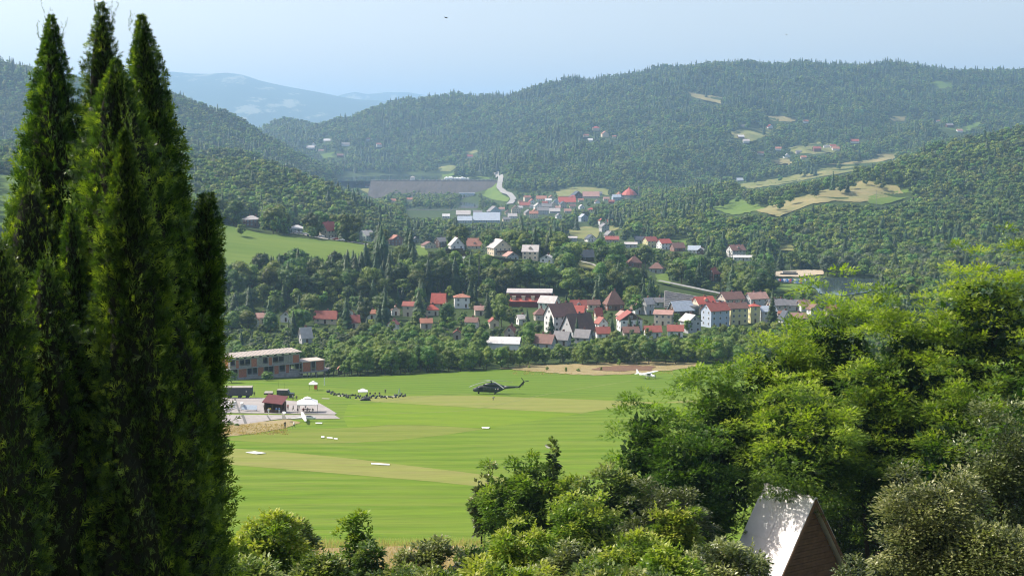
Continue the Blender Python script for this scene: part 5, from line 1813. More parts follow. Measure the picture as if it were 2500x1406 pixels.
# left side wall, lit
for z0, z1 in ((0.36, 3.54), (3.86, 6.9)):
    MB().box(-0.02, 0.3, 2.2, 5.0, z0, z1).obj('side_panel', UB, M['infill'])
    MB().box(-0.06, 0.34, 1.5, 1.85, z0, z1).obj('column', UB, M['concrete'])
    MB().box(-0.06, 0.34, 5.2, 5.55, z0, z1).obj('column', UB, M['concrete'])
    MB().box(-0.02, 0.3, Db - 1.2, Db, z0, z1).obj('side_panel', UB, M['infill'])
MB().box(0.35, Lb - 0.2, Db - 0.3, Db, 0.36, 3.54).box(0.35, Lb - 0.2, Db - 0.3, Db, 3.86, 7.9).box(9, 9.2, 0.4, Db - 0.31, 0.36, 3.54).box(17, 17.2, 0.4, Db - 0.31, 3.86, 7.7).obj('back_wall', UB, M['darkin'])
# lower wing on the right
MB().box(Lb + 0.01, Lb + 9.5, -1.5, 6.0, 3.9, 4.25).obj('wing_roof', UB, WL['beige'])
MB().box(Lb + 0.6, Lb + 3.6, -1.2, -0.9, 0.4, 3.89).obj('wall_panel', UB, M['infill'])
MB().box(Lb + 6.0, Lb + 9.0, -1.2, -0.9, 0.4, 3.89).obj('wall_panel', UB, M['infill'])
for x in (Lb + 0.2, Lb + 3.7, Lb + 5.6, Lb + 9.1):
    MB().box(x, x + 0.3, -1.3, -0.85, -1.8, 3.89).obj('column', UB, M['concrete'])
MB().box(Lb + 0.6, Lb + 9.2, 5.6, 5.9, 0.4, 3.89).obj('back_wall', UB, M['darkin'])
MB().box(Lb - 1, Lb + 14, -2.0, 5.0, -0.1, 0.34).obj('terrace_slab', UB, M['concrete'])
for k in range(4):
    x = Lb + 2 + 3.6 * k
    MB().box(x, x + 0.35, -1.6, -1.25, -2.5, -0.11).obj('terrace_column', UB, M['concrete'])
protect([(547, 852), (700, 842), (724, 848), (726, 870), (774, 877), (785, 905), (740, 918), (580, 922), (545, 900)], 505)

# ------------------------------------------------------------------ people
SKIN = flat('skin', (0.45, 0.28, 0.2), 0.6, var=0.05)
CLO = {'blue': flat('cloth_blue', (0.12, 0.2, 0.4), 0.9), 'dark': flat('cloth_dark', (0.03, 0.03, 0.035), 0.9), 'white': flat('cloth_white', (0.7, 0.7, 0.7), 0.9),
       'khaki': flat('cloth_khaki', (0.12, 0.13, 0.07), 0.9), 'red': flat('cloth_red', (0.4, 0.06, 0.05), 0.9), 'grey': flat('cloth_grey', (0.25, 0.25, 0.27), 0.9)}
HAIR = flat('hair', (0.05, 0.035, 0.02), 0.8)


def body_mesh(pose, top, legs):
    """one continuous figure grown round a skeleton"""
    J = {'pel': (0, 0, 0.95, 0.15), 'bel': (0, 0, 1.12, 0.135), 'che': (0, 0, 1.33, 0.16), 'nec': (0, 0, 1.50, 0.06), 'hea': (0, -0.01, 1.60, 0.085), 'crn': (0, 0, 1.70, 0.085)}
    if pose == 'stand':
        J.update(shl=(-0.2, 0, 1.42, 0.065), ell=(-0.27, 0.02, 1.15, 0.045), hal=(-0.28, -0.08, 0.88, 0.035), hnl=(-0.28, -0.1, 0.78, 0.035), shr=(0.2, 0, 1.42, 0.065), elr=(0.28, 0.03, 1.15, 0.045), har=(0.22, -0.14, 0.95, 0.035), hnr=(0.2, -0.18, 0.86, 0.035),
                 hil=(-0.1, 0, 0.88, 0.1), knl=(-0.13, -0.02, 0.5, 0.065), anl=(-0.14, 0.02, 0.09, 0.045), tol=(-0.15, -0.15, 0.04, 0.04), hir=(0.1, 0, 0.88, 0.1), knr=(0.14, -0.03, 0.5, 0.065), anr=(0.16, 0, 0.09, 0.045), tor=(0.18, -0.16, 0.04, 0.04))
    elif pose == 'walk':
        J.update(shl=(-0.2, 0, 1.42, 0.065), ell=(-0.27, 0.14, 1.18, 0.045), hal=(-0.27, 0.1, 0.92, 0.035), hnl=(-0.27, 0.06, 0.83, 0.035), shr=(0.2, 0, 1.42, 0.065), elr=(0.27, -0.1, 1.17, 0.045), har=(0.24, -0.3, 1.0, 0.035), hnr=(0.23, -0.38, 0.96, 0.035),
                 hil=(-0.1, 0, 0.88, 0.1), knl=(-0.12, -0.24, 0.52, 0.065), anl=(-0.12, -0.3, 0.1, 0.045), tol=(-0.12, -0.46, 0.05, 0.04), hir=(0.1, 0, 0.88, 0.1), knr=(0.12, 0.06, 0.5, 0.065), anr=(0.12, 0.34, 0.16, 0.045), tor=(0.12, 0.24, 0.04, 0.04))
    elif pose == 'sit':
        for k in ('pel', 'bel', 'che', 'nec', 'hea', 'crn'):
            a = J[k]
            J[k] = (a[0], a[1] - (a[2] - 0.95) * 0.15, a[2] - 0.5, a[3])
        J.update(shl=(-0.2, -0.07, 0.92, 0.065), ell=(-0.27, -0.16, 0.68, 0.045), hal=(-0.2, -0.38, 0.55, 0.035), hnl=(-0.17, -0.46, 0.55, 0.035), shr=(0.2, -0.07, 0.92, 0.065), elr=(0.27, -0.16, 0.68, 0.045), har=(0.2, -0.38, 0.55, 0.035), hnr=(0.17, -0.46, 0.55, 0.035),
                 hil=(-0.1, -0.02, 0.42, 0.1), knl=(-0.15, -0.42, 0.5, 0.065), anl=(-0.15, -0.45, 0.09, 0.045), tol=(-0.15, -0.6, 0.04, 0.04), hir=(0.1, -0.02, 0.42, 0.1), knr=(0.15, -0.42, 0.5, 0.065), anr=(0.17, -0.47, 0.09, 0.045), tor=(0.17, -0.62, 0.04, 0.04))
    else:  # bending forward
        J.update(pel=(0, 0.1, 0.88, 0.15), bel=(0, -0.02, 1.02, 0.135), che=(0, -0.22, 1.12, 0.16), nec=(0, -0.38, 1.16, 0.06), hea=(0, -0.48, 1.16, 0.085), crn=(0, -0.57, 1.16, 0.085),
                 shl=(-0.2, -0.28, 1.1, 0.065), ell=(-0.22, -0.34, 0.85, 0.045), hal=(-0.18, -0.42, 0.62, 0.035), hnl=(-0.17, -0.45, 0.53, 0.035), shr=(0.2, -0.28, 1.1, 0.065), elr=(0.22, -0.36, 0.85, 0.045), har=(0.18, -0.45, 0.62, 0.035), hnr=(0.17, -0.48, 0.53, 0.035),
                 hil=(-0.1, 0.1, 0.82, 0.1), knl=(-0.13, -0.02, 0.48, 0.065), anl=(-0.14, 0.06, 0.09, 0.045), tol=(-0.15, -0.1, 0.04, 0.04), hir=(0.1, 0.1, 0.82, 0.1), knr=(0.14, -0.02, 0.48, 0.065), anr=(0.16, 0.06, 0.09, 0.045), tor=(0.18, -0.1, 0.04, 0.04))
    names = list(J)
    E = [('pel', 'bel'), ('bel', 'che'), ('che', 'nec'), ('nec', 'hea'), ('hea', 'crn')]
    for s in 'lr':
        E += [('che', 'sh' + s), ('sh' + s, 'el' + s), ('el' + s, 'ha' + s), ('ha' + s, 'hn' + s), ('pel', 'hi' + s), ('hi' + s, 'kn' + s), ('kn' + s, 'an' + s), ('an' + s, 'to' + s)]
    me = bpy.data.meshes.new('body')
    me.from_pydata([J[k][:3] for k in names], [(names.index(a), names.index(b)) for a, b in E], [])
    o = bpy.data.objects.new('tmp', me)
    COL.objects.link(o)
    o.modifiers.new('skin', 'SKIN')
    sv = me.skin_vertices[0].data
    for i, k in enumerate(names):
        sv[i].radius = (J[k][3], J[k][3])
        sv[i].use_root = (k == 'pel')
    sm = o.modifiers.new('sub', 'SUBSURF')
    sm.levels = 1
    dg = bpy.context.evaluated_depsgraph_get()
    out = bpy.data.meshes.new_from_object(o.evaluated_get(dg))
    bpy.data.objects.remove(o)
    out.name = 'body'
    out.materials.clear()
    for m in (CLO[legs], CLO[top], SKIN, HAIR):
        out.materials.append(m)
    hd = Vector(J['hea'][:3])
    hands = [Vector(J['hnl'][:3]), Vector(J['hnr'][:3])]
    nk = Vector(J['nec'][:3])
    pl = Vector(J['pel'][:3])
    cr = Vector(J['crn'][:3])
    arms = [Vector(J[k][:3]) for k in ('shl', 'ell', 'shr', 'elr', 'che', 'bel')]
    legp = [Vector(J[k][:3]) for k in ('hil', 'knl', 'anl', 'hir', 'knr', 'anr', 'pel')]
    for f in out.polygons:
        c = f.center
        if (c - cr).length < 0.11 and (c.y > hd.y - 0.02 or c.z > cr.z - 0.0):
            f.material_index = 3
        elif (c - hd).length < 0.13 or min((c - h).length for h in hands) < 0.12:
            f.material_index = 2
        elif min((c - a).length for a in legp) < min((c - a).length for a in arms):
            f.material_index = 0
        else:
            f.material_index = 1
    return out


BODY = {}


def person(px, py, rz, pose, top, legs, label, group=None, Y=None, dz=0.0):
    k = (pose, top, legs)
    if k not in BODY:
        BODY[k] = body_mesh(*k)
    p = ground(px, py, 200)
    o = link('person', BODY[k], None, (p.x, p.y, gz(p.x, p.y) + 0.1 + dz), (0, 0, math.radians(rz)))
    tag(o, label, 'person', group)
    return o


PEOPLE = [
    (696, 1046, 20, 'stand', 'dark', 'dark', 'person in dark clothes standing at the dry grass in front of the glider'),
    (718, 1046, -60, 'walk', 'white', 'khaki', 'person in white shirt with raised arm, right of the one in dark clothes'),
    (656, 1012, 30, 'walk', 'white', 'white', 'person in pale clothes walking left in front of the kiosk'),
    (646, 1002, 10, 'stand', 'dark', 'dark', 'person in dark clothes at the left wall of the kiosk'),
    (675, 1010, 0, 'stand', 'blue', 'khaki', 'person in blue shirt left of two at the kiosk front'),
    (682, 1010, 40, 'stand', 'blue', 'white', 'person in blue shirt and pale trousers right of two at the kiosk front'),
    (690, 1004, -20, 'stand', 'white', 'dark', 'person in white top at the right corner of the kiosk'),
    (703, 1002, 15, 'stand', 'red', 'dark', 'person in red top between the kiosk and the big canopy'),
    (716, 1004, -30, 'walk', 'grey', 'khaki', 'person in grey top walking left of the big white canopy'),
    (730, 1000, 0, 'stand', 'white', 'khaki', 'person in white top under the left edge of the big canopy'),
    (726, 1006, 60, 'sit', 'dark', 'dark', 'seated person in dark clothes in front of the big canopy, left'),
    (741, 1006, 10, 'sit', 'red', 'dark', 'seated person in red top under the big canopy'),
    (752, 1005, -30, 'sit', 'grey', 'dark', 'seated person in grey top under the big canopy'),
    (764, 1007, -10, 'sit', 'khaki', 'dark', 'seated person in khaki under the right edge of the big canopy'),
    (746, 1001, 0, 'stand', 'white', 'dark', 'person in white top standing at the canopy pole'),
    (621, 969, 20, 'stand', 'khaki', 'khaki', 'person in khaki standing at the right end of the grey trailer'),
    (602, 971, 20, 'bend', 'red', 'dark', 'person in red bending at the trailer wheels'),
    (715, 978, -10, 'stand', 'grey', 'khaki', 'person in grey camouflage, left of two right of the jeep'),
    (724, 979, 10, 'stand', 'khaki', 'khaki', 'person in khaki with gear, right of two right of the jeep'),
    (941, 963, 0, 'stand', 'khaki', 'khaki', 'person in khaki standing behind the row of rucksacks'),
    (916, 966, 0, 'sit', 'khaki', 'dark', 'seated person in khaki at the row of rucksacks'),
    (926, 966, 30, 'sit', 'dark', 'dark', 'seated person in dark clothes at the row of rucksacks'),
    (904, 966, -20, 'sit', 'dark', 'khaki', 'seated person in dark top right of the small canopy'),
    (1204, 978, 60, 'bend', 'grey', 'khaki', 'person in grey bending forward on the grass in front of the helicopter'),
    (1196, 962, -70, 'stand', 'khaki', 'khaki', 'person in khaki at the open door of the helicopter'),
]
for a in PEOPLE:
    person(*a)

# ------------------------------------------------------------------ helicopter
M['army'] = flat('army_green_paint', (0.020, 0.026, 0.022), 0.35, var=0.25, scale=1.2, spec=0.5)
M['armyl'] = flat('army_green_light', (0.045, 0.055, 0.035), 0.6, var=0.3, scale=1.5)
M['tyre'] = flat('tyre_rubber', (0.02, 0.02, 0.02), 0.85)
M['blade'] = flat('rotor_blade_grey', (0.22, 0.24, 0.20), 0.5)
M['markred'] = flat('mark_red', (0.5, 0.03, 0.03), 0.6, var=0.05)
p = ground(1199, 962, 300)
HZ = math.radians(186)     # nose to the left, slightly towards the viewer
heli = empty('helicopter', (p.x + 0.3, p.y, gz(p.x, p.y) + 0.08), math.radians(172), 'dark green military helicopter with drooping rotor blades standing on the grass', 'helicopter')
# local +x is the nose
f = MB()
f.loft([(6.2, 0, 1.15, .10, .18), (6.0, 0, 1.15, .45, .42), (5.3, 0, 1.25, .78, .68), (4.4, 0, 1.45, .98, .92), (3.6, 0, 1.62, 1.02, 1.08), (1.0, 0, 1.62, 1.02, 1.10), (-1.6, 0, 1.62, 1.0, 1.08), (-2.8, 0, 1.85, .8, .85), (-3.9, 0, 2.15, .52, .55)], 18, e=2.9)
f.obj('fuselage', heli, M['army'], smooth=True)
MB().loft([(-3.7, 0, 2.15, .55, .58), (-5.2, 0, 2.28, .42, .40), (-8.6, 0, 2.45, .27, .26)], 14).obj('tail_boom', heli, M['army'], smooth=True)
fin = MB()
fin.add([(-8.2, -.14, 2.3), (-9.0, -.12, 2.3), (-10.6, -.08, 4.25), (-10.0, -.08, 4.35), (-8.2, .14, 2.3), (-9.0, .12, 2.3), (-10.6, .08, 4.25), (-10.0, .08, 4.35)],
        [(0, 1, 2, 3), (7, 6, 5, 4), (0, 4, 5, 1), (1, 5, 6, 2), (2, 6, 7, 3), (3, 7, 4, 0)])
fin.obj('tail_fin', heli, M['army'])
MB().box(-8.4, -7.6, -1.35, 1.35, 2.35, 2.45).obj('stabilizer', heli, M['army'])
MB().tube([(-8.6, 0, 2.3), (-8.9, 0, 1.75)], .04).obj('tail_skid', heli, M['army'])
eng = MB()
eng.loft([(2.6, 0, 2.75, .35, .25), (2.0, 0, 2.95, .78, .42), (0.2, 0, 3.1, .85, .58), (-1.2, 0, 3.05, .75, .5), (-2.6, 0, 2.75, .5, .4), (-3.9, 0, 2.45, .3, .2)], 16, e=2.6)
eng.obj('engine_cowling', heli, M['army'], smooth=True)
for s in (-1, 1):
    MB().tube([(2.75, s * .42, 2.85), (2.1, s * .42, 2.95)], [.2, .26], 12).obj('engine_intake', heli, M['tyre'])
    MB().tube([(-0.7, s * .7, 3.15), (-1.1, s * 1.12, 3.2)], [.2, .22], 10).obj('exhaust', heli, M['tyre'])
cw = MB()
for s in (-1, 1):
    cw.add([(4.6, s * 1.0, 1.6), (5.35, s * .78, 1.5), (5.0, s * .66, 2.05), (4.3, s * .86, 2.42)], [(0, 1, 2, 3) if s < 0 else (3, 2, 1, 0)])
cw.obj('cockpit_side_window', heli, M['glass'])
MB().add([(5.5, -.66, 1.55), (5.5, .66, 1.55), (4.75, .72, 2.32), (4.75, -.72, 2.32)], [(0, 1, 2, 3)]).obj('windscreen', heli, M['glass'])
for s in (-1, 1):
    for x in (2.2, 1.0, -0.2):
        MB().box(x - .36, x + .36, s * 1.035 - .02, s * 1.035 + .02, 1.65, 2.2).obj('cabin_window', heli, M['glass'])
    MB().box(2.8, 3.9, s * 1.04 - .02, s * 1.04 + .02, .75, 2.3).obj('door', heli, M['tyre'])
    MB().box(-2.25, -1.75, s * 1.02 - .015, s * 1.02 + .015, 1.55, 2.05).obj('emblem_field', heli, M['white'])
    for (a, b) in ((0, 0), (1, 1)):
        MB().box(-2.22 + .235 * a, -2.0 + .235 * a, s * 1.04 - .012, s * 1.04 + .012, 1.58 + .235 * b, 1.8 + .235 * b).obj('emblem_check', heli, M['markred'])
    MB().box(-1.4, -1.1, s * 1.03 - .015, s * 1.03 + .015, 1.6, 1.95).obj('number_plate', heli, M['white'])
for (x, y) in ((4.3, 0), (-1.0, -1.25), (-1.0, 1.25)):
    w = MB().tube([(x, y - .12, .28), (x, y + .12, .28)], .29, 12)
    w.obj('wheel', heli, M['tyre'])
    MB().tube([(x, y * .95, .3), (x, y * .6, .9)], .07, 6).obj('wheel_strut', heli, M['army'])
mast = MB().tube([(0.2, 0, 3.5), (0.2, 0, 4.25)], .16, 8).obj('rotor_mast', heli, M['army'])
MB().tube([(0.2, 0, 4.05), (0.2, 0, 4.3)], .42, 10).obj('rotor_hub', heli, M['army'])
for k in range(4):
    a = math.radians(38 + 90 * k)
    ca, sa = math.cos(a), math.sin(a)
    pts = []
    V = []
    for i in range(9):
        r = 0.3 + 7.6 * i / 8
        z = 4.18 - 1.25 * (i / 8) ** 1.8
        for (sw, dz) in ((-.22, 0), (.22, 0), (.22, .07), (-.22, .07)):
            V.append((0.2 + ca * r - sa * sw, sa * r + ca * sw, z + dz))
    Fc = []
    for i in range(8):
        for j in range(4):
            Fc.append((i * 4 + j, i * 4 + (j + 1) % 4, (i + 1) * 4 + (j + 1) % 4, (i + 1) * 4 + j))
    Fc += [(3, 2, 1, 0), (32, 33, 34, 35)]
    MB().add(V, Fc).obj('rotor_blade', heli, M['blade'])
tr = MB().tube([(-10.25, -.1, 4.15), (-10.25, -.45, 4.15)], .12, 8).obj('tail_rotor_hub', heli, M['army'])
for k in range(3):
    a = math.radians(50 + 120 * k)
    MB().add([(-10.25 + math.cos(a) * r - math.sin(a) * w, y, 4.15 + math.sin(a) * r + math.cos(a) * w) for y in (-.42, -.36) for (r, w) in ((.1, -.1), (1.5, -.12), (1.5, .12), (.1, .1))],
             [(3, 2, 1, 0), (4, 5, 6, 7), (0, 1, 5, 4), (1, 2, 6, 5), (2, 3, 7, 6), (3, 0, 4, 7)]).obj('tail_rotor_blade', heli, M['army'])

# ------------------------------------------------------------------ small aeroplane
p = ground(1578, 924, 300)
pl = empty('small_aeroplane', (p.x, p.y, gz(p.x, p.y) + 0.08), math.radians(-40), 'small white high-wing propeller aeroplane parked at the dry grass bank', 'aeroplane')
MB().loft([(3.9, 0, 1.15, .12, .12), (3.7, 0, 1.15, .38, .34), (2.8, 0, 1.2, .5, .48), (1.9, 0, 1.35, .56, .62), (0.6, 0, 1.45, .56, .7), (-0.6, 0, 1.4, .5, .6), (-2.2, 0, 1.3, .3, .35), (-4.2, 0, 1.4, .1, .14)], 14, e=2.7).obj('fuselage', pl, M['white'], smooth=True)
MB().prismz([(1.6, -5.4), (1.75, -1), (1.75, 1), (1.6, 5.4), (0.4, 5.4), (0.1, 1), (0.1, -1), (0.4, -5.4)], 2.08, 2.24).obj('wing', pl, M['white'])
MB().prismz([(-3.4, -1.7), (-3.2, 0), (-3.4, 1.7), (-4.2, 1.7), (-4.2, -1.7)], 1.42, 1.5).obj('tailplane', pl, M['white'])
MB().prism([(-3.0, 1.5), (-4.0, 2.9), (-4.6, 2.9), (-4.3, 1.4)], -.06, .06).obj('fin', pl, M['white'])
for s in (-1, 1):
    MB().box(0.5, 1.9, s * .57 - .02, s * .57 + .02, 1.45, 1.95).obj('cabin_window', pl, M['glass'])
    MB().tube([(0.9, s * .5, 1.0), (0.95, s * 2.6, 2.08)], .05, 5).obj('wing_strut', pl, M['white'])
    MB().tube([(0.5, s * .4, .9), (0.4, s * 1.15, .3)], .05, 5).obj('gear_leg', pl, M['white'])
    MB().tube([(0.4, s * 1.1, .22), (0.4, s * 1.26, .22)], .22, 10).obj('wheel', pl, M['tyre'])
MB().tube([(3.2, -.07, .2), (3.2, .07, .2)], .19, 10).obj('wheel', pl, M['tyre'])
MB().tube([(3.2, 0, .25), (3.1, 0, .95)], .05, 5).obj('gear_leg', pl, M['white'])
MB().box(3.92, 3.98, -.07, .07, .2, 2.1).obj('propeller', pl, M['army'])
MB().add([(2.55, -.46, 1.55), (2.55, .46, 1.55), (1.95, .5, 1.98), (1.95, -.5, 1.98)], [(0, 1, 2, 3)]).obj('windscreen', pl, M['glass'])

# ------------------------------------------------------------------ gliders
def glider(px, py, rz, label, bank=0.0, sc=1.0, span=7.5):
    p = ground(px, py, 250)
    o = empty('glider', (p.x, p.y, gz(p.x, p.y) + 0.2), math.radians(rz), label, 'glider')
    o.scale = (sc, sc, sc)
    MB().loft([(2.6, 0, .55, .05, .05), (2.3, 0, .58, .22, .2), (1.4, 0, .68, .33, .38), (0.3, 0, .74, .35, .44), (-0.8, 0, .7, .24, .3), (-2.2, 0, .66, .12, .14), (-5.0, 0, .72, .07, .08)], 14).obj('fuselage', o, M['white'], smooth=True)
    MB().loft([(1.9, 0, .86, .18, .1), (1.3, 0, .98, .26, .2), (0.5, 0, 1.04, .26, .2), (0.0, 0, 1.02, .16, .12)], 12).obj('canopy', o, M['glass'], smooth=True)
    for s in (-1, 1):
        z1 = 1.05 + s * bank
        MB().add([(0.2, s * .25, 1.0), (-.75, s * .25, 1.0), (-.45, s * span, z1), (0.0, s * span, z1), (0.2, s * .25, 1.12), (-.75, s * .25, 1.06), (-.45, s * span, z1 + .05), (0.0, s * span, z1 + .06)],
                 [(3, 2, 1, 0), (4, 5, 6, 7), (0, 1, 5, 4), (1, 2, 6, 5), (2, 3, 7, 6), (3, 0, 4, 7)] if s > 0 else [(0, 1, 2, 3), (7, 6, 5, 4), (4, 5, 1, 0), (5, 6, 2, 1), (6, 7, 3, 2), (7, 4, 0, 3)]).obj('wing', o, M['white'])
    MB().prism([(-4.2, .7), (-4.7, 2.15), (-5.25, 2.15), (-5.15, .62)], -.05, .05).obj('fin', o, M['white'])
    MB().prismz([(-4.5, -1.3), (-4.3, 0), (-4.5, 1.3), (-5.0, 1.3), (-5.0, -1.3)], 2.1, 2.16).obj('tailplane', o, M['white'])
    MB().tube([(0.4, -.06, .1), (0.4, .06, .1)], .2, 10).obj('wheel', o, M['tyre'])
    return o


glider(744, 1029, 12, 'white glider standing with one wing raised in front of the big canopy', bank=-0.4, sc=1.1)
glider(548, 1004, 184, 'white glider parked on the apron, the nearer of two by the tall cypresses')
glider(530, 1001, 180, 'white glider parked on the apron, the farther of two by the tall cypresses')

# ------------------------------------------------------------------ lorries, jeep, trailer
M['tarp'] = flat('grey_tarpaulin', (0.34, 0.32, 0.28), 0.9, var=0.12)
M['dark'] = flat('dark_body', (0.045, 0.047, 0.05), 0.6, var=0.2)


def wheels(o, spots, r=0.5, w=0.3):
    for (x, y) in spots:
        k = MB().tube([(x, y - w / 2, r), (x, y + w / 2, r)], r, 12).obj('wheel', o, M['tyre'])
        MB().tube([(x, y - w / 2 - .02, r), (x, y + w / 2 + .02, r)], r * .45, 8).obj('rim', k, M['armyl'])


p = ground(584, 972, 300)
tr = empty('box_trailer', (p.x, p.y, gz(p.x, p.y) + 0.1), math.radians(3), 'long dark military box trailer with a pale grey roof on the apron edge', 'trailer')
MB().box(-4.1, 4.1, -1.25, 1.25, 1.1, 3.35).obj('box_body', tr, M['dark'])
MB().box(-4.2, 4.2, -1.35, 1.35, 3.36, 3.5).add([(-4.2, -1.35, 3.5), (4.2, -1.35, 3.5), (4.2, 0, 3.85), (-4.2, 0, 3.85), (4.2, 1.35, 3.5), (-4.2, 1.35, 3.5)], [(0, 1, 2, 3), (3, 2, 4, 5), (0, 3, 5), (1, 4, 2)]).obj('roof', tr, M['tarp'])
MB().box(-3.9, 3.9, -.6, .6, .8, 1.09).obj('chassis', tr, M['tyre'])
MB().box(2.2, 2.6, -1.28, -1.252, 2.0, 2.5).obj('hatch', tr, M['tarp'])
wheels(tr, [(x, y) for x in (-2.7, 0.3, 2.6) for y in (-1.0, 1.0)], .52)
for x in (-4.11, 4.02):
    MB().box(x, x + .1, -1.3, -1.2, 1.1, 3.35).obj('corner_post', tr, M['armyl'])

p = ground(527, 971, 300)
lo = empty('army_lorry', (p.x - 0.5, p.y, gz(p.x, p.y) + 0.1), math.radians(2), 'dark army lorry with a pale tarpaulin half hidden by the tall cypresses', 'lorry')
MB().box(-4.0, 1.2, -1.2, 1.2, 1.2, 2.9).obj('load_bed', lo, M['dark'])
MB().loft([(-4.05, 0, 2.95, 1.28, .8), (1.2, 0, 2.95, 1.28, .8)], 16, e=3).obj('tarpaulin', lo, M['tarp'])
MB().prism([(1.35, 1.0), (3.6, 1.0), (3.6, 1.9), (3.1, 2.0), (2.7, 2.9), (1.35, 2.9)], -1.15, 1.15).obj('cab', lo, M['armyl'])
MB().box(1.7, 2.6, -1.18, -1.153, 2.05, 2.7).obj('cab_window', lo, M['glass'])
MB().box(-3.9, 3.4, -.5, .5, .8, 1.0).obj('chassis', lo, M['tyre'])
wheels(lo, [(x, y) for x in (-2.8, -1.5, 2.7) for y in (-1.0, 1.0)], .5)

p = ground(697, 971, 300)
je = empty('off_road_jeep', (p.x, p.y, gz(p.x, p.y) + 0.1), math.radians(-4), 'dark green off-road vehicle with a boxy body and two whip aerials', 'jeep')
MB().prism([(-2.5, .7), (1.0, .7), (2.6, .75), (2.65, 1.35), (1.3, 1.5), (0.9, 2.35), (-2.5, 2.4)], -.95, .95).obj('body', je, M['army'])
MB().box(-2.52, 0.85, -.98, .98, 2.41, 2.5).obj('roof', je, M['tarp'])
for (x0, x1) in ((-2.2, -1.1), (-.9, -.1), (.0, .75)):
    MB().box(x0, x1, -.975, -.952, 1.6, 2.2).obj('side_window', je, M['glass'])
MB().box(2.62, 2.75, -.9, .9, .6, .8).obj('bumper', je, M['tyre'])
MB().box(-1.0, -.96, -.97, -.953, .8, 2.2).obj('door', je, M['tyre'])
wheels(je, [(x, y) for x in (-1.6, 1.75) for y in (-.85, .85)], .42, .28)
for x in (-2.2, -.4):
    MB().tube([(x, .8, 2.5), (x - .2, .85, 5.2)], .02, 4).obj('aerial', je, M['tyre'])

p = ground(656, 966, 300)
bt = empty('tarped_trailer', (p.x, p.y, gz(p.x, p.y) + 0.1), 0, 'low trailer with a pale sheet between the box trailer and the jeep', 'trailer')
MB().box(-1.4, 1.4, -.8, .8, .45, .9).obj('body', bt, M['dark'])
MB().add([(-1.4, -.85, .9), (1.4, -.85, .9), (1.2, .85, 1.25), (-1.2, .85, 1.25), (-1.4, -.85, .95), (1.4, -.85, .95)], [(0, 1, 2, 3), (0, 4, 5, 1)]).obj('sheet', bt, M['tarp'])
wheels(bt, [(0, -.8), (0, .8)], .3, .2)

M['bluetop'] = flat('blue_grey_sheet', (0.30, 0.36, 0.42), 0.5, var=0.1)
p = ground(609, 1004, 300)
gt = empty('glider_trailer_lid', (p.x, p.y, gz(p.x, p.y) + 0.1), math.radians(-4), 'flat blue-grey sheeted rack standing on the apron left of the kiosk', 'rack')
MB().add([(-2.0, -.9, .55), (2.3, -.9, .45), (2.0, .9, 1.35), (-2.2, .9, 1.45), (-2.0, -.9, .68), (2.3, -.9, .58), (2.0, .9, 1.48), (-2.2, .9, 1.58)],
         [(3, 2, 1, 0), (4, 5, 6, 7), (0, 1, 5, 4), (1, 2, 6, 5), (2, 3, 7, 6), (3, 0, 4, 7)]).obj('sheet', gt, M['bluetop'])
for (x, y, h) in ((-1.9, -.8, .56), (2.1, -.8, .46), (-2.0, .8, 1.4), (1.9, .8, 1.3)):
    MB().box(x - .05, x + .05, y - .05, y + .05, 0, h).obj('leg', gt, M['dark'])

# ------------------------------------------------------------------ kiosk, canopies
p = ground(671, 1008, 300)
ki = empty('kiosk', (p.x, p.y + 1.0, gz(p.x, p.y + 1.0) + 0.1), math.radians(-12), 'dark timber kiosk with a sloping dark red roof on the apron', 'kiosk')
MB().box(-2.5, 2.5, 1.6, 1.75, 0, 2.9).box(-2.5, -2.35, -1.75, 1.6, 0, 2.9).obj('wall', ki, WL['wood'])
MB().box(-2.35, 2.3, -1.75, -1.65, 0, 1.05).obj('counter', ki, WL['wood'])
for x in (-2.4, -.2, 2.3):
    MB().box(x, x + .15, -1.76, -1.62, 1.06, 3.0).obj('post', ki, WL['wood'])
MB().box(2.35, 2.5, -1.75, 1.59, 0, 1.05).box(2.35, 2.5, 0.2, 1.59, 1.06, 2.8).obj('side_wall', ki, WL['wood'])
MB().add([(-2.9, -2.4, 3.0), (2.9, -2.4, 2.6), (2.9, 2.3, 4.0), (-2.9, 2.3, 4.4), (-2.9, -2.4, 3.15), (2.9, -2.4, 2.75), (2.9, 2.3, 4.15), (-2.9, 2.3, 4.55)],
         [(3, 2, 1, 0), (4, 5, 6, 7), (0, 1, 5, 4), (1, 2, 6, 5), (2, 3, 7, 6), (3, 0, 4, 7)]).obj('roof', ki, roofmat('roof_wine', (0.14, 0.045, 0.045)))
M['yellow'] = flat('yellow_sign', (0.7, 0.5, 0.08), 0.6)
MB().box(-1.4, -.5, -1.8, -1.77, 1.15, 1.5).obj('menu_board', ki, M['yellow'])


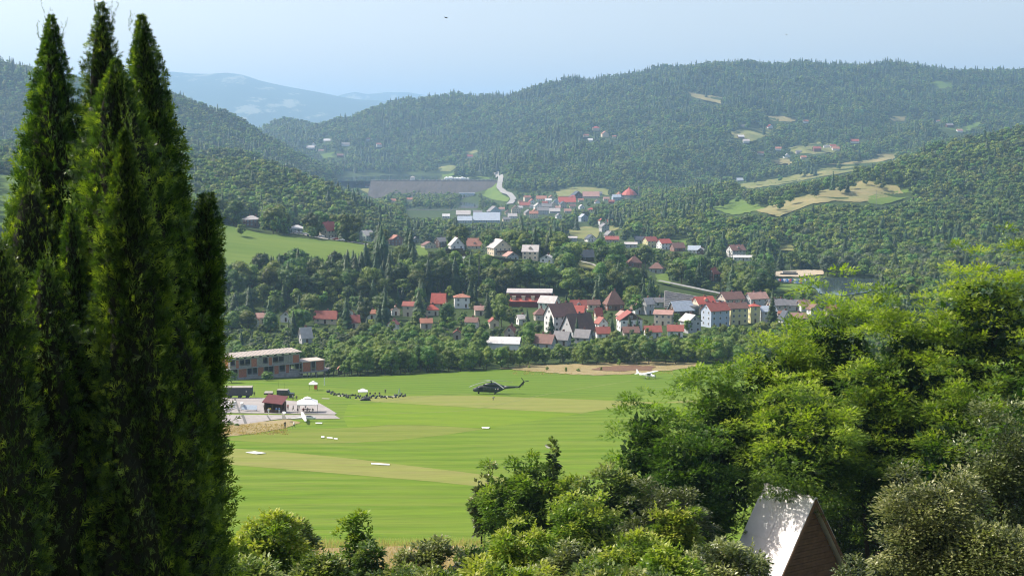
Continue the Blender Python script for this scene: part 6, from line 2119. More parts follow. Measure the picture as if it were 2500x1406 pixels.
def canopy(px, py, w, h, rise, label, two=True, skirt=None, name='canopy_tent', pole='frame'):
    p = ground(px, py, 250)
    o = empty(name, (p.x, p.y, gz(p.x, p.y) + 0.1), math.radians(8), label, 'canopy')
    a = w / 2
    b = a * 0.32
    V = [(-a, -a, h), (a, -a, h), (a, a, h), (-a, a, h), (-a, -a, h - .22), (a, -a, h - .22), (a, a, h - .22), (-a, a, h - .22),
         (-b, -b, h + rise * .7), (b, -b, h + rise * .7), (b, b, h + rise * .7), (-b, b, h + rise * .7)]
    mb = MB().add(V, [(0, 1, 9, 8), (1, 2, 10, 9), (2, 3, 11, 10), (3, 0, 8, 11), (4, 5, 1, 0), (5, 6, 2, 1), (6, 7, 3, 2), (7, 4, 0, 3), (8, 9, 10, 11)])
    mb.obj('canopy', o, M['white'])
    b *= 1.15
    MB().add([(-b, -b, h + rise * .78), (b, -b, h + rise * .78), (b, b, h + rise * .78), (-b, b, h + rise * .78), (0, 0, h + rise * 1.15)], [(0, 1, 4), (1, 2, 4), (2, 3, 4), (3, 0, 4)]).obj('top_cap', o, M['white'])
    for sx in (-1, 1):
        for sy in (-1, 1):
            MB().box(sx * a * .96 - .04, sx * a * .96 + .04, sy * a * .96 - .04, sy * a * .96 + .04, 0, h - .23).obj('pole', o, M['dark'])
    if skirt:
        MB().box(a * .2, a * .9, -a * .9, -a * .88, .5, h - .3).obj('hanging_sheet', o, skirt)
    return o


canopy(751, 1007, 5.6, 2.7, 1.5, 'large white pointed canopy with people sitting under it')
M['orange'] = flat('orange_sheet', (0.65, 0.13, 0.05), 0.8)
canopy(765, 953, 2.8, 2.2, .8, 'small white canopy with an orange-red sheet at its right side', skirt=M['orange'])
canopy(886, 968, 3.0, 1.7, .7, 'small low white canopy beside the row of rucksacks')
# table under the big canopy, signs, flags
p = ground(748, 1006, 250)
tb = empty('picnic_table', (p.x, p.y, gz(p.x, p.y) + 0.1), 0.1, 'dark picnic table with benches under the big white canopy', 'table')
MB().box(-1.2, 1.2, -.4, .4, .7, .76).obj('table_top', tb, WL['wood'])
for s in (-1, 1):
    MB().box(-1.2, 1.2, s * .8 - .14, s * .8 + .14, .42, .47).obj('bench_board', tb, WL['wood'])
    MB().box(s * .9 - .05, s * .9 + .05, -.8, .8, .3, .38).box(s * .9 - .05, s * .9 + .05, -.06, .06, 0, .7).obj('leg', tb, WL['wood'])

# rucksacks in a row on the grass, sheets, small flags
RS = [MB().loft([(-.35, 0, .22, .12, .15), (-.2, 0, .28, .24, .27), (.15, 0, .3, .26, .3), (.4, 0, .22, .14, .16)], 8).mesh('rucksack', M['dark'], smooth=True),
      MB().loft([(-.4, 0, .2, .12, .12), (-.1, 0, .35, .26, .36), (.3, 0, .25, .2, .24)], 8).mesh('rucksack', M['armyl'], smooth=True)]
g = random.Random(4)
row = [(800, 959), (818, 964), (850, 969), (880, 970), (915, 972), (950, 971), (988, 967)]
seg_name = ['left end of the row', 'left part of the row', 'row left of the small canopy', 'row under the small canopy', 'row right of the small canopy', 'right end of the row']
for i in range(64):
    t = i / 63 * (len(row) - 1.001)
    k = int(t)
    x = row[k][0] + (row[k + 1][0] - row[k][0]) * (t - k) + g.uniform(-2, 2)
    y = row[k][1] + (row[k + 1][1] - row[k][1]) * (t - k) + g.uniform(-3.5, 3.5)
    p = ground(x, y, 250)
    o = link('rucksack', RS[i % 2], None, (p.x, p.y, gz(p.x, p.y) + .08), (0, 0, g.uniform(0, 6.28)), g.uniform(.75, 1.25))
    tag(o, '%s rucksack lying on the grass, %s' % (('black', 'olive')[i % 2], seg_name[k]), 'rucksack', 'rucksacks lying in a long row on the grass')
for (x, y, w, d, rz, lab) in ((838, 967, 3.5, 1.2, 8, 'pale sheet spread on the grass left of the small canopy'), (948, 969, 5.5, .9, 4, 'pale sheet spread on the grass right of the small canopy'), (795, 974, 2.4, .7, -10, 'pale strip lying on the grass below the orange-sheeted canopy')):
    p = ground(x, y, 250)
    o = MB().box(-w / 2, w / 2, -d / 2, d / 2, 0, .06).obj('ground_sheet', None, M['tarp'])
    o.location = (p.x, p.y, gz(p.x, p.y) + .13)
    o.rotation_euler = (math.radians(5.7), 0, math.radians(rz))
    tag(o, lab, 'sheet')
p = ground(892, 978, 250)
o = empty('equipment_heap', (p.x, p.y, gz(p.x, p.y) + .1), 0, 'dark heap of netted equipment in front of the small low canopy', 'equipment')
MB().loft([(-1.6, 0, .1, .3, .12), (-1.0, 0, .35, .7, .4), (.1, .1, .5, .8, .6), (1.1, 0, .35, .6, .4), (1.6, 0, .1, .2, .1)], 10).obj('cover', o, M['dark'], smooth=True)
MB().tube([(-1.6, .1, .1), (0.2, .0, 1.3), (1.4, 0, .2)], .05, 5).obj('pole', o, M['armyl'])
for (x, y, h, lab) in ((792, 940, 2.6, 'thin white marker post right of the small orange-sheeted canopy'),):
    p = ground(x, y, 250)
    o = MB().box(-.12, .12, -.12, .12, 0, h).box(-.2, .2, -.2, .2, 0, .1).obj('marker_post', None, M['white'])
    o.location = (p.x, p.y, gz(p.x, p.y))
    tag(o, lab, 'post')
p = ground(975, 966, 250)
o = empty('folding_easel', (p.x, p.y, gz(p.x, p.y) + .1), 0, 'blue-grey folding stand at the right end of the rucksack row', 'stand')
for a in (-.5, .5):
    MB().tube([(a, 0, 0), (0, 0, 2.2)], .08, 5).obj('leg', o, M['bluetop'])
MB().box(-.3, .3, -.03, .03, .9, 1.05).obj('crossbar', o, M['bluetop'])

# white landing markers in the grass
for pts, lab in ((((600, 1106), (622, 1104), (649, 1108), (628, 1110)), 'long white runway marker nearest the cypresses, bent like an arrow'), (((906, 1132.5), (951, 1135), (951, 1137.5), (907, 1135)), 'long white runway marker in the middle of the field'),
                 (((784, 1067), (792, 1067), (792, 1070), (784, 1070)), 'small white marker, left of a dashed row'), (((798, 1069), (812, 1070), (812, 1072), (798, 1071)), 'white marker in the middle of a dashed row'),
                 (((815, 1071), (824, 1072), (824, 1074), (815, 1073)), 'small white marker, right of a dashed row'), (((1176, 1044), (1196, 1045), (1193, 1047.5), (1178, 1047)), 'white marker at the corner of the bright mown strip'),
                 (((770, 1033.5), (787, 1033.5), (786, 1035.5), (772, 1035.5)), 'white marker board on the grass right of the two standing people')):
    P = [ground(x, y, 180) for x, y in pts]
    c = sum(P, Vector()) / 4
    V = [(q.x - c.x, q.y - c.y, gz(q.x, q.y) - c.z + .15) for q in P] + [(q.x - c.x, q.y - c.y, gz(q.x, q.y) - c.z + .27) for q in P]
    o = MB().add(V, [(3, 2, 1, 0), (4, 5, 6, 7), (0, 1, 5, 4), (1, 2, 6, 5), (2, 3, 7, 6), (3, 0, 4, 7)]).obj('runway_marker', None, M['white'])
    o.location = c
    tag(o, lab, 'runway marker', 'white markers on the grass')

# shed with orange roof and the old fence behind the airfield
p = ground(830, 913, 400)
o = empty('tool_shed', (p.x, p.y, p.z), .2, 'tiny timber shed with an orange roof at the belt edge', 'shed')
MB().prism([(-.8, 0), (.8, 0), (.8, 2.2), (0, 2.9), (-.8, 2.2)], -.8, .8).obj('wall', o, WL['wood'])
MB().add([(-1.2, -1.1, 2.0), (0, -1.1, 3.2), (0, 1.1, 3.2), (-1.2, 1.1, 2.0), (1.2, -1.1, 2.0), (1.2, 1.1, 2.0)], [(0, 1, 2, 3), (1, 4, 5, 2)]).obj('roof', o, RF['orange'])
fe = empty('post_fence', tuple(ground(780, 922, 400)), 0, 'old wooden post fence between the unfinished building and the belt', 'fence')
prev = None
for k in range(10):
    q = ground(776 + 13 * k, 922 - 0.8 * k, 400) - fe.location
    MB().box(q.x - .1, q.x + .1, q.y - .1, q.y + .1, q.z - .3, q.z + 1.7).obj('post', fe, M['bark'])
    if prev is not None:
        MB().tube([prev + Vector((0, 0, 1.2)), q + Vector((0, 0, 1.2))], .05, 4).obj('rail', fe, M['bark'])
    prev = q

# ------------------------------------------------------------------ parked cars by the meadow
g = random.Random(8)
CARP = {}
cols = {'white': (0.7, 0.7, 0.7), 'silver': (0.4, 0.42, 0.44), 'red': (0.35, 0.04, 0.03), 'dark blue': (0.04, 0.06, 0.13)}
for i, (x, y, cn, wh) in enumerate(((722, 572.5, 'white', 'first from the left'), (735, 574.5, 'silver', 'second from the left'), (747, 577, 'white', 'third from the left'), (758, 580, 'dark blue', 'fourth from the left'),
                                    (785, 582.5, 'white', 'under the tall cream house'), (809, 587.5, 'silver', 'right of the tall cream house'), (822, 589.5, 'red', 'last but one on the right'), (834, 591, 'white', 'last on the right'))):
    p = ground(x, y, 700)
    c = empty('parked_car', (p.x, p.y, gz(p.x, p.y) + .8), math.radians(-8 + g.uniform(-8, 8)), '%s car parked along the meadow lane, %s' % (cn, wh), 'car', 'cars parked along the meadow lane')
    if cn not in CARP:
        mt = flat('car_' + cn, cols[cn], 0.25, var=0.03, spec=0.6)
        CARP[cn] = (MB().prism([(-2.1, .3), (2.1, .3), (2.15, .75), (1.2, .9), (.7, 1.42), (-1.1, 1.45), (-1.9, .98), (-2.15, .9)], -.85, .85).mesh('body', mt),
                    MB().prism([(.95, .95), (.62, 1.36), (-1.02, 1.38), (-1.6, .98)], -.86, .86).mesh('window_band', M['glass']), MB().tube([(0, -.1, 0), (0, .1, 0)], .32, 10).mesh('wheel', M['tyre']))
    b, w_, wh_ = CARP[cn]
    link('body', b, c)
    link('window_band', w_, c)
    for sx in (-1.35, 1.35):
        for sy in (-.8, .8):
            link('wheel', wh_, c, (sx, sy, .32))

# ------------------------------------------------------------------ hedges, graves, riverside things
M['hedge'] = M['leaf_dark']


def hedge(pts, h, w, label, ym=700):
    P = [ground(x, y, ym) for x, y in pts]
    g = np.random.default_rng(int(pts[0][0]))
    o = empty('hedge', tuple(P[0]), 0, label, 'hedge')
    VV, QQ, nv = [], [], 0
    core = MB()
    for a, b in zip(P[:-1], P[1:]):
        a, b = a - P[0], b - P[0]
        core.add([(q.x, q.y + dy, q.z + dz) for q in (a, b) for (dy, dz) in ((-w / 2, -.5), (w / 2, -.5), (w / 2, h * .93), (-w / 2, h * .93))], [(0, 1, 2, 3), (7, 6, 5, 4), (0, 4, 5, 1), (1, 5, 6, 2), (2, 6, 7, 3), (3, 7, 4, 0)])
        n = int((b - a).length * h * 5)
        t = g.random(n)
        base = np.outer(1 - t, np.array(a)) + np.outer(t, np.array(b))
        top = g.random(n) < .35
        base[:, 2] += np.where(top, h, g.random(n) * h)
        base[:, 1] += np.where(top, (g.random(n) - .5) * w, -w / 2)
        nn = np.stack([g.normal(size=n) * .3, np.where(top, 0, -1), np.where(top, 1, .3)], -1)
        V, Q = leaves(base, nn, g.uniform(.4, .8, n), g)
        VV.append(V)
        QQ.append(Q + nv)
        nv += len(V)
    link('foliage', np_mesh('foliage', np.concatenate(VV), [np.concatenate(QQ)], [M['hedge']], tint=np.repeat(g.random(nv // 4) * .6, 4)), o)
    core.obj('branches', o, M['barkdark'])
    return o


hedge([(1088, 622), (1120, 624), (1150, 629)], 4.2, 1.6, 'tall dark clipped hedge left of the graves on the spur')
hedge([(1183, 636), (1230, 642), (1290, 650), (1340, 656), (1400, 664), (1440, 671)], 3.4, 1.6, 'long dark clipped hedge running down right of the graves')
protect([(1088, 610), (1150, 618), (1230, 632), (1340, 646), (1440, 661), (1440, 671), (1340, 658), (1230, 645), (1088, 626)], 800)
patch('graveyard', [(1092, 630), (1150, 634), (1196, 640), (1218, 652), (1190, 655), (1110, 655)], M['tan'], 0.35, None, 0.003, ymin=640)
GR = [MB().box(-.45, .45, -.12, .12, 0, 1.3).box(-.5, .5, -2.0, -.2, 0, .35).mesh('gravestone', WL['beige']), MB().box(-.35, .35, -.1, .1, 0, 1.0).box(-.12, .12, -.1, .1, 1.0, 1.6).box(-.45, .45, -1.8, -.2, 0, .35).mesh('gravestone', M['concrete']),
      MB().box(-.55, .55, -.15, .15, 0, 1.1).box(-.5, .5, -2.0, -.2, 0, .4).mesh('gravestone', M['white'])]
g = random.Random(12)
for i in range(90):
    x, y = g.uniform(1098, 1188), g.uniform(633, 654)
    if y > 633 + 22 and x > 1180:
        continue
    p = ground(x, y, 640)
    o = link('gravestone', GR[i % 3], None, (p.x, p.y, gz(p.x, p.y) + .3), (0, 0, math.radians(g.uniform(-12, 12))), g.uniform(1.1, 1.6))
    tag(o, '%s gravestone in the graveyard below the dark hedge, %s %s' % (('beige', 'grey cross-topped', 'white')[i % 3], 'upper' if y < 643 else 'lower', 'left' if x < 1128 else ('middle' if x < 1160 else 'right')), 'gravestone', 'gravestones on the spur')
protect([(1092, 630), (1150, 632), (1190, 638), (1190, 655), (1110, 655)], 800)

# pedal boats and the long boat on the river
PB = [MB().box(-1.2, 1.2, -.7, -.3, 0, .45).box(-1.2, 1.2, .3, .7, 0, .45).box(-.7, .5, -.29, .29, .3, .6).box(-.5, -.35, -.6, .6, .6, 1.2).mesh('pedal_boat', m_) for m_ in (M['white'], flat('boat_blue', (0.08, 0.25, 0.6), .4), flat('boat_red', (0.55, 0.08, 0.08), .4))]
for i in range(18):
    x = 1893 + i * 4.2
    a, b = ray(x, 685 + .2 * math.sin(i * 2.1))
    Yd = 96.6 / b
    o = link('pedal_boat', PB[(0, 1, 0, 2, 1, 0)[i % 6]], None, (a * Yd, Yd, -96.9), (0, 0, math.radians(70 + 12 * math.sin(i * 3.3))), 1.25)
    tag(o, '%s pedal boat moored in the row on the river, %s' % (('white', 'blue', 'white', 'red', 'blue', 'white')[i % 6], 'left third' if i < 6 else ('middle' if i < 12 else 'right third')), 'pedal boat', 'pedal boats moored in a row')
protect_rect(1890, 1968, 678, 688, 960)
p = ground(1926, 672, 800)
fb = empty('tour_boat', (p.x, p.y, gz(p.x, p.y) + .4), math.radians(-3), 'long dark-windowed tour boat lying on the sandy bank', 'boat')
MB().loft([(-6.5, 0, .7, .5, .4), (-5, 0, .7, 1.4, .65), (5, 0, .7, 1.5, .65), (6.5, 0, .8, 1.2, .5)], 10, e=4).obj('hull', fb, M['dark'])
MB().box(-4.8, 5.4, -1.2, 1.2, 1.3, 2.5).obj('cabin', fb, M['white'])
MB().box(-4.5, 5.1, -1.24, -1.203, 1.6, 2.2).obj('window_band', fb, M['glass'])
MB().box(-5.2, 5.8, -1.4, 1.4, 2.51, 2.7).obj('roof', fb, M['tarp'])
protect_rect(1904, 1948, 662, 672, 1000)

# footbridge, outlet works below the dam, crest house, cars by the lake
P0, P1 = ray(990, 516), ray(1122, 519)
Yb_ = 108.5 / P0[1]
fbz = -106.8
br = empty('footbridge', (P0[0] * 2200, 2200, fbz), 0, 'long thin footbridge crossing the river below the dam', 'bridge')
Lx = (1122 - 990) / F * 2200
MB().box(0, Lx, -1.5, 1.5, 0, .5).obj('deck', br, M['concrete'])
for k in range(7):
    x = Lx * k / 6
    MB().box(x - .6, x + .6, -1.2, 1.2, -5, -.01).obj('pier', br, M['concrete'])
MB().box(0, Lx, -1.6, -1.45, 1.3, 1.5).obj('railing', br, M['white'])
a, b = ray(1142, 478)
ow = empty('outlet_works', (a * 2690, 2690, -111.5), 0, 'grey concrete outlet works with gates at the foot of the dam', 'waterworks')
MB().box(-22, 22, -4, 4, 0, 5).obj('sill', ow, M['concrete'])
MB().box(-18, 14, 4.01, 14, 0, 14).obj('gate_block', ow, WL['blue'])
for k in range(5):
    MB().box(-15 + 6 * k, -13.6 + 6 * k, -4.5, -4.01, 0, 10).obj('pier', ow, M['concrete'])
for k in range(4):
    MB().box(-13.4 + 6 * k, -9.2 + 6 * k, 3.9, 4.0, 5.01, 11).obj('gate', ow, WL['grey'])
MB().box(14.5, 24, 0, 9, 0, 9).obj('control_house', ow, WL['grey'])
MB().box(14, 24.5, -.5, 9.5, 9.01, 9.6).obj('control_house_roof', ow, RF['light'])
protect_rect(1118, 1166, 464, 480, 2690)
a, b = ray(1007, 437)
ct = empty('gate_house', (a * 2793, 2793, -74.5), 0, 'small gate house on the middle of the dam crest', 'gate house')
MB().box(-5, 5, 0, 4, 0, 5).obj('wall', ct, WL['white'])
MB().add([(-6, -1, 5), (6, -1, 5), (6, 5, 5), (-6, 5, 5), (0, 2, 8)], [(0, 1, 4), (1, 2, 4), (2, 3, 4), (3, 0, 4), (3, 2, 1, 0)]).obj('roof', ct, RF['light'])
g = random.Random(5)
for i in range(9):
    x = 1090 + i * 6.5 + g.uniform(-1.5, 1.5)
    a, b = ray(x, 435)
    o = link('lakeside_tent', MB().prismz([(-3, -2.4), (3, -2.4), (3, 2.4), (-3, 2.4)], 0, 2.6).add([(-3.4, -2.8, 2.6), (3.4, -2.8, 2.6), (3.4, 2.8, 2.6), (-3.4, 2.8, 2.6), (0, 0, 4.6)], [(0, 1, 4), (1, 2, 4), (2, 3, 4), (3, 0, 4)]).mesh('lakeside_tent', M['white']), None, (a * 2900, 2900, -76.5), (0, 0, g.uniform(-.3, .3)), g.uniform(.9, 1.5))
    tag(o, 'white tent on the shore behind the right end of the dam, %s' % ('left ones' if i < 3 else ('middle ones' if i < 6 else 'right ones')), 'tent', 'white tents on the lake shore')
protect_rect(1085, 1152, 428, 438, 2900)
patch('lake_shore', [(1080, 428), (1150, 431), (1195, 436), (1195, 441), (1080, 437)], M['meadow'], 3.0, None, 0.004, ymin=2500, prot=False)

# poles
for (x, y, h, kind, lab, ym) in ((1788, 698, 17, 'pylon', 'dark lattice electricity pylon in the wood above the terraces', 700), (1170, 725, 24, 'pylon', 'thin dark lattice mast left of the dark red lodge', 600), (1930, 658, 9, 'pole', 'pale electricity pole behind the sandy bank', 900), (1953, 657, 9, 'pole', 'thin pole right of the pale one behind the sandy bank', 900), (2139, 502, 18, 'pole', 'tall pole in the meadow of the right-hand hill', 1200)):
    p = ground(x, y, ym)
    o = empty('electricity_' + kind, (p.x, p.y, p.z), .3, lab, kind)
    if kind == 'pylon':
        for sx in (-1, 1):
            for sy in (-1, 1):
                MB().tube([(sx * .9, sy * .9, 0), (sx * .12, sy * .12, h)], .09, 4).obj('leg', o, M['dark'])
        mbx = MB()
        for k in range(8):
            z0, z1 = h * k / 8, h * (k + 1) / 8
            r0, r1 = .9 - .78 * k / 8, .9 - .78 * (k + 1) / 8
            for s in (-1, 1):
                mbx.tube([(-r0, s * r0, z0), (r1, s * r1, z1)], .05, 3)
                mbx.tube([(s * r0, -r0, z0), (s * r1, r1, z1)], .05, 3)
        mbx.obj('bracing', o, M['dark'])
        MB().box(-2.6, 2.6, -.1, .1, h - 2, h - 1.8).obj('crossarm', o, M['dark'])
    else:
        MB().tube([(0, 0, 0), (0, 0, h)], [.22, .14], 6).obj('shaft', o, M['concrete'])
        MB().box(-1.0, 1.0, -.08, .08, h - .8, h - .6).obj('crossarm', o, M['concrete'])

# birds in the sky
for (x, y, lab) in ((1089, 44, 'dark bird in the sky above the far mountains'), (1920, 86, 'tiny dark bird in the sky above the big wooded hill')):
    b = at(x, y, 60.0 if x < 1500 else 120.0)
    o = MB().loft([(-.09, 0, 0, .008, .008), (-.03, 0, 0, .022, .022), (.04, 0, 0, .02, .02), (.09, 0, .004, .006, .006)], 8).add(
        [(.03, 0, .01), (-.03, 0, .01), (-.05, .16, .03), (.0, .2, .02), (-.05, -.16, .03), (.0, -.2, .02)], [(0, 3, 2, 1), (0, 1, 4, 5), (1, 2, 3, 0), (5, 4, 1, 0)]).obj('bird', None, M['dark'], smooth=False)
    o.location = b
    o.rotation_euler = (.3, .1, .8)
    tag(o, lab, 'bird')

# ------------------------------------------------------------------ near plants
M['thuja'] = leafmat('thuja_sprays', [(0.012, 0.034, 0.008), (0.046, 0.105, 0.016), (0.15, 0.25, 0.024), (0.33, 0.44, 0.05)], 0.32, rough=0.42, spec=0.4, objvar=0.1, tr_gain=(1.5, 1.5, 0.4))
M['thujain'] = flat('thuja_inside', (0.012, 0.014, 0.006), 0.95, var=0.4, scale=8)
M['robinia'] = leafmat('robinia_leaves', [(0.020, 0.050, 0.010), (0.062, 0.125, 0.016), (0.16, 0.25, 0.024), (0.31, 0.40, 0.038)], 0.38, rough=0.45, spec=0.3, objvar=0.08, tr_gain=(1.3, 1.6, 0.4))
M['shrub_y'] = leafmat('shrub_yellow_green', [(0.035, 0.075, 0.012), (0.10, 0.18, 0.020), (0.22, 0.31, 0.035), (0.34, 0.38, 0.07)], 0.38, rough=0.4, objvar=0.08, tr_gain=(1.3, 1.5, 0.5))
M['shrub_o'] = leafmat('shrub_olive', [(0.030, 0.045, 0.018), (0.070, 0.095, 0.030), (0.15, 0.18, 0.06), (0.27, 0.29, 0.12)], 0.25, rough=0.38, spec=0.5, objvar=0.08)
M['shrub_g'] = leafmat('shrub_green', [(0.025, 0.050, 0.012), (0.065, 0.115, 0.024), (0.15, 0.21, 0.045), (0.27, 0.29, 0.09)], 0.3, rough=0.4, objvar=0.08)


def cards(P, dirs, ups, size, tmpl_v, tmpl_f, g, jit=0.0):
    """copies of a template: local x along dirs, local z about ups"""
    d = dirs / np.maximum(np.linalg.norm(dirs, axis=1, keepdims=True), 1e-9)
    s = np.cross(ups, d)
    s /= np.maximum(np.linalg.norm(s, axis=1, keepdims=True), 1e-9)
    u = np.cross(d, s)
    tv = np.asarray(tmpl_v)
    sz = np.asarray(size).reshape(-1, 1, 1)
    V = P[:, None, :] + (d[:, None, :] * tv[None, :, 0:1] + s[:, None, :] * tv[None, :, 1:2] + u[:, None, :] * tv[None, :, 2:3]) * sz
    n = len(tv)
    Fs = []
    base = (np.arange(len(P)) * n)[:, None, None]
    Fs = (np.asarray(tmpl_f)[None] + base).reshape(-1, len(tmpl_f[0]))
    return V.reshape(-1, 3), Fs


# thuja spray: a small forked fan
TH_V = [(0, 0, 0), (.45, -.035, .02), (.45, .035, .02), (1.0, 0, .0),
        (.16, .02, 0), (.50, .26, .04), (.50, .16, .05), (.16, -.02, 0), (.50, -.26, .04), (.50, -.16, .05), (.45, .02, 0), (.80, .20, .03), (.66, .03, 0), (.45, -.02, 0), (.80, -.20, .03), (.66, -.03, 0)]
TH_F = [(0, 1, 2), (1, 3, 2), (4, 6, 5), (7, 8, 9), (10, 12, 11), (13, 14, 15)]
# pinnate frond: leaflet pairs along a drooping stalk
RB_V, RB_F = [], []
for k in range(3):
    x = .16 + .30 * k
    z = -.08 * (x ** 2)
    w = (.30, .34, .26)[k]
    b = len(RB_V)
    RB_V += [(x - .10, 0, z), (x + .04, w, z - .04), (x + .17, 0.0, z - .01), (x + .04, -w, z - .04)]
    RB_F += [(b, b + 3, b + 2), (b, b + 2, b + 1)]
# oval leaf folded on its midrib
LF_V = [(0, 0, 0), (.45, .26, .07), (1, 0, -.05), (.45, -.26, .07)]
LF_F = [(0, 3, 2), (0, 2, 1)]


def column_cloud(seed, base, tip, rmax, n, lean=(0, 0), prof=None, size=.17, tipthin=True, lob=0.22, back=.18):
    """sprays over a lumpy tapering column; returns arrays for one thuja"""
    g = np.random.default_rng(seed)
    H = tip - base
    t = g.random(n) ** 0.85
    th = g.uniform(0, 2 * math.pi, n)
    keep = (np.sin(th) < .35) | (g.random(n) < back)      # sparser on the side turned away
    t, th = t[keep], th[keep]
    n = len(t)

    def rad(t, th):
        base_r = np.interp(t, [0, .25, .55, .8, .93, 1.0], prof or [1, .96, .78, .42, .17, .0]) * rmax
        k = seed % 7
        lump = 1 + lob * .8 * np.sin(3 * th + k + 2.2 * np.sin(5 * t + k)) * np.sin(9 * t + th + k) + lob * .45 * np.sin(5 * th - k + 17 * t) + .10 * np.sin(31 * t + 4 * th + 2 * np.sin(9 * th)) + .09 * np.sin(57 * t - 7 * th)
        return base_r * lump
    r = rad(t, th)
    depth = np.where(g.random(n) < .72, g.uniform(.88, 1.16, n), g.uniform(.7, .92, n))
    ax = np.stack([lean[0] * t ** 1.3, lean[1] * t ** 1.3], -1)
    out = np.stack([np.cos(th), np.sin(th), np.zeros(n)], -1)
    P = np.concatenate([ax + out[:, :2] * (r * depth)[:, None], (base + H * t)[:, None]], 1)
    up = np.array([0, 0, 1.0])
    d = out * g.uniform(.35, 1.1, (n, 1)) + up * g.uniform(.3, 1.3, (n, 1)) + g.normal(size=(n, 3)) * .38
    # fans stand on edge
    ups = np.cross(out, up) + g.normal(size=(n, 3)) * .5
    s = size * 1.12 * g.uniform(.5, 1.45, n) * np.interp(t, [0, .8, 1], [1, 1, .5])
    V, Fc = cards(P, d, ups, s, TH_V, TH_F, g)
    # tint: highlights painted on outer tufts, shadow on the inner sprays
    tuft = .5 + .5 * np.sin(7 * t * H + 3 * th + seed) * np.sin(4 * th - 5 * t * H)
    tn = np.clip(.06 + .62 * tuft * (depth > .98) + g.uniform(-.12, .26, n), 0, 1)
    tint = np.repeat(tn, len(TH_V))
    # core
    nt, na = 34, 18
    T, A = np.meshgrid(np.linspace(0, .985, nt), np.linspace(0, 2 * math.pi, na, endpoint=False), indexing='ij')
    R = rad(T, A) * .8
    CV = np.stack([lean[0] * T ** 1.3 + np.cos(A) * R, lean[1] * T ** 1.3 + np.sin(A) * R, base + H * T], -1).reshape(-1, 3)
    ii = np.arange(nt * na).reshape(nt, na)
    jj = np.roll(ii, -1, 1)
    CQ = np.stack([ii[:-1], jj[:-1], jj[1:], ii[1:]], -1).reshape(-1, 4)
    return V, Fc, tint, CV, CQ, (np.concatenate([ax[-1:], [[base + H]]], 1) if False else None)


def thuja(px, py_tip, Y, r, label, n, seed, lean_px=0, base=None, prof=None, size=.17, lob=.38, spikes=9, lean_y=0):
    tipw = at(px, py_tip, Y)
    xb = tipw.x - lean_px * Y / F
    zb = gz(xb, Y)
    o = empty('thuja_tree', (xb, Y, zb), 0, label, 'thuja', 'tall thujas left of the view')
    H = tipw.z - zb
    b0 = base if base is not None else 0.0
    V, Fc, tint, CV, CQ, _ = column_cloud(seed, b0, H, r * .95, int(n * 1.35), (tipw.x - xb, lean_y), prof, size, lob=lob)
    g = np.random.default_rng(seed + 5)
    # wispy leaders at the tip
    P, D, U, S, TT = [], [], [], [], []
    for k in range(spikes):
        a = g.uniform(0, 6.28)
        rr = g.uniform(.01, .14)
        hh = g.uniform(.35, .9)
        z0 = H - g.uniform(.35, .9)
        m = int(hh / .022)
        for i in range(m):
            q = i / m
            P.append((tipw.x - xb + math.cos(a) * rr * (1 + q) + .05 * math.sin(q * 5 + k), math.sin(a) * rr * (1 + q), z0 + hh * q + (.35 if k == 0 else 0) * q))
            aa = g.uniform(0, 6.28)
            D.append((math.cos(aa) * .5, math.sin(aa) * .5, 1.0))
            U.append(g.normal(size=3))
            S.append(.10 * (1.15 - q * .8))
            TT.append(.25 + .3 * q)
    V2, F2 = cards(np.array(P), np.array(D), np.array(U), np.array(S), TH_V, TH_F, g)
    V3 = np.concatenate([V, V2])
    F3 = np.concatenate([Fc, F2 + len(V)])
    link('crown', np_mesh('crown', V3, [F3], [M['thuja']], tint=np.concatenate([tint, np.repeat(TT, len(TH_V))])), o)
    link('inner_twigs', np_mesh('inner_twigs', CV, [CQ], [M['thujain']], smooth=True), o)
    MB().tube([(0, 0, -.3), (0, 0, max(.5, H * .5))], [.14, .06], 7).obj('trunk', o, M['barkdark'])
    return o


thuja(125, 45, 21.5, 1.1, 'leftmost tall pointed thuja of three rising against the sky', 15000, 1, lean_px=12, size=.16)
thuja(248, 12, 23.5, 1.05, 'middle tall thuja tip against the sky, narrow and set behind the others', 9000, 2, lean_px=-8, size=.17)
thuja(346, 42, 22.5, .98, 'right tall dark thuja against the sky, forming the straight right flank', 17000, 3, lean_px=-62, size=.16, prof=[1.0, .90, .68, .39, .19, .0])
thuja(283, 150, 20.6, 1.08, 'sunlit broad thuja standing in front of the middle tall tip', 16000, 4, lean_px=-8, size=.15, prof=[1, .98, .87, .6, .28, .0])
thuja(303, 325, 19.0, .80, 'shorter front thuja with a thin reddish-green tip, in the centre', 16000, 5, lean_px=-28, size=.145, prof=[1, .92, .74, .45, .17, .0])
thuja(70, 455, 20.0, .78, 'low rounded bright thuja below the leftmost tall one', 9000, 6, lean_px=-4, size=.15, prof=[1, 1, .9, .7, .45, .08])
thuja(172, 500, 19.6, .42, 'thin small thuja tip squeezed between two broad ones', 5000, 7, size=.14, prof=[1, .95, .8, .5, .25, .03])
thuja(108, 640, 18.6, .62, 'small pointed bright thuja top at lower left', 6000, 8, size=.14, prof=[1, .98, .9, .7, .4, .04])
thuja(506, 476, 22.0, .25, 'slender leaning thuja shoot with bright tip sticking out at the right flank', 12000, 9, lean_px=62, size=.16, prof=[1, 1, .95, .85, .75, .2], spikes=2)
thuja(-8, 590, 17.6, .45, 'dark thuja cut by the left picture edge', 6000, 10, size=.15, prof=[1, .98, .9, .7, .45, .08])
thuja(428, 830, 21.0, .60, 'low dark thuja filling the foot of the right flank', 9000, 11, lean_px=-8, size=.15, prof=[1, .98, .92, .8, .6, .2])
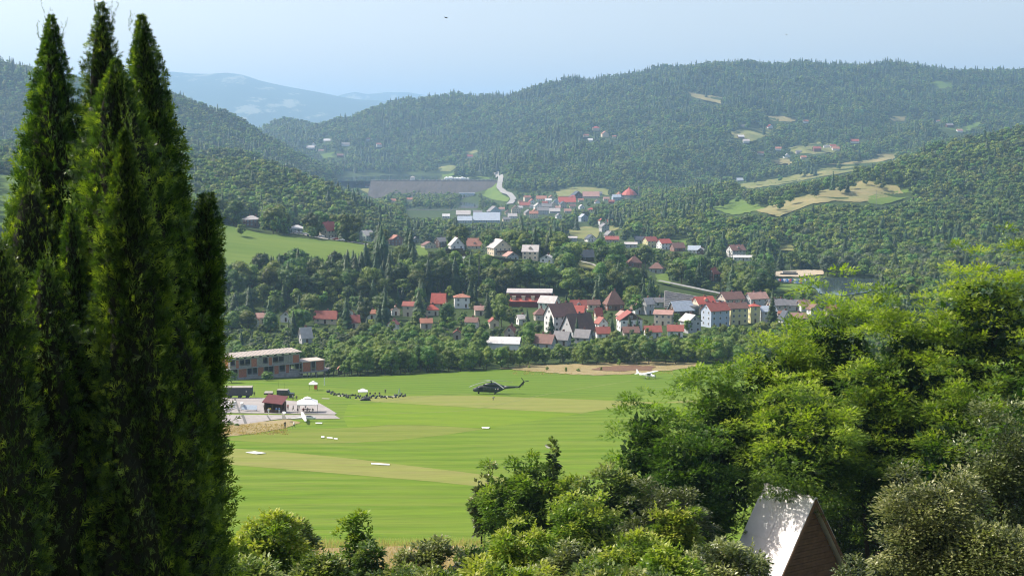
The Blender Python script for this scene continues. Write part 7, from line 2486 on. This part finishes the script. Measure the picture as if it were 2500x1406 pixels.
thuja(405, 760, 19.5, .60, 'low dark thuja just left of the right flank foot', 8000, 12, lean_px=-10, size=.15, prof=[1, .98, .92, .8, .6, .2])


thuja(205, 430, 24.5, .95, 'dark thuja filling the gap behind the leftmost and the sunlit one', 9000, 13, size=.17, prof=[1, .98, .9, .7, .4, .05])
thuja(150, 700, 20.4, .8, 'dark low thuja between the clipped hedge and the short front thuja', 8000, 14, size=.16, prof=[1, .98, .9, .7, .4, .05])


# clipped thuja hedge in shade at the lower left
def near_hedge():
    Yh = 18.9
    o = empty('thuja_hedge', (at(180, 1300, Yh).x, Yh, gz(0, Yh)), 0, 'dark clipped thuja hedge with a level top at the lower left', 'hedge')
    ox, oz = o.location.x, o.location.z
    xl, xr = at(-260, 1000, Yh).x - ox, at(345, 1000, Yh).x - ox
    ztop = at(100, 832, Yh).z - oz
    g = np.random.default_rng(31)
    n = 15000
    x = g.uniform(xl, xr, n)
    top = g.random(n) < .14
    z = np.where(top, ztop, g.uniform(.5, ztop, n))
    bump = .10 * np.sin(3.1 * x + 1.7 * z) * np.sin(2.3 * z + .7) + .06 * np.sin(7 * x) * np.sin(6 * z)
    y = np.where(top, g.uniform(0, 1.2, n), bump) + g.uniform(-.07, .07, n)
    z = z + np.where(top, .06 * np.sin(5 * x) + g.uniform(-.03, .06, n), 0)
    d = np.stack([g.normal(size=n) * .55, np.where(top, g.normal(size=n) * .5, -.9), np.where(top, 1.0, g.uniform(-.1, 1.0, n))], -1)
    V, Fc = cards(np.stack([x, y, z], -1), d, g.normal(size=(n, 3)), .14 * g.uniform(.6, 1.3, n), TH_V, TH_F, g)
    tn = np.clip(.05 + .2 * (bump > .03) + g.uniform(0, .25, n), 0, 1)
    link('foliage', np_mesh('foliage', V, [Fc], [M['thuja']], tint=np.repeat(tn, len(TH_V))), o)
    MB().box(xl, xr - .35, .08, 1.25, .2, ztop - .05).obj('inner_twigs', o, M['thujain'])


near_hedge()


# ------------------------------------------------------------------ robinias and the other broadleaf trees at the right
def robinia(px, py_top, Y, Rx, Hc, label, seed, clusters=90, fr=70, size=.25, mat='robinia', light=.5, name='robinia_tree', cat='tree', group=None, trunk=3, tmpl=(RB_V, RB_F), crx=None, droop=.15, yr=None, low=-.75, clr=(.38, .85), flat_=.42, inner=.35, whips=0, inner_fill=True):
    """layered shoots: each cluster is a flat-topped spray of fronds on a bough"""
    top = at(px, py_top, Y)
    g = np.random.default_rng(seed)
    zg = gz(top.x, Y)
    Hc = min(Hc, top.z - zg + Hc * .15)
    o = empty(name, (top.x, Y, zg), 0, label, cat, group)
    zc = top.z - zg - Hc * .5
    Ry = yr or Rx * .75
    nin = int(clusters * inner)
    tot = clusters + nin
    d = sph(tot, g)
    d[:, 1] = np.where((d[:, 1] > .25) & (g.random(tot) < .75), -d[:, 1], d[:, 1])
    d[:, 2] = np.where(d[:, 2] < low, -d[:, 2], d[:, 2])
    rad = np.concatenate([g.uniform(.7, 1.08, clusters), g.uniform(.25, .65, nin)])
    # uneven outline: a few directions bulge, others are cut back
    az = np.arctan2(d[:, 1], d[:, 0])
    rad = rad * (1 + .22 * np.sin(2.3 * az + seed) * np.cos(4 * d[:, 2] + seed) + .10 * np.sin(5 * az - seed + 6 * d[:, 2]))
    C = d * rad[:, None] * np.array([Rx, Ry, Hc * .5]) + np.array([0, 0, zc])
    rc = g.uniform(clr[0], clr[1], tot)
    VV, FF, TT = [], [], []
    nv = 0
    tv, tf = tmpl
    sc0 = (clr[0] + clr[1]) / 2
    for i in range(tot):
        m = int(fr * .84 * (rc[i] / sc0) ** 2 * (.6 if i >= clusters else 1))
        e = sph(m, g)
        e[:, 2] = np.abs(e[:, 2]) * np.where(g.random(m) < .75, 1, -.8)
        P = C[i] + e * rc[i] * g.uniform(.3, 1.05, (m, 1)) * np.array([1, 1, flat_])
        # plates tip outwards a little
        P[:, 2] -= .22 * ((P[:, 0] - C[i][0]) * d[i, 0] + (P[:, 1] - C[i][1]) * d[i, 1])
        dirs = e * np.array([1, 1, .35]) + d[i] * .35 + g.normal(size=(m, 3)) * .3 - np.array([0, 0, 1]) * droop * g.uniform(0, 1, (m, 1))
        ups = np.array([0, 0, 1.0]) + g.normal(size=(m, 3)) * .35
        V, Fc = cards(P, dirs, ups, size * g.uniform(.6, 1.25, m), tv, tf, g)
        VV.append(V)
        FF.append(Fc + nv)
        nv += len(V)
        # young pale shoots, plus sunlit tops and shaded insides painted by tint
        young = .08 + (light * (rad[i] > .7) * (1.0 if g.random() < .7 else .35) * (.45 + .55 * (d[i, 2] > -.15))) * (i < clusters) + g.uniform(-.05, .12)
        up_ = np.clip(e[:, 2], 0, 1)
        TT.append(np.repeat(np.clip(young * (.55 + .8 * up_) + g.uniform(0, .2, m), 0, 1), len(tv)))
    for k in range(whips):
        x0, y0 = g.uniform(-.8, .8) * Rx, -abs(g.normal()) * .2 * Ry
        z0 = zc + Hc * .5 * math.sqrt(max(.05, 1 - (x0 / Rx) ** 2)) - .15
        L = g.uniform(.35, .9) * (Rx * .35 + .25)
        m = int(10 + L * 16)
        q = np.linspace(0, 1, m)
        P = np.stack([x0 + q * g.uniform(-.25, .25), y0 + 0 * q, z0 + q * L], -1)
        V, Fc = cards(P, np.stack([g.normal(size=m), g.normal(size=m), .5 + q], -1), sph(m, g), size * (1.1 - .6 * q), tv, tf, g)
        VV.append(V)
        FF.append(Fc + nv)
        nv += len(V)
        TT.append(np.repeat(np.clip(light + g.uniform(0, .3, m), 0, 1), len(tv)))
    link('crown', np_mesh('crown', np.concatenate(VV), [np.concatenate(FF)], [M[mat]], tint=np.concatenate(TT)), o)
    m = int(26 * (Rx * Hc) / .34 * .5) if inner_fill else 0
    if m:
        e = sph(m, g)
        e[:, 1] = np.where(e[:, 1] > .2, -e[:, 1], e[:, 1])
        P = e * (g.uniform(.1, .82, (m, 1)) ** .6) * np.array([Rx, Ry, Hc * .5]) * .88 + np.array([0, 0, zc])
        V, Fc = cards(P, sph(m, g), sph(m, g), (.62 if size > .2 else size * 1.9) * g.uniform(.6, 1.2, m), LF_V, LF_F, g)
        link('inner_foliage', np_mesh('inner_foliage', V, [Fc], [M[mat]], tint=np.repeat(g.uniform(0, .12, m), len(LF_V))), o)  # inner leaves tinted dark, painting the shade inside the crown
    # stems and boughs
    tb = MB()
    r0 = .05 * Rx ** .9
    for k in range(trunk):
        x0 = g.uniform(-.4, .4) * Rx
        y0 = g.uniform(-.3, .3)
        tb.tube([(x0 * .06, y0 * .1, -.4), (x0 * .7 + g.uniform(-.1, .1), y0, zc * .5), (x0, y0, zc), (x0 * 1.2, y0, zc + Hc * .25)], [r0, r0 * .8, r0 * .5, r0 * .12], 6)
    tb.obj('trunk', o, M['barkdark'])
    lb_ = MB()
    for i in range(0, clusters, 3):
        c = C[i]
        s0 = np.array([0, 0, max(.3, min(zc, c[2] - np.hypot(c[0], c[1]) * .7 - .2))])
        c = s0 + (c - s0) * .72
        lb_.tube([s0, (s0 + c) / 2 + np.array([0, 0, .06]), c], [r0 * .3, r0 * .18, r0 * .06], 4)
    lb_.obj('limbs', o, M['barkdark'])
    return o


RG = 'robinia trees at the right'
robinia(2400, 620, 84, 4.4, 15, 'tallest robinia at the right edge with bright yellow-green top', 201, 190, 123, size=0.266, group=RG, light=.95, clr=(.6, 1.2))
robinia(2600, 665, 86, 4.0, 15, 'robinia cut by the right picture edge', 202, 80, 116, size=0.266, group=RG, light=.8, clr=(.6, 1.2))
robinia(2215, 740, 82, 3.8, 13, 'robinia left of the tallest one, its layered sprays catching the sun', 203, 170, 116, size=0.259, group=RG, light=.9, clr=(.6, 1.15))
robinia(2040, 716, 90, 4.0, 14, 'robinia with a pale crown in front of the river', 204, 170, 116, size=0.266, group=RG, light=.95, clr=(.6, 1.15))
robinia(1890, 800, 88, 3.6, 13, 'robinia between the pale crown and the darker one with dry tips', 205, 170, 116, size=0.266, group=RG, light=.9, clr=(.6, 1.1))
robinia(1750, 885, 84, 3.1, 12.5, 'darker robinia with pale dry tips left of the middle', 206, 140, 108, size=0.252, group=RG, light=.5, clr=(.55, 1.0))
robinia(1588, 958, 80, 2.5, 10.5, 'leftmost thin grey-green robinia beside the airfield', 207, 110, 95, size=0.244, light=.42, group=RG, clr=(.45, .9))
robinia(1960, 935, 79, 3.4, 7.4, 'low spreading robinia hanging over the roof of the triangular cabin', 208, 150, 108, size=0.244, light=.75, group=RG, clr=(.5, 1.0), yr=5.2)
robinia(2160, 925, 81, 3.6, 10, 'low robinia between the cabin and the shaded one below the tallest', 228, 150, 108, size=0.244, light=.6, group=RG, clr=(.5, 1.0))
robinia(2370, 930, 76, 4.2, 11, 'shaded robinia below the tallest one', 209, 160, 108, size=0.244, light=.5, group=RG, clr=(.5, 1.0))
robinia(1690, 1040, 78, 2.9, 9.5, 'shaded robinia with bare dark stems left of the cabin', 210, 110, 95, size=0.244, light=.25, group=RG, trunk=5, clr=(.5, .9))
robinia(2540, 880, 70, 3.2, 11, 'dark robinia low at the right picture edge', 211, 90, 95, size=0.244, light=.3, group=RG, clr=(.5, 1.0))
LT = (LF_V, LF_F)
SG = 'shrubs along the lower edge'
# dark backing growth, left and right of the cabin
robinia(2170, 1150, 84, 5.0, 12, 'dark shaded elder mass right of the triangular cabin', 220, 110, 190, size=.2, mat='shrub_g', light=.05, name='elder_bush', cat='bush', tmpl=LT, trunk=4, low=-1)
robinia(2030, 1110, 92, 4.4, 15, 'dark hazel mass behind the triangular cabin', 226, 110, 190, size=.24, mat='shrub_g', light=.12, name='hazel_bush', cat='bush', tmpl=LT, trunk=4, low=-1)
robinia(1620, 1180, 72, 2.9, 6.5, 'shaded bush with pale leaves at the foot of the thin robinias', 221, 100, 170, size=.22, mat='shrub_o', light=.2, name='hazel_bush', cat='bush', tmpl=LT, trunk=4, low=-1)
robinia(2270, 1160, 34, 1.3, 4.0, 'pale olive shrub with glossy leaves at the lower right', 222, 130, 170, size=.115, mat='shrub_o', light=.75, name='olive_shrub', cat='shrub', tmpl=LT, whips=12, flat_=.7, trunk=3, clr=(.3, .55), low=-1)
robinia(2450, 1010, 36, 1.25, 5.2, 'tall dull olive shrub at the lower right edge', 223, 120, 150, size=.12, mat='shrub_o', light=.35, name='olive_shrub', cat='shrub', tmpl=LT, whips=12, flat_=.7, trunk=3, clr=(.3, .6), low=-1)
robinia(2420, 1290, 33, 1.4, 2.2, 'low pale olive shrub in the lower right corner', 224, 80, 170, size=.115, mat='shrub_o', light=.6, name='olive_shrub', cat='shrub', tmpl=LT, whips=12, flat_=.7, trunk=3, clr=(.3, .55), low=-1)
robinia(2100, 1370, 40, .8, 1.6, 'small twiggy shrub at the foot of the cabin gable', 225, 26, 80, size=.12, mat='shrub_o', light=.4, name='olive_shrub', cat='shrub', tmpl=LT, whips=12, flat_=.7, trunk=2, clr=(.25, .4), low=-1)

SH = [
    # px, top, Y, R, Hc, n, fr, size, mat, light, label, seed
    (1288, 1130, 84, 2.9, 4.2, 90, 90, .24, 'shrub_y', .42, 'large round thorn bush standing before the airfield', 301),
    (1350, 1075, 83, .25, 2.6, 10, 40, .22, 'shrub_g', .6, 'single tall whip of leaves above the large round thorn bush', 302),
    (1392, 1165, 82, 1.0, 3.0, 30, 80, .24, 'shrub_y', .5, 'bush leaning on the right side of the thorn bush', 303),
    (1185, 1160, 85, .9, 3.0, 26, 80, .24, 'shrub_o', .5, 'bush on the left side of the thorn bush', 304),
    (655, 1262, 44, 1.35, 2.2, 60, 95, .145, 'shrub_y', .75, 'yellow-green wild rose bush beside the thujas', 305),
    (720, 1268, 46, .8, 2.2, 30, 80, .145, 'shrub_g', .6, 'darker shoot cluster right of the wild rose bush', 306),
    (575, 1318, 40, .8, 1.4, 30, 90, .14, 'shrub_y', .8, 'low bright bush touching the thuja foot', 307),
    (866, 1262, 48, .62, 2.3, 34, 70, .15, 'shrub_y', .55, 'slim bush standing alone above the dry grass', 308),
    (905, 1330, 46, .5, 1.2, 14, 60, .15, 'shrub_g', .4, 'low drooping branch cluster right of the slim bush', 309),
    (1050, 1338, 52, 1.4, 1.8, 40, 95, .17, 'shrub_o', .55, 'dull green low bush right of the dry grass', 310),
    (1180, 1322, 54, 1.3, 1.9, 40, 95, .17, 'shrub_g', .45, 'dark low bush below the thorn bush', 311),
    (1270, 1286, 50, 1.3, 2.2, 44, 95, .16, 'shrub_y', .9, 'brightest yellow-green bush in the middle of the lower edge', 312),
    (1420, 1222, 66, 2.0, 3.4, 60, 100, .21, 'shrub_y', .65, 'mixed yellow-green bush right of the thorn bush', 313),
    (1500, 1165, 76, 2.2, 4.4, 70, 100, .24, 'shrub_g', .5, 'grey-green bush at the foot of the leftmost robinia', 314),
    (1400, 1335, 46, 1.4, 1.6, 44, 95, .155, 'shrub_o', .55, 'dull olive bush at the lower edge right of the brightest one', 315),
    (1540, 1310, 44, 1.3, 1.7, 44, 95, .15, 'shrub_y', .6, 'yellow-green bush below the pale hazel leaves', 316),
    (1640, 1235, 62, 1.3, 2.4, 40, 95, .2, 'shrub_y', .7, 'bright leafy bush left of the cabin roof foot', 317),
    (1760, 1328, 40, 1.55, 1.9, 70, 120, .13, 'shrub_o', .8, 'dense olive-yellow juniper-like bush in front of the cabin roof', 318),
    (1640, 1352, 38, 1.1, 1.2, 40, 100, .13, 'shrub_y', .6, 'low bush left of the juniper-like one', 319),
    (960, 1388, 40, .8, .9, 24, 80, .14, 'shrub_g', .5, 'little bush cut by the lower edge in the dry grass', 320),
    (780, 1362, 40, .9, 1.0, 28, 85, .14, 'shrub_g', .45, 'low bush right of the wild rose bush foot', 321),
    (1500, 1390, 36, 1.6, .9, 40, 90, .14, 'shrub_g', .5, 'low growth along the lower edge right of centre', 322),
    (1230, 1385, 36, 1.3, .8, 34, 90, .14, 'shrub_y', .7, 'low bright growth along the lower edge in the centre', 323),
    (600, 1385, 34, 1.0, .8, 30, 90, .13, 'shrub_g', .5, 'low growth at the lower edge below the wild rose bush', 324),
    (1060, 1392, 36, .9, .8, 24, 90, .14, 'shrub_g', .4, 'low dark growth at the lower edge left of centre', 325),
]
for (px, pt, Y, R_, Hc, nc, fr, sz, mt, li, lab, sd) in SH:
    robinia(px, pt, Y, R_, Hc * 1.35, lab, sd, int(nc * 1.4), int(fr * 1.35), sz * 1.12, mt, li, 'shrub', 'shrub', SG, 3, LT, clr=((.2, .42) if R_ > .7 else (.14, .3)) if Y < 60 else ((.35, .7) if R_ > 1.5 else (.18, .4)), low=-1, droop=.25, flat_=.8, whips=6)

# tall dry grass at the lower edge
g = np.random.default_rng(90)
n = 16000
Yv = g.uniform(150, 182, n)
Xv = g.uniform(-.235, .0, n) * Yv
P = np.stack([Xv, Yv, terr(Xv, Yv) + .2], -1)
V, Fc = cards(P, np.stack([g.normal(size=n) * .25, g.normal(size=n) * .25, np.ones(n)], -1), g.normal(size=(n, 3)), g.uniform(.5, 1.0, n), [(0, -.03, 0), (0, .03, 0), (1, .02, .12)], [(0, 1, 2)], g)
M['straw'] = leafmat('dry_straw', [(0.28, 0.19, 0.08), (0.42, 0.31, 0.14), (0.5, 0.4, 0.2)], 0.3, rough=.8, objvar=0)
tag(link('dry_grass', np_mesh('dry_grass', V, [Fc], [M['straw']], tint=np.repeat(g.random(n), 3))), kind='stuff')
# weeds and dry stalks on the bank behind the airfield and along the apron
n = 9000
pp = []
gg = random.Random(6)
pts = []
for _ in range(700):
    pts.append(ground(gg.uniform(1250, 1640), gg.uniform(888, 915), 400))
for _ in range(500):
    pts.append(ground(gg.uniform(505, 700), gg.uniform(1036, 1062), 250))
P = np.array([tuple(p) for p in pts])
P = np.repeat(P, 6, 0) + g.normal(size=(len(P) * 6, 3)) * np.array([.5, .5, 0])
P[:, 2] = terr(P[:, 0], P[:, 1]) + .1
m = len(P)
V, Fc = cards(P, np.stack([g.normal(size=m) * .4, g.normal(size=m) * .4, np.ones(m)], -1), g.normal(size=(m, 3)), g.uniform(.2, .45, m), [(0, -.22, 0), (0, .22, 0), (1, .1, .12)], [(0, 1, 2)], g)
tag(link('dry_weeds', np_mesh('dry_weeds', V, [Fc], [M['straw']], tint=np.repeat(g.random(m) * .7, 3))), kind='stuff')
# low green bushes on the bank, in front of the shell, in the apron strip
bush_spots = [(565, 935, 6.2, 4.6, 'round bush in front of the left end of the unfinished building'), (652, 929, 5.0, 3.6, 'round bush in front of the middle of the unfinished building'),
              (562, 1038, 2.0, 1.2, 'low bush on the taxiway edge near the cypresses'), (578, 1040, 1.4, .9, 'smaller low bush on the taxiway edge'),
              (1336, 904, 1.6, 1.8, 'little bush on the dry bank, leftmost'), (1382, 908, 1.2, 2.2, 'upright little bush on the dry bank'), (1412, 907, 2.0, 1.5, 'wide low bush on the dry bank'),
              (1468, 905, 1.0, 1.8, 'small bush on the dry bank above the bare soil'), (1511, 893, 2.2, 3.2, 'taller young tree on the dry bank'), (1292, 899, 1.2, 1.3, 'tiny bush at the left tip of the dry bank'),
              (1560, 890, 1.2, 1.4, 'tiny bush behind the small aeroplane'), (540, 917, 3.5, 3.5, 'bush at the left corner of the unfinished building'), (800, 915, 2.5, 2.5, 'scrubby bush by the old fence')]
SC_ = [crown_mesh('foliage', broad_crown(700 + k, H=2.0, R=1.0, nl=12, per=42, leaf=.2, low=0.0), M['leaf_light']) for k in range(2)]
for k, (x, y, w, h, lab) in enumerate(bush_spots):
    p = ground(x, y, 250)
    o = empty('field_bush', (p.x, p.y, p.z - .2), k * 1.3, lab, 'bush')
    link('foliage', SC_[k % 2], o, None, None, (w / 2, w / 2, h / 2))
    MB().tube([(0, 0, 0), (0, 0, h * .6)], [.12, .05], 5).obj('stem', o, M['bark'])

# ------------------------------------------------------------------ the triangular cabin
M['sheet'] = flat('pale_metal_sheet', (0.72, 0.70, 0.68), 0.42, var=0.06, scale=1.2, spec=0.5)
M['planks'] = flat('brown_plank', (0.13, 0.075, 0.042), 0.75, var=0.25, scale=3)
M['moss'] = groundmat('mossy_boards', (0.30, 0.28, 0.22), (0.40, 0.38, 0.32), (0.12, 0.13, 0.05), 0.8, 4)
apex = at(1987, 1219, 75)
rdir = Vector((-2.0, 3.0, 0)).normalized()          # along the ridge, away
gdir = Vector((rdir.y, -rdir.x, 0))                 # across the gable, to the right
ang = math.atan2(gdir.y, gdir.x)
zg = gz(apex.x, apex.y)
Hh = apex.z - zg
ca_ = empty('triangular_cabin', (apex.x, apex.y, zg), ang, 'triangular timber cabin with bright metal roof down to the ground among the robinias', 'cabin')
# local x across the gable (right), local y along the ridge (away)
HW = Hh / math.tan(math.radians(58))
Lr = 3.7
MB().prism([(-HW + .35, -.2), (HW - .35, -.2), (0, Hh - .45)], .25, Lr - .3).obj('inner_wall', ca_, M['planks'])
npl = 40
for k in range(npl):
    z0 = (Hh - .5) * k / npl
    z1 = (Hh - .5) * (k + 1) / npl - .02
    w0 = (HW - .35) * (1 - z0 / (Hh - .4))
    w1 = (HW - .35) * (1 - z1 / (Hh - .4))
    if w1 < .05:
        break
    dy = .02 * (k % 2)
    MB().add([(-w0, .19 - dy, z0), (w0, .19 - dy, z0), (w1, .19 - dy, z1), (-w1, .19 - dy, z1), (-w0, .246, z0), (w0, .246, z0), (w1, .246, z1), (-w1, .246, z1)],
             [(0, 1, 2, 3), (7, 6, 5, 4), (0, 4, 5, 1), (1, 5, 6, 2), (2, 6, 7, 3), (3, 7, 4, 0)]).obj('plank', ca_, M['planks'])
for sgn in (-1, 1):
    nsh = 3
    for k in range(nsh):
        t0, t1 = k / nsh, (k + 1) / nsh
        off = .02 * (nsh - k)
        # slope from the apex downwards
        def sp(t, o_, y):
            return (sgn * (HW * t + o_ * math.sin(math.radians(58))), y, Hh * (1 - t) + o_ * math.cos(math.radians(58)))
        for (ya, yb) in ((-.15, Lr * .5), (Lr * .5 + .02, Lr + .15)):
            V = [sp(t0, off, ya), sp(t0, off, yb), sp(t1 + .01, off, yb), sp(t1 + .01, off, ya), sp(t0, off + .05, ya), sp(t0, off + .05, yb), sp(t1 + .01, off + .05, yb), sp(t1 + .01, off + .05, ya)]
            MB().add(V, [(0, 1, 2, 3), (7, 6, 5, 4), (0, 4, 5, 1), (1, 5, 6, 2), (2, 6, 7, 3), (3, 7, 4, 0)]).obj('roof_sheet', ca_, M['sheet'])
    V = [(sgn * 0.0, -.2, Hh + .1), (sgn * (HW + .1), -.2, -.05), (sgn * (HW + .1), -.2, -.35), (0, -.2, Hh - .25), (0, -.155, Hh + .1), (sgn * (HW + .1), -.155, -.05), (sgn * (HW + .1), -.155, -.35), (0, -.155, Hh - .25)]
    MB().add(V, [(0, 1, 2, 3), (7, 6, 5, 4), (0, 4, 5, 1), (1, 5, 6, 2), (2, 6, 7, 3), (3, 7, 4, 0)]).obj('barge_board', ca_, M['planks'])
MB().box(-.12, .12, -.16, Lr + .16, Hh + .06, Hh + .13).obj('ridge_cap', ca_, M['sheet'])
# small wing-like vent on the roof and low mossy lean-to
tt = .62
MB().add([(-HW * tt - .02, 1.5, Hh * (1 - tt)), (-HW * (tt + .17), 1.1, Hh * (1 - tt - .17)), (-HW * (tt + .17) - .35, 1.1, Hh * (1 - tt - .17) + .2), (-HW * tt - .02, 1.65, Hh * (1 - tt)), (-HW * (tt + .17), 1.45, Hh * (1 - tt - .17))],
         [(0, 1, 2), (3, 2, 4), (0, 2, 3)]).obj('roof_vent', ca_, M['planks'])
MB().add([(-HW * .74 - .2, Lr - .4, Hh * .30), (-HW * 1.15, Lr - .3, Hh * .20), (-HW * 1.25, 0.2, Hh * .16), (-HW * .8 - .2, 0.3, Hh * .26), (-HW * .74 - .2, Lr - .4, Hh * .30 - .1), (-HW * 1.15, Lr - .3, Hh * .20 - .1), (-HW * 1.25, 0.2, Hh * .16 - .1), (-HW * .8 - .2, 0.3, Hh * .26 - .1)],
         [(3, 2, 1, 0), (4, 5, 6, 7), (0, 1, 5, 4), (1, 2, 6, 5), (2, 3, 7, 6), (3, 0, 4, 7)]).obj('lean_to_roof', ca_, M['moss'])

# a sun with rays pressed into the lower roof sheet, left of the vent
tc, yc = .56, 2.75
for k in range(11):
    a = math.radians(18 * k)
    q = []
    for r_, w_ in ((.22, -.025), (.22, .025), (.62 + .08 * (k % 2), .025), (.62 + .08 * (k % 2), -.025)):
        dy, dt = math.cos(a) * r_ - math.sin(a) * w_, -(math.sin(a) * r_ + math.cos(a) * w_) / (Hh / math.sin(math.radians(58)))
        q.append((dy, dt))
    V = []
    for o_ in (.075, .125):
        for dy, dt in q:
            t = tc + dt
            V.append((-(HW * t + o_ * math.sin(math.radians(58))), yc + dy, Hh * (1 - t) + o_ * math.cos(math.radians(58))))
    MB().add(V, [(0, 1, 2, 3), (7, 6, 5, 4), (0, 4, 5, 1), (1, 5, 6, 2), (2, 6, 7, 3), (3, 7, 4, 0)]).obj('sun_ray', ca_, M['sheet'])
